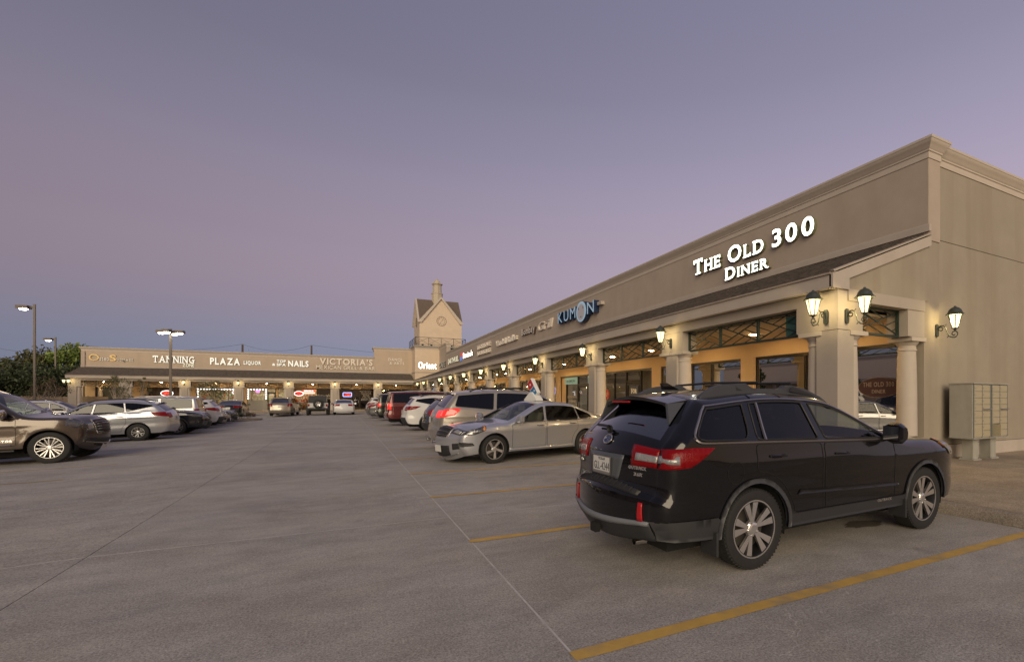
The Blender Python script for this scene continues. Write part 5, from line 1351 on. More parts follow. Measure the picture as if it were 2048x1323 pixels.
def add_wheels(car, sh, style, rim, wdt=.225, dark=False):
    tm, bm_, sm, dm = wheel_meshes(sh.wr, wdt, rim, style)
    yo = sh.W/2-wdt/2-.015
    for ax_ in (sh.wb/2, -sh.wb/2):
        for s_ in (-1, 1):
            wv = empty('wheel', (ax_, s_*yo, sh.wr), 0 if s_ > 0 else PI, car)
            for nm, me in (('tyre', tm), ('rim_barrel', bm_), ('rim', sm), ('brake_disc', dm)): inst(nm, me, wv, rot=(0, random.uniform(0, 6.28) if nm == 'rim' else 0, 0))

def car_body(car, sh, pm, glass_f, glass_r, trimm, doors=True, clad=None, seat=SEATB, rows=(.15, -.75)):
    s = sh; wr, ra = s.wr, s.wr+s.archgap
    # --- side outline with wheel-arch cut-outs
    up = list(zip(s.bx, s.bz)); bot = []
    def arc(cx_, r0): 
        h = s.sill; a0 = math.asin(min(.95, max(-.95, (h-wr)/r0)))
        return [(cx_+r0*math.cos(a), wr+r0*math.sin(a)) for a in np.linspace(PI-a0, a0, 18)]
    bot += [(s.xr+.30, s.sill)] + arc(-s.wb/2, ra) + [(0, s.sill)] + arc(s.wb/2, ra)
    outline = up+densify(bot, .08, False)
    out_c = outline
    # --- windows: daylight opening split by the pillars
    nb = [(x-nx*s.winin, z-nz*s.winin) for x, z, nx, nz, q in zip(s.bx, s.bz, s.nx, s.nz, s.sp) if s.kcowl-.2 <= q <= s.krb+.2 and z > s.belt(x)-.2]
    dlo = nb+[(nb[-1][0], float(s.belt(nb[-1][0]))-.4), (nb[0][0], float(s.belt(nb[0][0]))-.4)]
    # cut at the belt line piecewise
    wins = []; edges_ = [s.dlo_f]+s.pillars+[s.dlo_r]
    for a, b in zip(edges_[:-1], edges_[1:]):
        ga, gb = (a[2]/2 if len(a) > 2 else 0), (b[2]/2 if len(b) > 2 else 0)
        p = clip_half(dlo, (a[0]-ga, s.win_lo(a[0])), (a[1]-ga, s.zt), 1)
        p = clip_half(p, (b[0]+gb, s.win_lo(b[0])), (b[1]+gb, s.zt), -1) if p else p
        if not p: continue
        xa, xb = max(q[0] for q in p)+.01, min(q[0] for q in p)-.01
        p = clip_half(p, (xb, s.win_lo(xb)), (xa, s.win_lo(xa)), 1)
        if len(p) < 3: continue
        p = [q for i, q in enumerate(p) if np.hypot(q[0]-p[i-1][0], q[1]-p[i-1][1]) > .004]
        wins.append(inset_round(p, .11 if (s.trim_loop and b is edges_[-1]) else .045))
    # --- doors below the belt
    drs = []
    if doors:
        for (x1, x0) in s.doors:
            top = [(x, float(s.win_lo(x))-.035) for x in np.linspace(x0, x1, 8)]
            lo = s.sill+.08; p = [(x1, lo), (x0, lo)]+top
            p = [q for q in p]
            # cut away round the rear wheel
            R2 = ra+.10; cx_ = -s.wb/2
            if x0 < cx_+R2:
                zt_ = top[0][1]; xs_ = x0 if x0 > cx_ else cx_
                a1 = math.acos(min(1, max(-1, (xs_-cx_)/R2))); arcp = [(cx_+R2*math.cos(a), wr+R2*math.sin(a)) for a in np.linspace(math.asin(max(-.9,(lo-wr)/R2)), a1, 8)]
                p = [(x1, lo)]+arcp+[q for q in top if q[0] > xs_-.001]
            drs.append(inset_round(p, .05))
    V = list(out_c); E = loop_edges(0, len(out_c))
    for poly in wins+drs:
        d = densify(poly, .06); b = len(V); V += d; E += loop_edges(b, len(d))
    gx, gz = np.meshgrid(np.arange(s.xr, s.xf, .075), np.arange(.2, s.zt, .065)); g = np.stack([gx.ravel(), gz.ravel()], 1)
    k = pip(g[:,0], g[:,1], out_c); g = g[k]; g = g[s.dist(g[:,0], g[:,1]) > s.rr*1.05]; V += [tuple(q) for q in g]
    for dd in (.04, .15, .35, .65, 1.0):
        rx, rz = s.bx-s.nx*s.rr*dd, s.bz-s.nz*s.rr*dd; kk = pip(rx, rz, out_c); V += list(zip(rx[kk], rz[kk]))
    P, T = cdt_fill(V, E); c = P[T].mean(1); ok = pip(c[:,0], c[:,1], out_c); T = T[ok]; c = c[ok]
    lab = np.full(len(T), -1)
    for i, poly in enumerate(drs): lab[pip(c[:,0], c[:,1], poly)] = 100+i
    for i, poly in enumerate(wins): lab[pip(c[:,0], c[:,1], poly)] = i
    def region(t, sgn, off=0.):
        u, inv = np.unique(t, return_inverse=True); f = inv.reshape(t.shape)
        p, n = s.side(P[u,0], P[u,1], sgn, off)
        if sgn > 0: f = f[:,::-1]
        return p, n, f
    # --- centre strip
    vv = np.array([-1,-.975,-.93,-.90,-.8,-.65,-.45,-.22,0,.22,.45,.65,.8,.90,.93,.975,1]); ns, nv = len(s.sp), len(vv)
    SP = np.repeat(s.sp, nv); VV = np.tile(vv, ns); pts, _ = s.strip(SP, VV)
    fb, fw_, fr = [], [], []
    for i in range(ns-1):
        sm = (s.sp[i]+s.sp[i+1])/2
        for j in range(nv-1):
            f = (i*nv+j, i*nv+j+1, (i+1)*nv+j+1, (i+1)*nv+j); vm = abs(vv[j]+vv[j+1])/2
            if s.kcowl+.04 < sm < s.kwt-.04 and vm < .93: fw_.append(f)
            elif s.krt+s.rgl0 < sm < s.krb-.04 and vm < .90: fr.append(f)
            else: fb.append(f)
    pr, nr, f1 = region(T[lab == -1], 1); pl, nl, f2 = region(T[lab == -1], -1)
    bv = np.vstack([pr, pl, pts]); bf = [tuple(q) for q in f1]+[tuple(q+len(pr)) for q in f2]+[tuple(int(q)+len(pr)+len(pl) for q in f) for f in fb]
    # strip normals from its own grid
    G3 = pts.reshape(ns, nv, 3); gu = np.gradient(G3, axis=0); gv = np.gradient(G3, axis=1); nn = np.cross(gv, gu).reshape(-1,3); nn /= (np.linalg.norm(nn, axis=1)[:,None]+1e-9)
    mid = (ns//2)*nv+nv//2
    if nn[mid,2] < 0: nn = -nn
    bo = mk('body', bv, bf, pm, car, np.vstack([nr, nl, nn]))
    def sub(name, faces, m):
        u = sorted({i for f in faces for i in f}); ix = {a: b for b, a in enumerate(u)}
        return mk(name, pts[u]-nn[u]*.004, [tuple(ix[i] for i in f) for f in faces], m, car, nn[u])
    if fw_: sub('windshield', fw_, glass_f)
    if fr: sub('rear_window', fr, glass('car_glass_rear', (.05,.05,.055), .26))
    # --- doors, side windows, seals
    dobj = {}
    for i in range(len(drs)):
        for sg in (1, -1):
            p, n, f = region(T[lab == 100+i], sg, .001); d = mk('door', p, f, pm, car, n); dobj[(i, sg)] = d
            q, _ = s.side([a for a, b in densify(drs[i], .06)], [b for a, b in densify(drs[i], .06)], sg, .0005)
            MB().tube([tuple(a) for a in q], .0045, 4, True).build('door_gap', UNDER, d)
            hx = s.doors[i][1]+s.handle_dx; hz = float(s.win_lo(hx))-s.handle_dz; hp, _ = s.side([hx-.11, hx-.04, hx+.04, hx+.11], [hz]*4, sg, .028); hp[0] += (0,-.022*sg,0); hp[3] += (0,-.022*sg,0)
            MB().tube([tuple(a) for a in hp], .013, 6).build('handle', s.handle_m or pm, d, smooth=True)
    for i, poly in enumerate(wins):
        for sg in (1, -1):
            p, n, f = region(T[lab == i], sg, -.006); par = dobj.get((i, sg), car) if i < len(drs) else car
            mk('window', p, f, glass_f if (i == 0 and s.front_clear) else glass_r, par, n)
            q, _ = s.side([a for a, b in densify(poly, .08)], [b for a, b in densify(poly, .08)], sg, .002)
            MB().tube([tuple(a) for a in q], .008, 5, True).build('window_seal', BLACKP, par, smooth=True)
    if trimm is not None:                                   # bright line round the whole glasshouse
        allp = [q for w_ in wins for q in w_]; line = []
        xs_ = np.array([q[0] for q in allp]); 
        low = [(x, float(s.win_lo(x))-.018) for x in np.linspace(xs_.max()-.02, xs_.min()+.06, 30)]
        hi_ = [(x-nx*(s.winin-.022), z-nz*(s.winin-.022)) for x, z, nx, nz in zip(s.bx, s.bz, s.nx, s.nz) if xs_.min() < x < xs_.max() and z > s.belt(x)+.02]
        if s.trim_loop:
            w2 = s.winin-.024; ob = [(x-nx*w2, z-nz*w2) for x, z, nx, nz, q in zip(s.bx, s.bz, s.nx, s.nz, s.sp) if s.kcowl-.2 <= q <= s.krb+.2 and z > s.belt(x)-.2]
            p = ob+[(ob[-1][0], .7), (ob[0][0], .7)]; a, b = s.dlo_f, s.dlo_r
            p = clip_half(p, (a[0]+.025, s.win_lo(a[0])), (a[1]+.025, s.zt), 1); p = clip_half(p, (b[0]-.025, s.win_lo(b[0])), (b[1]-.025, s.zt), -1)
            xa, xb = max(q[0] for q in p)+.01, min(q[0] for q in p)-.01; p = clip_half(p, (xb, s.win_lo(xb)-.020), (xa, s.win_lo(xa)-.020), 1)
            p = [q for i, q in enumerate(p) if np.hypot(q[0]-p[i-1][0], q[1]-p[i-1][1]) > .006]
            line = densify(inset_round(p, .13, 6), .08)
        else: line = low
        for sg in (1, -1):
            q, _ = s.side([a for a, b in line], [b for a, b in line], sg, .004)
            MB().tube([tuple(a) for a in q], .011, 5, bool(s.trim_loop)).build('window_trim', trimm, car, smooth=True)
    # --- underbody, arches, cabin
    yi = s.W/2-.30
    MB().box(s.xr+.22, s.xf-.30, -yi, yi, .20, .50).build('underbody', UNDER, car)
    MB().box(s.xr+.35, s.xf-.55, -yi-.16, yi+.16, .42, .52).build('floor_pan', UNDER, car)
    al = MB()
    for cx_ in (s.wb/2, -s.wb/2):
        for sg in (1, -1):
            n = 14; vs = []
            for k2 in range(n+1):
                a = PI*(-.08+1.16*k2/n)
                for y in (yi-.02, s.W/2-.05): vs.append((cx_+(ra+.006)*math.cos(a), sg*y, wr+(ra+.006)*math.sin(a)))
            for k2 in range(n+1):
                a = PI*(-.08+1.16*k2/n); vs.append((cx_+(ra-.2)*math.cos(a)*.2, sg*(yi-.02), wr+.05))
            al.add(vs, [(2*q, 2*q+1, 2*q+3, 2*q+2) for q in range(n)])
    al.build('wheel_arch_liner', UNDER, car)
    zb = float(s.belt(0))
    cb = MB(); cb.box(s.cab0, s.cab1, -yi-.10, yi+.10, zb-.30, zb-.26); cb.build('cabin_floor', SEATB, car)
    dm = MB(); dm.prism([(s.cab1+.10, zb-.3), (s.cab1-.38, zb-.3), (s.cab1-.40, zb-.08), (s.cab1-.25, zb-.02), (s.cab1+.10, zb-.04)], lambda p,u: (p[0], u, p[1]), -yi-.08, yi+.08); dm.build('dashboard', DASHM if s.front_clear else SEATB, car, bevel=.02)
    if s.front_clear:
        MB().tube([(s.cab1-.50+.05*math.sin(2*PI*k2/18), .37+.18*math.cos(2*PI*k2/18), zb-.03+.18*math.sin(2*PI*k2/18)) for k2 in range(18)], .014, 5, True).build('steering_wheel', SEATB, car)
    for rx_ in rows:
        for yy in (.36, -.36):
            st = MB(); st.prism([(rx_+.06,zb-.28),(rx_+.16,zb-.28),(rx_+.02,zb+.20),(rx_-.07,zb+.22),(rx_-.13,zb+.18)], lambda p,u: (p[0], u, p[1]), yy-.24, yy+.24)
            st.prism([(rx_-.05,zb+.22),(rx_-.02,zb+.22),(rx_-.04,zb+.38),(rx_-.10,zb+.40),(rx_-.13,zb+.26)], lambda p,u: (p[0], u, p[1]), yy-.13, yy+.13)
            st.build('seat', seat, car, bevel=.03)
    return bo

def lights_pair(car, sh, name, m, side_poly=None, strip_c=None, off=.007):
    for sg in (1, -1):
        ps = []
        if side_poly: side_poly = sh.snap(side_poly)
        if side_poly: ps.append(side_patch(sh, side_poly, sg, off))
        if strip_c: ps.append(strip_patch(sh, [(a, b*sg) for a, b in strip_c], off))
        v, f = join(*ps); mk(name, v, f, m, car, smooth=True)
def plate(car, sh, sp, text=True, front=False, zc=None, regcap=('TEXAS', 'GLL-4244'), frame=None):
    p, n = sh.strip([sp], [0.], .012); p = p[0]; n = Vector(n[0]); n.y = 0; n = Vector((n.x, 0, n.z*.5)).normalized()
    d = 1 if n.x > 0 else -1; u = Vector((0, d, 0)); v = n.cross(u); v = v if v.z > 0 else -v
    T_ = lambda a, b, c: tuple(Vector(p)+u*a+v*b+n*c)
    o = MB(T_).box(-.155,.155,-.08,.08,0,.004).build('license_plate', PLATE, car, bevel=.0)
    if text:
        r_ = mat('plate_text', (.03,.035,.05), .5)
        lettering(o, regcap[0], T_, -.06, .06, .045, .022, r_, r_, .006, .018)
        lettering(o, regcap[1], T_, -.138, .138, -.045, .070, r_, r_, .006, 0.0, gap=.16)
        MB(T_).box(-.15,.15,-.078,-.058,.004,.006).build('plate_band', mat('plate_grey', (.2,.2,.2), .6), o)
        MB(T_).tube([(-.157,-.082,.004),(.157,-.082,.004),(.157,.082,.004),(-.157,.082,.004)], .006, 4, True).build('plate_frame', SATIN, o)
    return T_
def mirror(car, sh, m, x, z, sc=1., glassm=None, chrome=False):
    for sg in (1, -1):
        b, n = sh.side([x], [z], sg); b = Vector(b[0])
        T_ = lambda a, c, h: (b.x+a*sc, b.y+sg*c*sc, b.z+h*sc)
        mb = MB(); prof = [(-.02,-.02),(.06,-.05),(.11,-.02),(.125,.07),(.10,.15),(.04,.17),(-.02,.155)]
        vs = []; ks = (.035, .10, .20, .245); scl = (.75, 1., .98, .62)
        for y_, q in zip(ks, scl):
            vs += [T_(.04+(p[0]-.04)*q, y_, .06+(p[1]-.06)*q) for p in prof]
        nn = len(prof); fs = [tuple(range(nn-1,-1,-1)), tuple(3*nn+i for i in range(nn))]
        for k in range(3):
            for i in range(nn): fs.append((k*nn+i, k*nn+(i+1)%nn, (k+1)*nn+(i+1)%nn, (k+1)*nn+i))
        mb.add(vs, fs); o = mb.build('side_mirror', CHROME if chrome else m, car, smooth=True)
        MB().bar(tuple(b+Vector((.03,-.02*sg,-.02))), T_(.05, .07, .02), .05, .06).build('mirror_stalk', BLACKP, o)
        MB().add([T_(-.026,.05,-.005), T_(-.026,.205,-.005), T_(-.026,.215,.13), T_(-.026,.05,.14)], [(0,1,2,3)]).build('mirror_glass', mat('mirror_glass', (.7,.72,.75), .03, metal=1.), o)
def wiper(car, sh, sp, v0, v1, dv=.0, ds=.15):
    a, _ = sh.strip([sp, sp+ds*.5, sp+ds], [v0, (v0+v1)/2, v1], .025); MB().tube([tuple(q) for q in a], .010, 5).build('wiper', BLACKP, car)
def arch_trim(car, sh, m, wd=.055, off=.012, rng=(-.12, 1.12)):
    for cx_ in (sh.wb/2, -sh.wb/2):
        r0 = sh.wr+sh.archgap-.004; a0 = math.asin(max(-.9, min(.9, (sh.sill-sh.wr)/r0)))
        pts_ = [(cx_+(r0+wd)*math.cos(a), sh.wr+(r0+wd)*math.sin(a)) for a in np.linspace(a0, PI-a0, 22)]+[(cx_+r0*math.cos(a), sh.wr+r0*math.sin(a)) for a in np.linspace(PI-a0, a0, 22)]
        for sg in (1, -1):
            v, f = side_patch(sh, pts_, sg, off, .05, off+.02); mk('arch_trim', v, f, m, car)
def side_trim(car, sh, m, poly, name='rocker_trim', off=.012):
    if name == 'bumper_cladding': poly = sh.snap(poly, .07)
    for sg in (1, -1):
        v, f = side_patch(sh, poly, sg, off, .07, off+.02); mk(name, v, f, m, car)
def strip_part(car, sh, m, corners, name, off=.012, nu=6, nv=14, skirt=.03):
    v, f = strip_patch(sh, corners, off, skirt, nu, nv); return mk(name, v, f, m, car)
def roof_rail(car, sh, m, x0, x1, yfrac=.86, h=.07, r=.018, feet=3):
    for sg in (1, -1):
        xs_ = np.linspace(x0, x1, 9); top = []
        for i, x in enumerate(xs_):
            j = int(np.argmin(np.abs(sh.bx-x)+5*(sh.bz < 1.1))); p, _ = sh.strip([sh.sp[j]], [yfrac*sg], 0.); z = p[0][2]+h*(0.12 if i in (0, 8) else 1); top.append((x, p[0][1], z))
        mb = MB().tube(top, r, 6)
        mb.build('roof_rail', m, car, smooth=True)
def grille(car, sh, m_frame, m_slat, s0, s1, vw, n=5, name='grille', vtop=None):
    vtop = vtop or vw
    v, f = strip_patch(sh, [(s0,-vw),(s0,vw),(s1,vtop),(s1,-vtop)], .006, .02, 5, 14); g = mk(name, v, f, BLACKP, car)
    for k in range(n):
        q = (k+.5)/n; sp = s0+(s1-s0)*q; ww = vw+(vtop-vw)*q
        a, _ = sh.strip([sp]*13, np.linspace(-ww*.97, ww*.97, 13), .014); MB().tube([tuple(p) for p in a], .011, 5).build('grille_slat', m_slat, g)
    if m_frame:
        pts_ = [(s0, x) for x in np.linspace(-vw, vw, 10)]+[(s1, x) for x in np.linspace(vtop, -vtop, 10)]
        a, _ = sh.strip([p[0] for p in pts_], [p[1] for p in pts_], .014); MB().tube([tuple(p) for p in a], .016, 5, True).build('grille_frame', m_frame, g)

# ---------------------------------------------------------------- body shapes.  keys: (x, z, crown[, sharp]) from front bumper over the roof to rear bumper
def lin(xs_, zs_): return lambda x: np.interp(x, xs_, zs_)
OUTB = Shape(W=1.84, wb=2.745, wr=.358, sill=.33, tumble=.50, beltx=[-2.5,-1.4,1.2], beltz=[1.18,1.12,1.05], kf=.20, kr=.17, Lr=.70, rr=.11,
   keys=[(2.12,.30,.16),(2.27,.42,.17),(2.31,.62,.17),(2.27,.82,.14),(2.12,.96,.07),(1.62,1.035,.06),(.86,1.105,.06),(-.06,1.495,.065),(-.60,1.56,.06),(-1.15,1.56,.055),(-1.84,1.50,.065,1),(-2.22,1.135,.10),(-2.28,1.0,.12),(-2.29,.78,.13),(-2.31,.70,.14,1),(-2.345,.66,.15),(-2.35,.48,.15),(-2.28,.33,.13)],
   kcowl=6, kwt=7, krt=10, krb=11, rgl0=.10, win_lo=lin([-2.5,1.3],[1.175,1.075]), dlo_f=(.80,.50), pillars=[(-.43,-.50,.10),(-1.36,-1.30,.09)], dlo_r=(-2.02,-1.70), doors=[(.74,-.43),(-.47,-1.36)], handle_dx=.27, handle_dz=.15, handle_m=None, front_clear=True,
   trim_loop=[(-2.06,1.21),(-2.10,1.25),(-2.07,1.30),(-1.90,1.42)], cab0=-2.0, cab1=.78)
SEDAN = Shape(W=1.85, wb=2.776, wr=.332, sill=.25, tumble=.42, beltx=[-2.5,-1.4,1.2], beltz=[1.0,.985,.93], kf=.27, kr=.16, Lf=.85, Lr=.7, rr=.08,
   keys=[(2.00,.20,.20),(2.11,.34,.23),(2.14,.55,.23),(2.09,.70,.19),(1.93,.80,.08),(1.55,.90,.05),(.98,.965,.05),(.02,1.375,.06),(-.50,1.415,.045),(-.95,1.39,.045),(-1.12,1.355,.05),(-1.90,1.065,.05),(-2.20,1.045,.04),(-2.44,1.02,.06,1),(-2.50,.80,.10),(-2.54,.62,.12),(-2.53,.42,.12),(-2.42,.26,.10)],
   kcowl=6, kwt=7, krt=10, krb=11, rgl0=.05, win_lo=lin([-2,-1.5,1.2],[1.03,.995,.945]), dlo_f=(1.0,.70), pillars=[(-.06,-.14,.08),(-1.16,-1.06,.04)], dlo_r=(-1.62,-1.32), doors=[(.92,-.06),(-.10,-1.10)], handle_dz=.12, handle_m=CHROME, front_clear=True, trim_loop=None, cab0=-1.5, cab1=.95)
TRAV = Shape(W=1.99, wb=3.02, wr=.375, sill=.32, tumble=.36, beltx=[-2.7,-1.4,1.3], beltz=[1.20,1.17,1.10], kf=.18, kr=.16, Lr=.75, rr=.11,
   keys=[(2.35,.28,.16),(2.50,.42,.18),(2.54,.65,.18),(2.48,.88,.14),(2.28,1.04,.07),(1.80,1.12,.05),(1.28,1.18,.05),(.42,1.66,.06),(-.4,1.745,.05),(-1.3,1.74,.05),(-2.10,1.675,.06,1),(-2.45,1.22,.10),(-2.56,1.0,.12),(-2.60,.75,.13),(-2.63,.60,.13),(-2.62,.45,.12),(-2.52,.32,.10)],
   kcowl=6, kwt=7, krt=10, krb=11, rgl0=.10, win_lo=lin([-2.6,-2.1,-1.4,1.3],[1.36,1.27,1.20,1.14]), dlo_f=(1.25,.95), pillars=[(.12,.05,.09),(-1.05,-.98,.10)], dlo_r=(-2.18,-2.02), doors=[(1.1,.12),(.06,-1.05)], handle_dz=.12, handle_m=CHROME, front_clear=False, trim_loop=None, cab0=-2.2, cab1=1.15)
ROGUE = Shape(W=1.80, wb=2.69, wr=.345, sill=.30, tumble=.40, beltx=[-2.4,-1.3,1.2], beltz=[1.16,1.10,1.02], kf=.18, kr=.15, Lr=.6, rr=.10,
   keys=[(2.10,.28,.15),(2.22,.42,.17),(2.25,.62,.17),(2.18,.82,.12),(2.0,.94,.07),(1.55,1.03,.05),(1.05,1.08,.05),(.20,1.53,.06),(-.5,1.61,.05),(-1.2,1.595,.05),(-1.80,1.50,.06,1),(-2.18,1.13,.09),(-2.27,.95,.11),(-2.31,.72,.12),(-2.33,.55,.12),(-2.24,.34,.10)],
   kcowl=6, kwt=7, krt=10, krb=11, rgl0=.10, win_lo=lin([-2.0,-1.55,-1.1,-.6,1.2],[1.46,1.32,1.18,1.12,1.05]), dlo_f=(1.05,.80), pillars=[(.0,-.08,.07),(-.98,-.90,.06)], dlo_r=(-1.80,-1.62), doors=[(.95,0),(-.05,-1.0)], handle_dz=.16, handle_m=None, front_clear=False, trim_loop=None, cab0=-1.9, cab1=1.0)
SANTA = Shape(W=1.88, wb=2.70, wr=.365, sill=.33, tumble=.38, beltx=[-2.5,-1.3,1.2], beltz=[1.20,1.13,1.05], kf=.19, kr=.14, Lr=.6, rr=.09,
   keys=[(2.16,.30,.15),(2.29,.44,.17),(2.33,.64,.17),(2.27,.84,.12),(2.08,.98,.07),(1.60,1.07,.05),(1.10,1.12,.05),(.25,1.56,.06),(-.5,1.64,.05),(-1.25,1.63,.05),(-1.92,1.56,.06,1),(-2.20,1.20,.08),(-2.31,1.0,.10),(-2.35,.75,.12),(-2.38,.58,.12),(-2.28,.36,.10)],
   kcowl=6, kwt=7, krt=10, krb=11, rgl0=.10, win_lo=lin([-2.1,-1.6,-1.1,1.2],[1.44,1.33,1.18,1.09]), dlo_f=(1.08,.85), pillars=[(.0,-.08,.08),(-.98,-.92,.07)], dlo_r=(-1.96,-1.78), doors=[(.95,0),(-.05,-1.0)], handle_dz=.14, handle_m=None, front_clear=False, trim_loop=None, cab0=-2.0, cab1=1.05)
BOXY = Shape(W=2.0, wb=3.02, wr=.395, sill=.40, tumble=.26, beltx=[-2.7,-1.4,1.4], beltz=[1.27,1.25,1.21], kf=.12, kr=.07, Lf=.6, Lr=.4, rr=.08, low=.03,
   keys=[(2.36,.42,.12),(2.47,.55,.13),(2.50,.75,.13),(2.48,1.0,.10),(2.36,1.17,.06),(1.90,1.23,.05),(1.32,1.26,.05),(.72,1.80,.06),(-.1,1.90,.05),(-1.4,1.90,.05),(-2.40,1.86,.05,1),(-2.53,1.29,.06),(-2.56,1.05,.06),(-2.58,.80,.07),(-2.62,.70,.08),(-2.63,.52,.08),(-2.55,.42,.07)],
   kcowl=6, kwt=7, krt=10, krb=11, rgl0=.12, win_lo=lin([-2.7,1.4],[1.30,1.26]), dlo_f=(1.30,1.05), pillars=[(.22,.16,.09),(-.90,-.90,.10)], dlo_r=(-2.32,-2.26), doors=[(1.15,.22),(.16,-.9)], handle_dz=.14, handle_m=None, front_clear=False, trim_loop=None, cab0=-2.2, cab1=1.2)
NAVI = Shape(W=2.0, wb=3.02, wr=.405, sill=.42, tumble=.28, beltx=[-2.7,-1.4,1.4], beltz=[1.24,1.22,1.15], kf=.20, kr=.08, Lf=.60, Lr=.4, rr=.09, low=.03, flare=.018,
   keys=[(1.93,.40,.20),(2.07,.50,.23),(2.12,.66,.23),(2.12,.92,.20),(2.05,1.08,.10),(1.85,1.16,.06),(1.05,1.24,.055),(.28,1.80,.06),(-.35,1.90,.05),(-1.4,1.91,.05),(-2.40,1.86,.05,1),(-2.53,1.29,.06),(-2.56,1.05,.06),(-2.58,.80,.07),(-2.62,.70,.08),(-2.63,.52,.08),(-2.55,.42,.07)],
   kcowl=6, kwt=7, krt=10, krb=11, rgl0=.12, win_lo=lin([-2.7,1.4],[1.28,1.21]), dlo_f=(1.0,.66), pillars=[(.0,-.06,.09),(-1.0,-1.0,.10)], dlo_r=(-2.32,-2.26), doors=[(.93,.0),(-.06,-1.0)], handle_dz=.14, handle_m=CHROME, front_clear=True, trim_loop=None, cab0=-2.2, cab1=.92)

def place(car, x, y, heading, label, group='cars parked along the lot'):
    hx, hy = math.cos(heading)*1.35, math.sin(heading)*1.35; zf, zr = gz(x+hx, y+hy), gz(x-hx, y-hy)
    car.location = (x, y, (zf+zr)/2); car.rotation_euler = (0, -math.atan2(zf-zr, 2.7), heading); tag(car, label, 'car', group)
# ---------------------------------------------------------------- the individual cars
GP = 'cars nosed in to the right-hand walk'; GLr = 'cars in the left-hand row'; GBk = 'cars parked before the back shops'
# ---- black wagon in the foreground
pm = paint('black_blue', (.0035,.0036,.0045), .0, .25); sh = OUTB
car = empty('station_wagon'); car_body(car, sh, pm, CARGLASS_C, CARGLASS_D, SATIN, seat=SEATB, rows=(-.30,-1.15))
add_wheels(car, sh, (5, 'w'), .262, .225)
arch_trim(car, sh, mat('arch_grey', (.045,.047,.052), .5), .045, .014)
side_trim(car, sh, CLAD, [(.94,.335),(.98,.50),(.90,.455),(-.86,.455),(-.98,.52),(-.94,.335)])
side_trim(car, sh, CLAD, [(-2.27,.345),(-1.80,.345),(-1.76,.46),(-1.83,.52),(-2.34,.50)], 'bumper_cladding')
side_trim(car, sh, mat('moulding_black', (.012,.012,.014), .4), [(.80,.565),(.80,.60),(-.80,.66),(-.84,.62)], 'door_moulding', .012)
strip_part(car, sh, CLAD, [(17.0,-1),(17.0,1),(16.0,1),(16.0,-1)], 'bumper_cladding', .014)
strip_part(car, sh, mat('bumper_edge', (.17,.18,.20), .45), [(16.12,-1),(16.12,1),(15.95,1),(15.95,-1)], 'bumper_edge', .024, 3)
bp_ = strip_part(car, sh, BLACKP, [(14.85,-.80),(14.85,.80),(14.12,.80),(14.12,-.80)], 'bumper_step_pad', .010)
for k in range(17):
    v = -.76+.095*k; a, _ = sh.strip(np.linspace(14.2,14.75,4), [v]*4, .014); MB().tube([tuple(q) for q in a], .007, 4).build('pad_rib', BLACKP, bp_)
lights_pair(car, sh, 'tail_lamp', REDL, [(-2.24,1.085),(-2.04,1.105),(-1.84,1.10),(-1.92,1.04),(-2.08,.945),(-2.283,.925)], [(12.32,.60),(12.32,1),(11.42,1),(11.42,.57)], .012)
lights_pair(car, sh, 'reverse_lamp', CLEARL, [(-2.265,1.035),(-2.17,1.035),(-2.17,.975),(-2.28,.975)], [(12.12,.66),(12.12,1),(11.80,1),(11.80,.66)], .017)
lights_pair(car, sh, 'bumper_reflector', REFLR, None, [(15.95,.84),(15.95,.915),(15.15,.905),(15.15,.85)], .016)
lights_pair(car, sh, 'headlamp', HEADD, [(2.16,.905),(1.70,1.0),(1.66,.95),(1.95,.84),(2.22,.80)], [(3.15,.62),(3.15,1),(3.85,1),(3.85,.66)], .010)
lights_pair(car, sh, 'turn_lamp', AMBER, [(1.78,.975),(1.70,.985),(1.68,.955),(1.80,.92)], None, .015)
grille(car, sh, CHROME, SATIN, 2.35, 3.25, .52, 3)
strip_part(car, sh, mat('plate_recess', (.075,.082,.095), .35), [(13.0,-.36),(13.0,.36),(12.02,.45),(12.02,-.45)], 'plate_recess', .006, skirt=.02)
TP = plate(car, sh, 12.48)
def on_strip(sh, s0, v0, up=1.0):
    """frame on the tail: a to the viewer's right from behind, b up, c out"""
    p, n = sh.strip([s0], [v0], 0.); q, _ = sh.strip([s0-.02], [v0], 0.); r_, _ = sh.strip([s0], [v0-.02], 0.)
    p = Vector(p[0]); u = (Vector(r_[0])-p).normalized(); v = (Vector(q[0])-p); v = (v-u*v.dot(u)).normalized(); n = u.cross(v); n = n if n.x < 0 else -n
    return lambda a, b, c: tuple(p+u*a+v*b+n*c)
BADGE = mat('badge_chrome', (.75,.73,.72), .2, metal=.9)
T1 = on_strip(sh, 12.52, -.58); bd = empty('badge', parent=car); lettering(bd, 'OUTBACK', T1, -.02, .19, .015, .030, BADGE, BADGE, .006, .034, gap=.05)
lettering(bd, '3.6R', T1, .045, .145, -.040, .030, BADGE, BADGE, .006, .034, gap=.05)
T1 = on_strip(sh, 12.5, .86); bd = empty('badge', parent=car); lettering(bd, 'SUBARU', T1, -.10, .06, .02, .026, BADGE, BADGE, .006, .034, gap=.05); lettering(bd, 'AWD', T1, -.10, -.02, -.03, .026, BADGE, BADGE, .006, .034, gap=.05)
T1 = on_strip(sh, 11.42, 0.); n_ = 24
em = MB(T1).add([(.062*math.cos(2*PI*k/n_), .044*math.sin(2*PI*k/n_), .010) for k in range(n_)], [tuple(range(n_))]).build('emblem', mat('emblem_blue', (.02,.035,.10), .25), car)
MB(T1).tube([(.064*math.cos(2*PI*k/n_), .046*math.sin(2*PI*k/n_), .010) for k in range(n_)], .007, 6, True).build('emblem_ring', BADGE, em)
st = MB(T1)
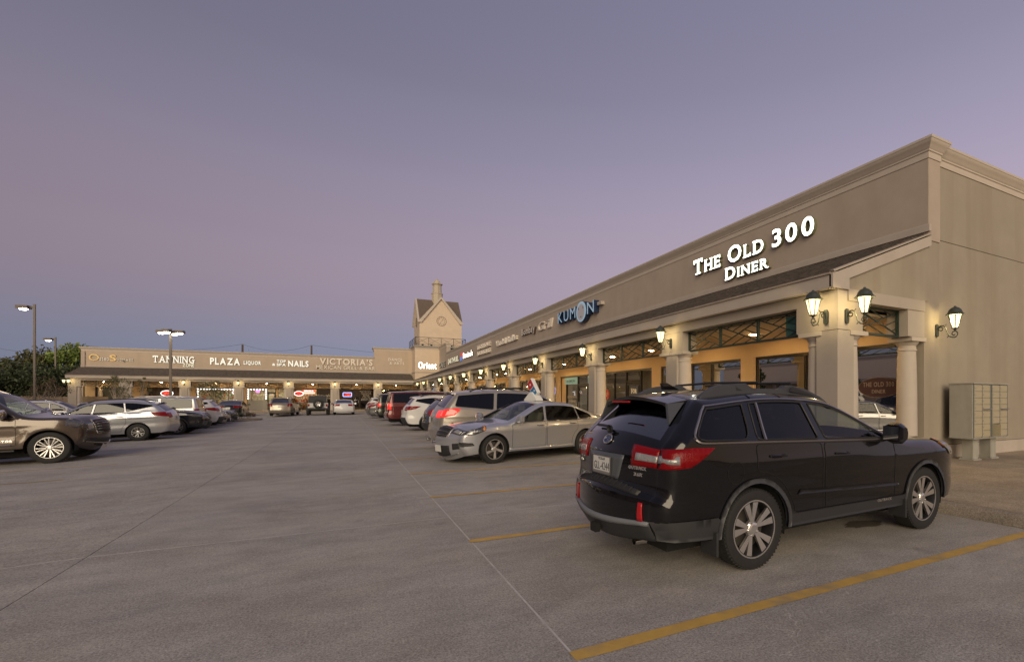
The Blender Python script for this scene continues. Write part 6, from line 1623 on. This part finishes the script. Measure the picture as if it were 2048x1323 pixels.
for (a, b, r_) in ((-.030,.010,.016),(.005,.020,.009),(.022,.006,.009),(.004,-.006,.009),(.030,-.016,.009),(.010,-.024,.009)):
    st.add([(a+(r_ if k % 2 == 0 else r_*.35)*math.cos(PI*k/4), b+(r_ if k % 2 == 0 else r_*.35)*math.sin(PI*k/4), .013) for k in range(8)], [tuple(range(8))])
st.build('emblem_stars', BADGE, em)
# spoiler over the hatch
sv = np.linspace(-.93, .93, 15); a, _ = sh.strip([9.93]*15, sv, .004); ends_ = []
vs = []
for i, q in enumerate(a):
    e = abs(sv[i]); L_ = .30-.03*e
    vs += [(q[0]+.06, q[1], q[2]+.004), (q[0]-L_, q[1]*.97, q[2]-.035-.01*e), (q[0]-L_+.01, q[1]*.97, q[2]-.070-.03*(e > .9)), (q[0]-.02, q[1], q[2]-.045)]
fs = [(4*i+j, 4*i+(j+1)%4, 4*i+4+(j+1)%4, 4*i+4+j) for i in range(14) for j in range(4)]+[(3,2,1,0),(56,57,58,59)]
MB().add(vs, fs).build('spoiler', pm, car, smooth=True)
for sg in (0, 14):
    q = vs[4*sg+1]; b0 = vs[4*sg]; y = q[1]; p2, _ = sh.strip([10.62], [(.905 if sg else -.905)], .012); p3, _ = sh.strip([10.1], [(.90 if sg else -.90)], .012)
    o_ = .012 if sg else -.012
    MB().add([q, tuple(p2[0]), tuple(p3[0]), (q[0], q[1]-o_*2.5, q[2]), (p2[0][0], p2[0][1]-o_*2.5, p2[0][2]), (p3[0][0], p3[0][1]-o_*2.5, p3[0][2])], [(0,1,2),(3,5,4),(0,3,4,1),(1,4,5,2),(2,5,3,0)]).build('spoiler_fin', mat('spoiler_grey', (.06,.065,.075), .35), car)
MB().box(-2.222,-2.205,-.15,.15,1.475,1.49).build('brake_lamp', REFLR, car)
a, _ = sh.strip([10.98, 10.93, 10.90, 10.86], [.02, .16, .34, .58], .028); MB().tube([tuple(q) for q in a], .014, 6).build('wiper', BLACKP, car); MB().lathe([(0,.03),(.035,.025),(.04,0)], tuple(a[0]-np.array([.03,0,.0])), 10, 'x').build('wiper_pivot', BLACKP, car)
# roof rails with moulded pods and swing-in bars
for sg in (1, -1):
    def rail_z(x): j = int(np.argmin(np.abs(sh.bx-x)+9*(sh.bz < 1.3))); p, _ = sh.strip([sh.sp[j]], [.90*sg], 0.); return p[0]
    top = [(x, h*.82) for x, h in [(x-.20, h) for x, h in [(.34,.012),(.18,.055),(-.04,.092),(-.24,.108),(-.34,.104),(-.41,.06),(-.46,.048),(-.76,.048),(-.82,.06),(-.90,.112),(-1.22,.118),(-1.34,.108),(-1.46,.05),(-1.52,.012)]]]
    vs = []; 
    for x, h in top:
        p = rail_z(x); vs += [(x, p[1]-.035, p[2]-.02), (x, p[1]+.035, p[2]-.02), (x, p[1]+.026, p[2]+h), (x, p[1]-.026, p[2]+h)]
    m_ = len(top); fs = [(4*i+j, 4*i+(j+1)%4, 4*i+4+(j+1)%4, 4*i+4+j) for i in range(m_-1) for j in range(4)]+[(3,2,1,0),tuple(4*(m_-1)+j for j in range(4))]
    rr_ = MB().add(vs, fs).build('roof_rail', mat('rail_grey', (.045,.048,.055), .5), car, bevel=.006)
    for xa, xb in ((-.10,-.50), (-1.16,-1.52)):
        pa, pb = rail_z(xa), rail_z(xb); y = pa[1]+.035*sg
        MB().add([(xa,y,pa[2]+.025),(xb,y,pb[2]+.025),(xb+.03,y-.003*sg,pb[2]+.08),(xa-.10,y-.003*sg,pa[2]+.065)], [(0,1,2,3)]).build('rail_pod_inset', BLACKP, rr_)
for x in (-.60, -1.05):
    MB().tube([(x, -.64, 1.665), (x-.01, 0, 1.68), (x, .64, 1.665)], .012, 6).build('roof_bar', BLACKP, car)
MB().prism([(-1.52,1.60),(-1.72,1.60),(-1.74,1.665),(-1.68,1.67)], lambda p,u: (p[0],u,p[1]), -.02, .02).build('antenna_fin', pm, car)
mirror(car, sh, pm, .52, 1.085, 1.0)
hx = [(-1.62+.095*math.cos(2*PI*k/20), .875+.095*math.sin(2*PI*k/20)) for k in range(20)]
q, _ = sh.side([a for a, b in hx], [b for a, b in hx], -1, .0); MB().tube([tuple(a) for a in q], .004, 4, True).build('fuel_flap', UNDER, car)
for xx, zz in ((-1.86,.24), (.90,.24)):
    for sg in (1, -1): MB().box(xx-.012, xx+.012, sg*.84-.11, sg*.84+.09, zz-.04, zz+.16).build('mud_flap', CLAD, car, bevel=.005)
MB().box(-2.50,-2.25,-.03,.03,.30,.35).box(-2.52,-2.47,-.05,.05,.285,.365).build('tow_hitch', UNDER, car)
MB().lathe([(.030,-.12),(.032,.0),(.026,.0),(.024,-.1)], (-2.22, -.42, .27), 14, 'x').build('exhaust_tip', CHROME, car, smooth=True)
for sg in (1,-1):
    q, _ = sh.side(np.linspace(-1.22,-1.17,5), np.linspace(1.14,1.47,5), sg, .003); MB().tube([tuple(a) for a in q], .013, 5).build('window_divider', SATIN, car, smooth=True)
T1 = lambda a, b, c: tuple(sh.side([.30+a], [.41+b], -1, .014+c)[0][0])
bd = empty('badge', parent=car); lettering(bd, 'OUTBACK', T1, .10, .36, .012, .028, BADGE, BADGE, .003, .018, gap=.05)
place(car, 4.57, 4.13, R(1.6), 'black station wagon in the foreground stall with roof rails and a Texas plate', GP)

# ---- helpers for the recurring bits
def sedan(paintm, label, x, y, hd, grp, style=(10,'swirl'), lit=False, clear=CARGLASS_C, rear=CARGLASS_M, seat=SEATM, front=True):
    sh = SEDAN; car = empty('sedan'); car_body(car, sh, paintm, clear, rear, CHROME, seat=seat, rows=(-.10,-.95))
    add_wheels(car, sh, style, .238, .22)
    lights_pair(car, sh, 'headlamp', HEADD, [(2.0,.745),(1.58,.835),(1.62,.79),(1.86,.69),(2.06,.655)], [(2.75,.58),(2.75,1),(3.62,1),(3.45,.58)], .009)
    lights_pair(car, sh, 'headlamp_reflector', CLEARL, [(1.96,.735),(1.82,.765),(1.86,.715),(1.98,.68)], [(2.9,.66),(2.9,.92),(3.3,.92),(3.3,.70)], .014)
    lights_pair(car, sh, 'turn_lamp', AMBER, [(1.66,.81),(1.59,.83),(1.62,.795),(1.68,.78)], None, .014)
    lights_pair(car, sh, 'tail_lamp', REDLIT if lit else REDL, [(-2.40,.985),(-2.05,.985),(-2.12,.90),(-2.455,.83)], [(13.9,.50),(13.9,1),(13.12,1),(13.12,.46)], .010)
    grille(car, sh, CHROME, SATIN, 2.30, 3.25, .50, 3)
    strip_part(car, sh, BLACKP, [(.75,-.55),(.75,.55),(1.55,.62),(1.55,-.62)], 'lower_intake', .008)
    lights_pair(car, sh, 'fog_lamp_recess', BLACKP, [(2.08,.42),(1.86,.44),(1.90,.50),(2.11,.52)], [(1.15,.72),(1.15,1),(1.75,1),(1.7,.74)], .009)
    strip_part(car, sh, CHROME, [(.60,-.86),(.60,.86),(.70,.86),(.70,-.86)], 'lip_trim', .012, 3)
    plate(car, sh, 14.2, False); plate(car, sh, 1.35, False)
    mirror(car, sh, paintm, .72, .965)
    side_trim(car, sh, paintm, [(.95,.26),(1.0,.33),(-.95,.33),(-.95,.26)], 'sill', .016)
    place(car, x, y, hd, label, grp); return car
def suv(name, sh, paintm, label, x, y, hd, grp, style, rim, tails, heads, lit=False, clad=CLAD, rails=True, gr=True, trimm=None, front_glass=CARGLASS_M, extra=None, sc=1., tail_m=None):
    car = empty(name); car_body(car, sh, paintm, front_glass, CARGLASS_D, trimm, rows=(.05,-.85))
    add_wheels(car, sh, style, rim, .235)
    if clad:
        arch_trim(car, sh, clad, .05, .014)
        side_trim(car, sh, clad, [(sh.wb/2-sh.wr-.06,sh.sill+.01),(sh.wb/2-sh.wr-.03,sh.sill+.12),(-sh.wb/2+sh.wr+.03,sh.sill+.12),(-sh.wb/2+sh.wr+.06,sh.sill+.01)])
        nk = sh.nk-1; strip_part(car, sh, clad, [(nk,-1),(nk,1),(nk-1.3,1),(nk-1.3,-1)], 'rear_lower_bumper', .012); strip_part(car, sh, clad, [(0,-1),(0,1),(.9,1),(.9,-1)], 'front_lower_bumper', .012)
    tm = tail_m or (REDLIT if lit else REDL)
    lights_pair(car, sh, 'tail_lamp', tm, tails[0], tails[1], .012)
    lights_pair(car, sh, 'headlamp', HEADD, heads[0], heads[1], .010)
    lights_pair(car, sh, 'headlamp_reflector', CLEARL, None, [(heads[1][0][0]+.2, .72),(heads[1][0][0]+.2,.90),(heads[1][2][0]-.15,.90),(heads[1][2][0]-.15,.74)], .016)
    if gr: grille(car, sh, CHROME, CHROME, 2.15, 3.35, .50, 5)
    strip_part(car, sh, BLACKP, [(.95,-.55),(.95,.55),(1.7,.55),(1.7,-.55)], 'lower_intake', .008)
    plate(car, sh, 12.45, False); mirror(car, sh, paintm, sh.dlo_f[0]-.30, float(sh.win_lo(.9))+.01)
    if rails: roof_rail(car, sh, SATIN if rails == 2 else BLACKP, .2, -1.7)
    wiper(car, sh, sh.krb-.12, -.30, .25, ds=-.05)
    # small roof spoiler
    sv = np.linspace(-.9,.9,9); a, _ = sh.strip([9.95]*9, sv, .004); vs = []
    for q in a: vs += [(q[0]+.05,q[1],q[2]+.003),(q[0]-.16,q[1]*.97,q[2]-.02),(q[0]-.15,q[1]*.97,q[2]-.05),(q[0]-.02,q[1],q[2]-.035)]
    MB().add(vs, [(4*i+j,4*i+(j+1)%4,4*i+4+(j+1)%4,4*i+4+j) for i in range(8) for j in range(4)]+[(3,2,1,0),(32,33,34,35)]).build('spoiler', paintm, car, smooth=True)
    if extra: extra(car, sh)
    place(car, x, y, hd, label, grp); car.scale = (sc,)*3; return car
T_TR = ([(-2.44,1.20),(-2.15,1.24),(-2.02,1.22),(-2.20,1.05),(-2.50,.97)], [(12.15,.62),(12.15,1),(11.15,1),(11.35,.60)])
T_RG = ([(-2.14,1.10),(-1.75,1.14),(-1.86,1.0),(-2.22,.93)], [(12.25,.66),(12.25,1),(11.25,1),(11.35,.62)])
T_SF = ([(-2.18,1.14),(-1.72,1.16),(-1.95,1.04),(-2.28,.97)], [(12.2,.58),(12.2,1),(11.3,1),(11.5,.55)])
T_BX = ([(-2.49,1.26),(-2.40,1.26),(-2.40,.92),(-2.53,.92)], [(12.55,.80),(12.55,1),(11.1,1),(11.1,.80)])
T_BW = ([(-2.49,1.24),(-2.38,1.24),(-2.38,1.0),(-2.52,1.0)], [(12.2,.78),(12.2,1),(11.15,1),(11.15,.78)])
H_G = lambda x1, z1: ([(x1-.06,z1-.03),(x1-.48,z1+.05),(x1-.46,z1-.01),(x1-.20,z1-.12),(x1+.02,z1-.14)], [(2.75,.60),(2.75,1),(3.65,1),(3.65,.60)])

# ---- right-hand row
SIL = paint('silver', (.47,.48,.51), .68, .28); CHAMP = paint('champagne', (.40,.365,.315), .6, .30); WHT = paint('white', (.62,.62,.62), .0, .28); BLK = paint('black', (.008,.008,.010), .3, .22)
RED = paint('maroon', (.115,.018,.020), .45, .26); DGR = paint('dark_green', (.020,.024,.019), .4, .25); BRN = paint('bronze_brown', (.085,.064,.049), .6, .28); GRY = paint('grey', (.115,.115,.12), .6, .3); NVY = paint('dark_navy', (.010,.012,.020), .35, .22); TAN = paint('tan', (.30,.265,.215), .6, .3); LTS = paint('light_silver', (.47,.47,.475), .7, .28)
acc = sedan(SIL, 'silver sedan with a pizza delivery sign on its roof, nose towards the lane', 4.26, 12.50, R(194.5), GP, style=(5,'swirl'))
FOG = emis('fog_glow', (1.0,.62,.2), 6.)
def trav_x(car, sh):
    MB().tube([(-1.55,.0,1.80),(-1.86,0,2.10)], .005, 4).build('antenna', BLACKP, car)
    for y in (.35,-.35):
        MB().lathe([(.04,-.10),(.042,0),(.034,0)], (-2.63, y*1.4, .30), 12, 'x').build('exhaust_tip', CHROME, car)
    for x in (-.2, -1.2): MB().tube([(x,-.68,1.83),(x,0,1.85),(x,.68,1.83)], .022, 6).build('roof_bar', BLACKP, car)
suv('crossover', TRAV, CHAMP, 'champagne crossover with glowing tail lamps behind the silver sedan', 4.98, 15.05, R(0), GP, (6,'plain'), .235, T_TR, H_G(2.44,.96), True, clad=None, extra=trav_x)
suv('crossover', ROGUE, BLK, 'black hatch mostly hidden between the champagne and white crossovers', 5.15, 19.8, R(0), GP, (5,'plain'), .22, T_RG, H_G(2.12,.88), False)
suv('crossover', SANTA, WHT, 'white crossover with slanted red tail lamps in the right-hand row, beside the maroon one', 4.95, 25.05, R(0), GP, (5,'v'), .235, T_SF, H_G(2.22,.92), False)
suv('sport_utility', BOXY, RED, 'maroon boxy sport utility in the right-hand row', 4.78, 30.3, R(0), GP, (6,'plain'), .235, T_BX, H_G(2.42,1.08), True, clad=None, rails=2)
suv('sport_utility', BOXY, DGR, 'dark green boxy sport utility beyond the maroon one', 4.62, 37.6, R(0), GP, (6,'plain'), .235, T_BW, H_G(2.42,1.08), True, clad=None, rails=2, sc=.97)
sedan(GRY, 'grey sedan low beyond the dark green sport utility', 4.30, 42.6, R(0), GP, rear=CARGLASS_D)
suv('crossover', SANTA, WHT, 'white crossover farthest along the right-hand row', 4.25, 47.2, R(0), GP, (5,'v'), .235, T_SF, H_G(2.22,.92), False)

# ---- left-hand row
def navi_x(car, sh):
    grille(car, sh, CHROME, CHROME, 2.25, 3.70, .62, 6, 'grille')
    a, _ = sh.strip([1.2+.0*v for v in np.linspace(-.95,.95,9)], np.linspace(-.95,.95,9), .02); MB().tube([tuple(q) for q in a], .018, 5).build('bumper_trim', CHROME, car)
    strip_part(car, sh, BLACKP, [(1.25,-.92),(1.25,.92),(1.75,.92),(1.75,-.92)], 'bumper_intake', .008)
    plate(car, sh, .95, False)
    for sg in (1,-1):
        q, _ = sh.side([.85,-.75], [.52,.52], sg, .016); MB().tube([tuple(a) for a in q], .014, 5).build('side_moulding', CHROME, car)
        a, _ = sh.side([.9,.2,-.8], [.46]*3, sg, -.05)
        MB().box(-.95, .90, sg*.93-.09, sg*.93+.06, .36, .40).build('running_board', BLACKP, car)
    T1 = lambda a, b, c: tuple(sh.side([.25+a], [.60+b], -1, .004+c)[0][0]); bd = empty('badge', parent=car); lettering(bd, 'NAVIGATOR', T1, .05, .62, 0, .045, BADGE, BADGE, .004, .018, gap=.25)
    mirror(car, sh, BLACKP, .66, 1.23, 1.25, chrome=True); wiper(car, sh, 6.12, -.75, -.1, ds=.06); wiper(car, sh, 6.12, .1, .7, ds=.06)
suv('sport_utility', NAVI, BRN, 'bronze-brown sport utility at the left edge, nose towards the lane', -8.18, 18.85, R(0), GLr, (8,'v'), .275, T_BX, ([(2.08,1.04),(1.83,1.09),(1.81,.96),(2.10,.88)], [(2.45,.62),(2.45,1),(3.45,1),(3.45,.64)]), clad=None, rails=2, gr=False, front_glass=CARGLASS_C, extra=navi_x)
sedan(LTS, 'light silver sedan just beyond the bronze-brown sport utility', -10.1, 21.6, R(0), GLr, seat=SEATM)
sedan(NVY, 'dark navy sedan between the light silver sedan and the silver crossover', -10.6, 24.0, R(0), GLr, rear=CARGLASS_D)
suv('crossover', ROGUE, SIL, 'silver crossover backed towards the lane with a curved rear side window', -8.57, 26.95, R(180), GLr, (5,'v'), .205, T_RG, H_G(2.12,.88), clad=None)
suv('crossover', SANTA, NVY, 'dark navy crossover with nose towards the lane, right of the silver one', -8.15, 30.3, R(0), GLr, (5,'v'), .245, T_SF, H_G(2.22,.92))
suv('sport_utility', BOXY, LTS, 'grey-silver boxy sport utility backed in right of the dark navy crossover', -8.95, 33.1, R(180), GLr, (6,'plain'), .22, T_BW, H_G(2.42,1.08), clad=None, rails=2, sc=.93)
suv('crossover', SANTA, WHT, 'white crossover backed in between two sedans and the boxy silver one', -8.65, 36.0, R(180), GLr, (5,'v'), .235, T_SF, H_G(2.22,.92))
sedan(CHAMP, 'champagne sedan with nose towards the lane beside the white crossover', -8.75, 39.3, R(0), GLr)
sedan(BLK, 'black sedan last in the left row, next to the planted island', -8.8, 42.2, R(0), GLr, rear=CARGLASS_D)
suv('crossover', ROGUE, WHT, 'white crossover in the farther left row, seen over the dark navy sedan', -15.0, 41.0, R(0), 'cars in the farther left row', (5,'v'), .22, T_RG, H_G(2.12,.88))

# ---- before the back shops
sedan(BLK, 'black sedan parked towards the bulb-framed liquor window', -8.75, 55.3, R(90), GBk, rear=CARGLASS_D)
suv('crossover', TRAV, TAN, 'tan crossover parked towards the nail shop', -4.75, 54.5, R(86), GBk, (5,'plain'), .22, T_BX and ([(-2.44,1.18),(-2.30,1.18),(-2.36,.95),(-2.52,.95)], [(12.3,.80),(12.3,1),(11.2,1),(11.2,.80)]), H_G(2.44,.96), clad=None, sc=.94)
sedan(WHT, 'white sedan parked towards the dark restaurant front', .12, 54.6, R(90), GBk, rear=CARGLASS_M)
# jeep-like open off-roader
def offroader(x, y, hd, label):
    car = empty('off_roader'); B = MB
    def pr(name, poly, y0, y1, m, bev=.02): return MB().prism(poly, lambda p,u: (p[0],u,p[1]), y0, y1).build(name, m, car, bevel=bev)
    pr('tub', [(-1.82,.55),(-1.85,1.12),(.75,1.14),(.75,.55)], -.78, .78, WHT); pr('hood', [(.75,.62),(.75,1.16),(1.80,1.08),(1.86,.62)], -.66, .66, WHT)
    pr('grille_panel', [(1.86,.62),(1.80,1.08),(1.88,1.06),(1.92,.64)], -.66, .66, WHT, .01)
    for k in range(7): MB().box(1.915,1.93,-.27+.09*k-.025,-.27+.09*k+.025,.72,1.0).build('grille_slot', BLACKP, car)
    for s_ in (1,-1): MB().lathe([(0,.0),(.085,0),(.085,-.05)], (1.94, .47*s_, .90), 16, 'x').build('headlamp', CLEARL, car)
    pr('soft_top', [(-1.86,1.13),(-1.78,1.74),(-1.5,1.80),(.25,1.80),(.42,1.74),(.30,1.13)], -.70, .70, mat('soft_top', (.045,.045,.05), .8), .04)
    MB().add([(-1.838,-.55,1.24),(-1.838,.55,1.24),(-1.79,.50,1.66),(-1.79,-.50,1.66)], [(0,1,2,3)]).build('rear_window', CARGLASS_D, car)
    for s_ in (1,-1):
        MB().add([(-1.6,.705*s_,1.22),(-.75,.705*s_,1.22),(-.75,.703*s_,1.66),(-1.55,.703*s_,1.66)], [(0,1,2,3)]).build('window', CARGLASS_D, car)
        MB().add([(-.6,.705*s_,1.22),(.26,.705*s_,1.22),(.30,.703*s_,1.66),(-.6,.703*s_,1.66)], [(0,1,2,3)]).build('window', CARGLASS_D, car)
    pr('windshield_frame', [(.62,1.14),(.40,1.76),(.46,1.77),(.70,1.14)], -.70, .70, BLACKP, .01)
    for ax_ in (1.21, -1.21):
        for s_ in (1,-1):
            fl = MB(); n = 10; vs = []
            for k in range(n+1):
                a = PI*(.02+.96*k/n); vs += [(ax_+.50*math.cos(a), s_*.70, .42+.50*math.sin(a)), (ax_+.50*math.cos(a), s_*.94, .42+.48*math.sin(a)), (ax_+.46*math.cos(a), s_*.94, .42+.44*math.sin(a)), (ax_+.46*math.cos(a), s_*.70, .42+.46*math.sin(a))]
            fl.add(vs, [(4*i+j,4*i+(j+1)%4,4*i+4+(j+1)%4,4*i+4+j) for i in range(n) for j in range(4)]); fl.build('fender_flare', BLACKP, car)
    for x0, x1 in ((-2.02,-1.84),(1.92,2.08)): MB().box(x0, x1, -.82, .82, .50, .68).build('bumper', BLACKP, car, bevel=.03)
    for s_ in (1,-1): MB().box(-1.90,-1.85,s_*.70-.06,s_*.70+.06,.82,1.04).build('tail_lamp', REDL, car)
    MB().box(-1.9,-1.87,.38,.69,.70,.86).build('license_plate', PLATE, car)
    class Q: pass
    q = Q(); q.wr = .41; q.W = 1.86; q.wb = 2.42; add_wheels(car, q, (5,'fat'), .215, .25)
    tm, bm_, sm, dm = wheel_meshes(.41, .25, .215, (5,'fat')); wv = empty('spare_wheel', (-2.02, -.06, 1.03), R(90), car)
    for nm, me in (('tyre', tm), ('rim_barrel', bm_), ('rim', sm)): inst(nm, me, wv)
    MB().box(-1.6,1.7,-.55,.55,.38,.56).build('underbody', UNDER, car)
    for s_ in (1,-1): MB().box(.45,.55,s_*.92-.08,s_*.92+.10,1.15,1.32).build('side_mirror', BLACKP, car, bevel=.02)
    place(car, x, y, hd, label, GBk)
offroader(-2.0, 53.6, R(90), 'white open off-roader with black soft top and spare wheel on its tailgate')

# ---- pizza topper on the silver sedan (its own thing, standing on the roof)
tp = empty('rooftop_sign', (0,0,0), label='red and blue domino-tile delivery sign standing on the silver sedan', cat='sign')
tp.location = (4.26+.30*math.cos(R(194.5)+PI), 12.50+.30*math.sin(R(194.5)+PI), 1.452); tp.rotation_euler = (0,0,R(194.5)-PI/2)
TW = mat('topper_white', (.72,.72,.70), .35); TRd = mat('topper_red', (.42,.025,.035), .35); TBl = mat('topper_blue', (.02,.16,.36), .35)
MB().prism([(-.30,0),(.30,0),(.28,.05),(.02,.24),(-.08,.24),(-.30,.05)], lambda p,u: (p[0],u,p[1]), -.11, .11).build('base', TW, tp, bevel=.015)
MB().box(-.26,.26,-.13,.13,-.012,.004).build('magnet_pad', BLACKP, tp)
ca, sa = math.cos(R(52)), math.sin(R(52)); Tt = lambda a, b, c: (-.02+a*ca-b*sa, c, .34+a*sa+b*ca)
MB(Tt).box(-.255,.255,-.13,.13,-.06,.06).build('tile_body', TW, tp, bevel=.02)
for sg in (-1,1):
    MB(Tt).box(.008,.235,-.112,.112,sg*.0615-.001,sg*.0615+.001).build('tile_red', TRd, tp); MB(Tt).box(-.235,-.008,-.112,.112,sg*.0615-.001,sg*.0615+.001).build('tile_blue', TBl, tp)
    for a, b in ((.12,0),(-.12,.05),(-.12,-.05)): MB(Tt).add([(a+.030*math.cos(2*PI*k/14), b+.030*math.sin(2*PI*k/14), sg*.0640) for k in range(14)], [tuple(range(14))]).build('dot', TW, tp)
# stain on the slab and a scrap of litter
MB().add([(5.55+.30*math.cos(2*PI*k/18)*(1+.18*math.sin(3*k)), 3.75+.13*math.sin(2*PI*k/18)*(1+.2*math.cos(5*k)), .0035) for k in range(18)], [tuple(range(18))]).build('oil_stain', mat('oil_stain', (.115,.10,.085), .6, noise=.35, nscale=20), lot)
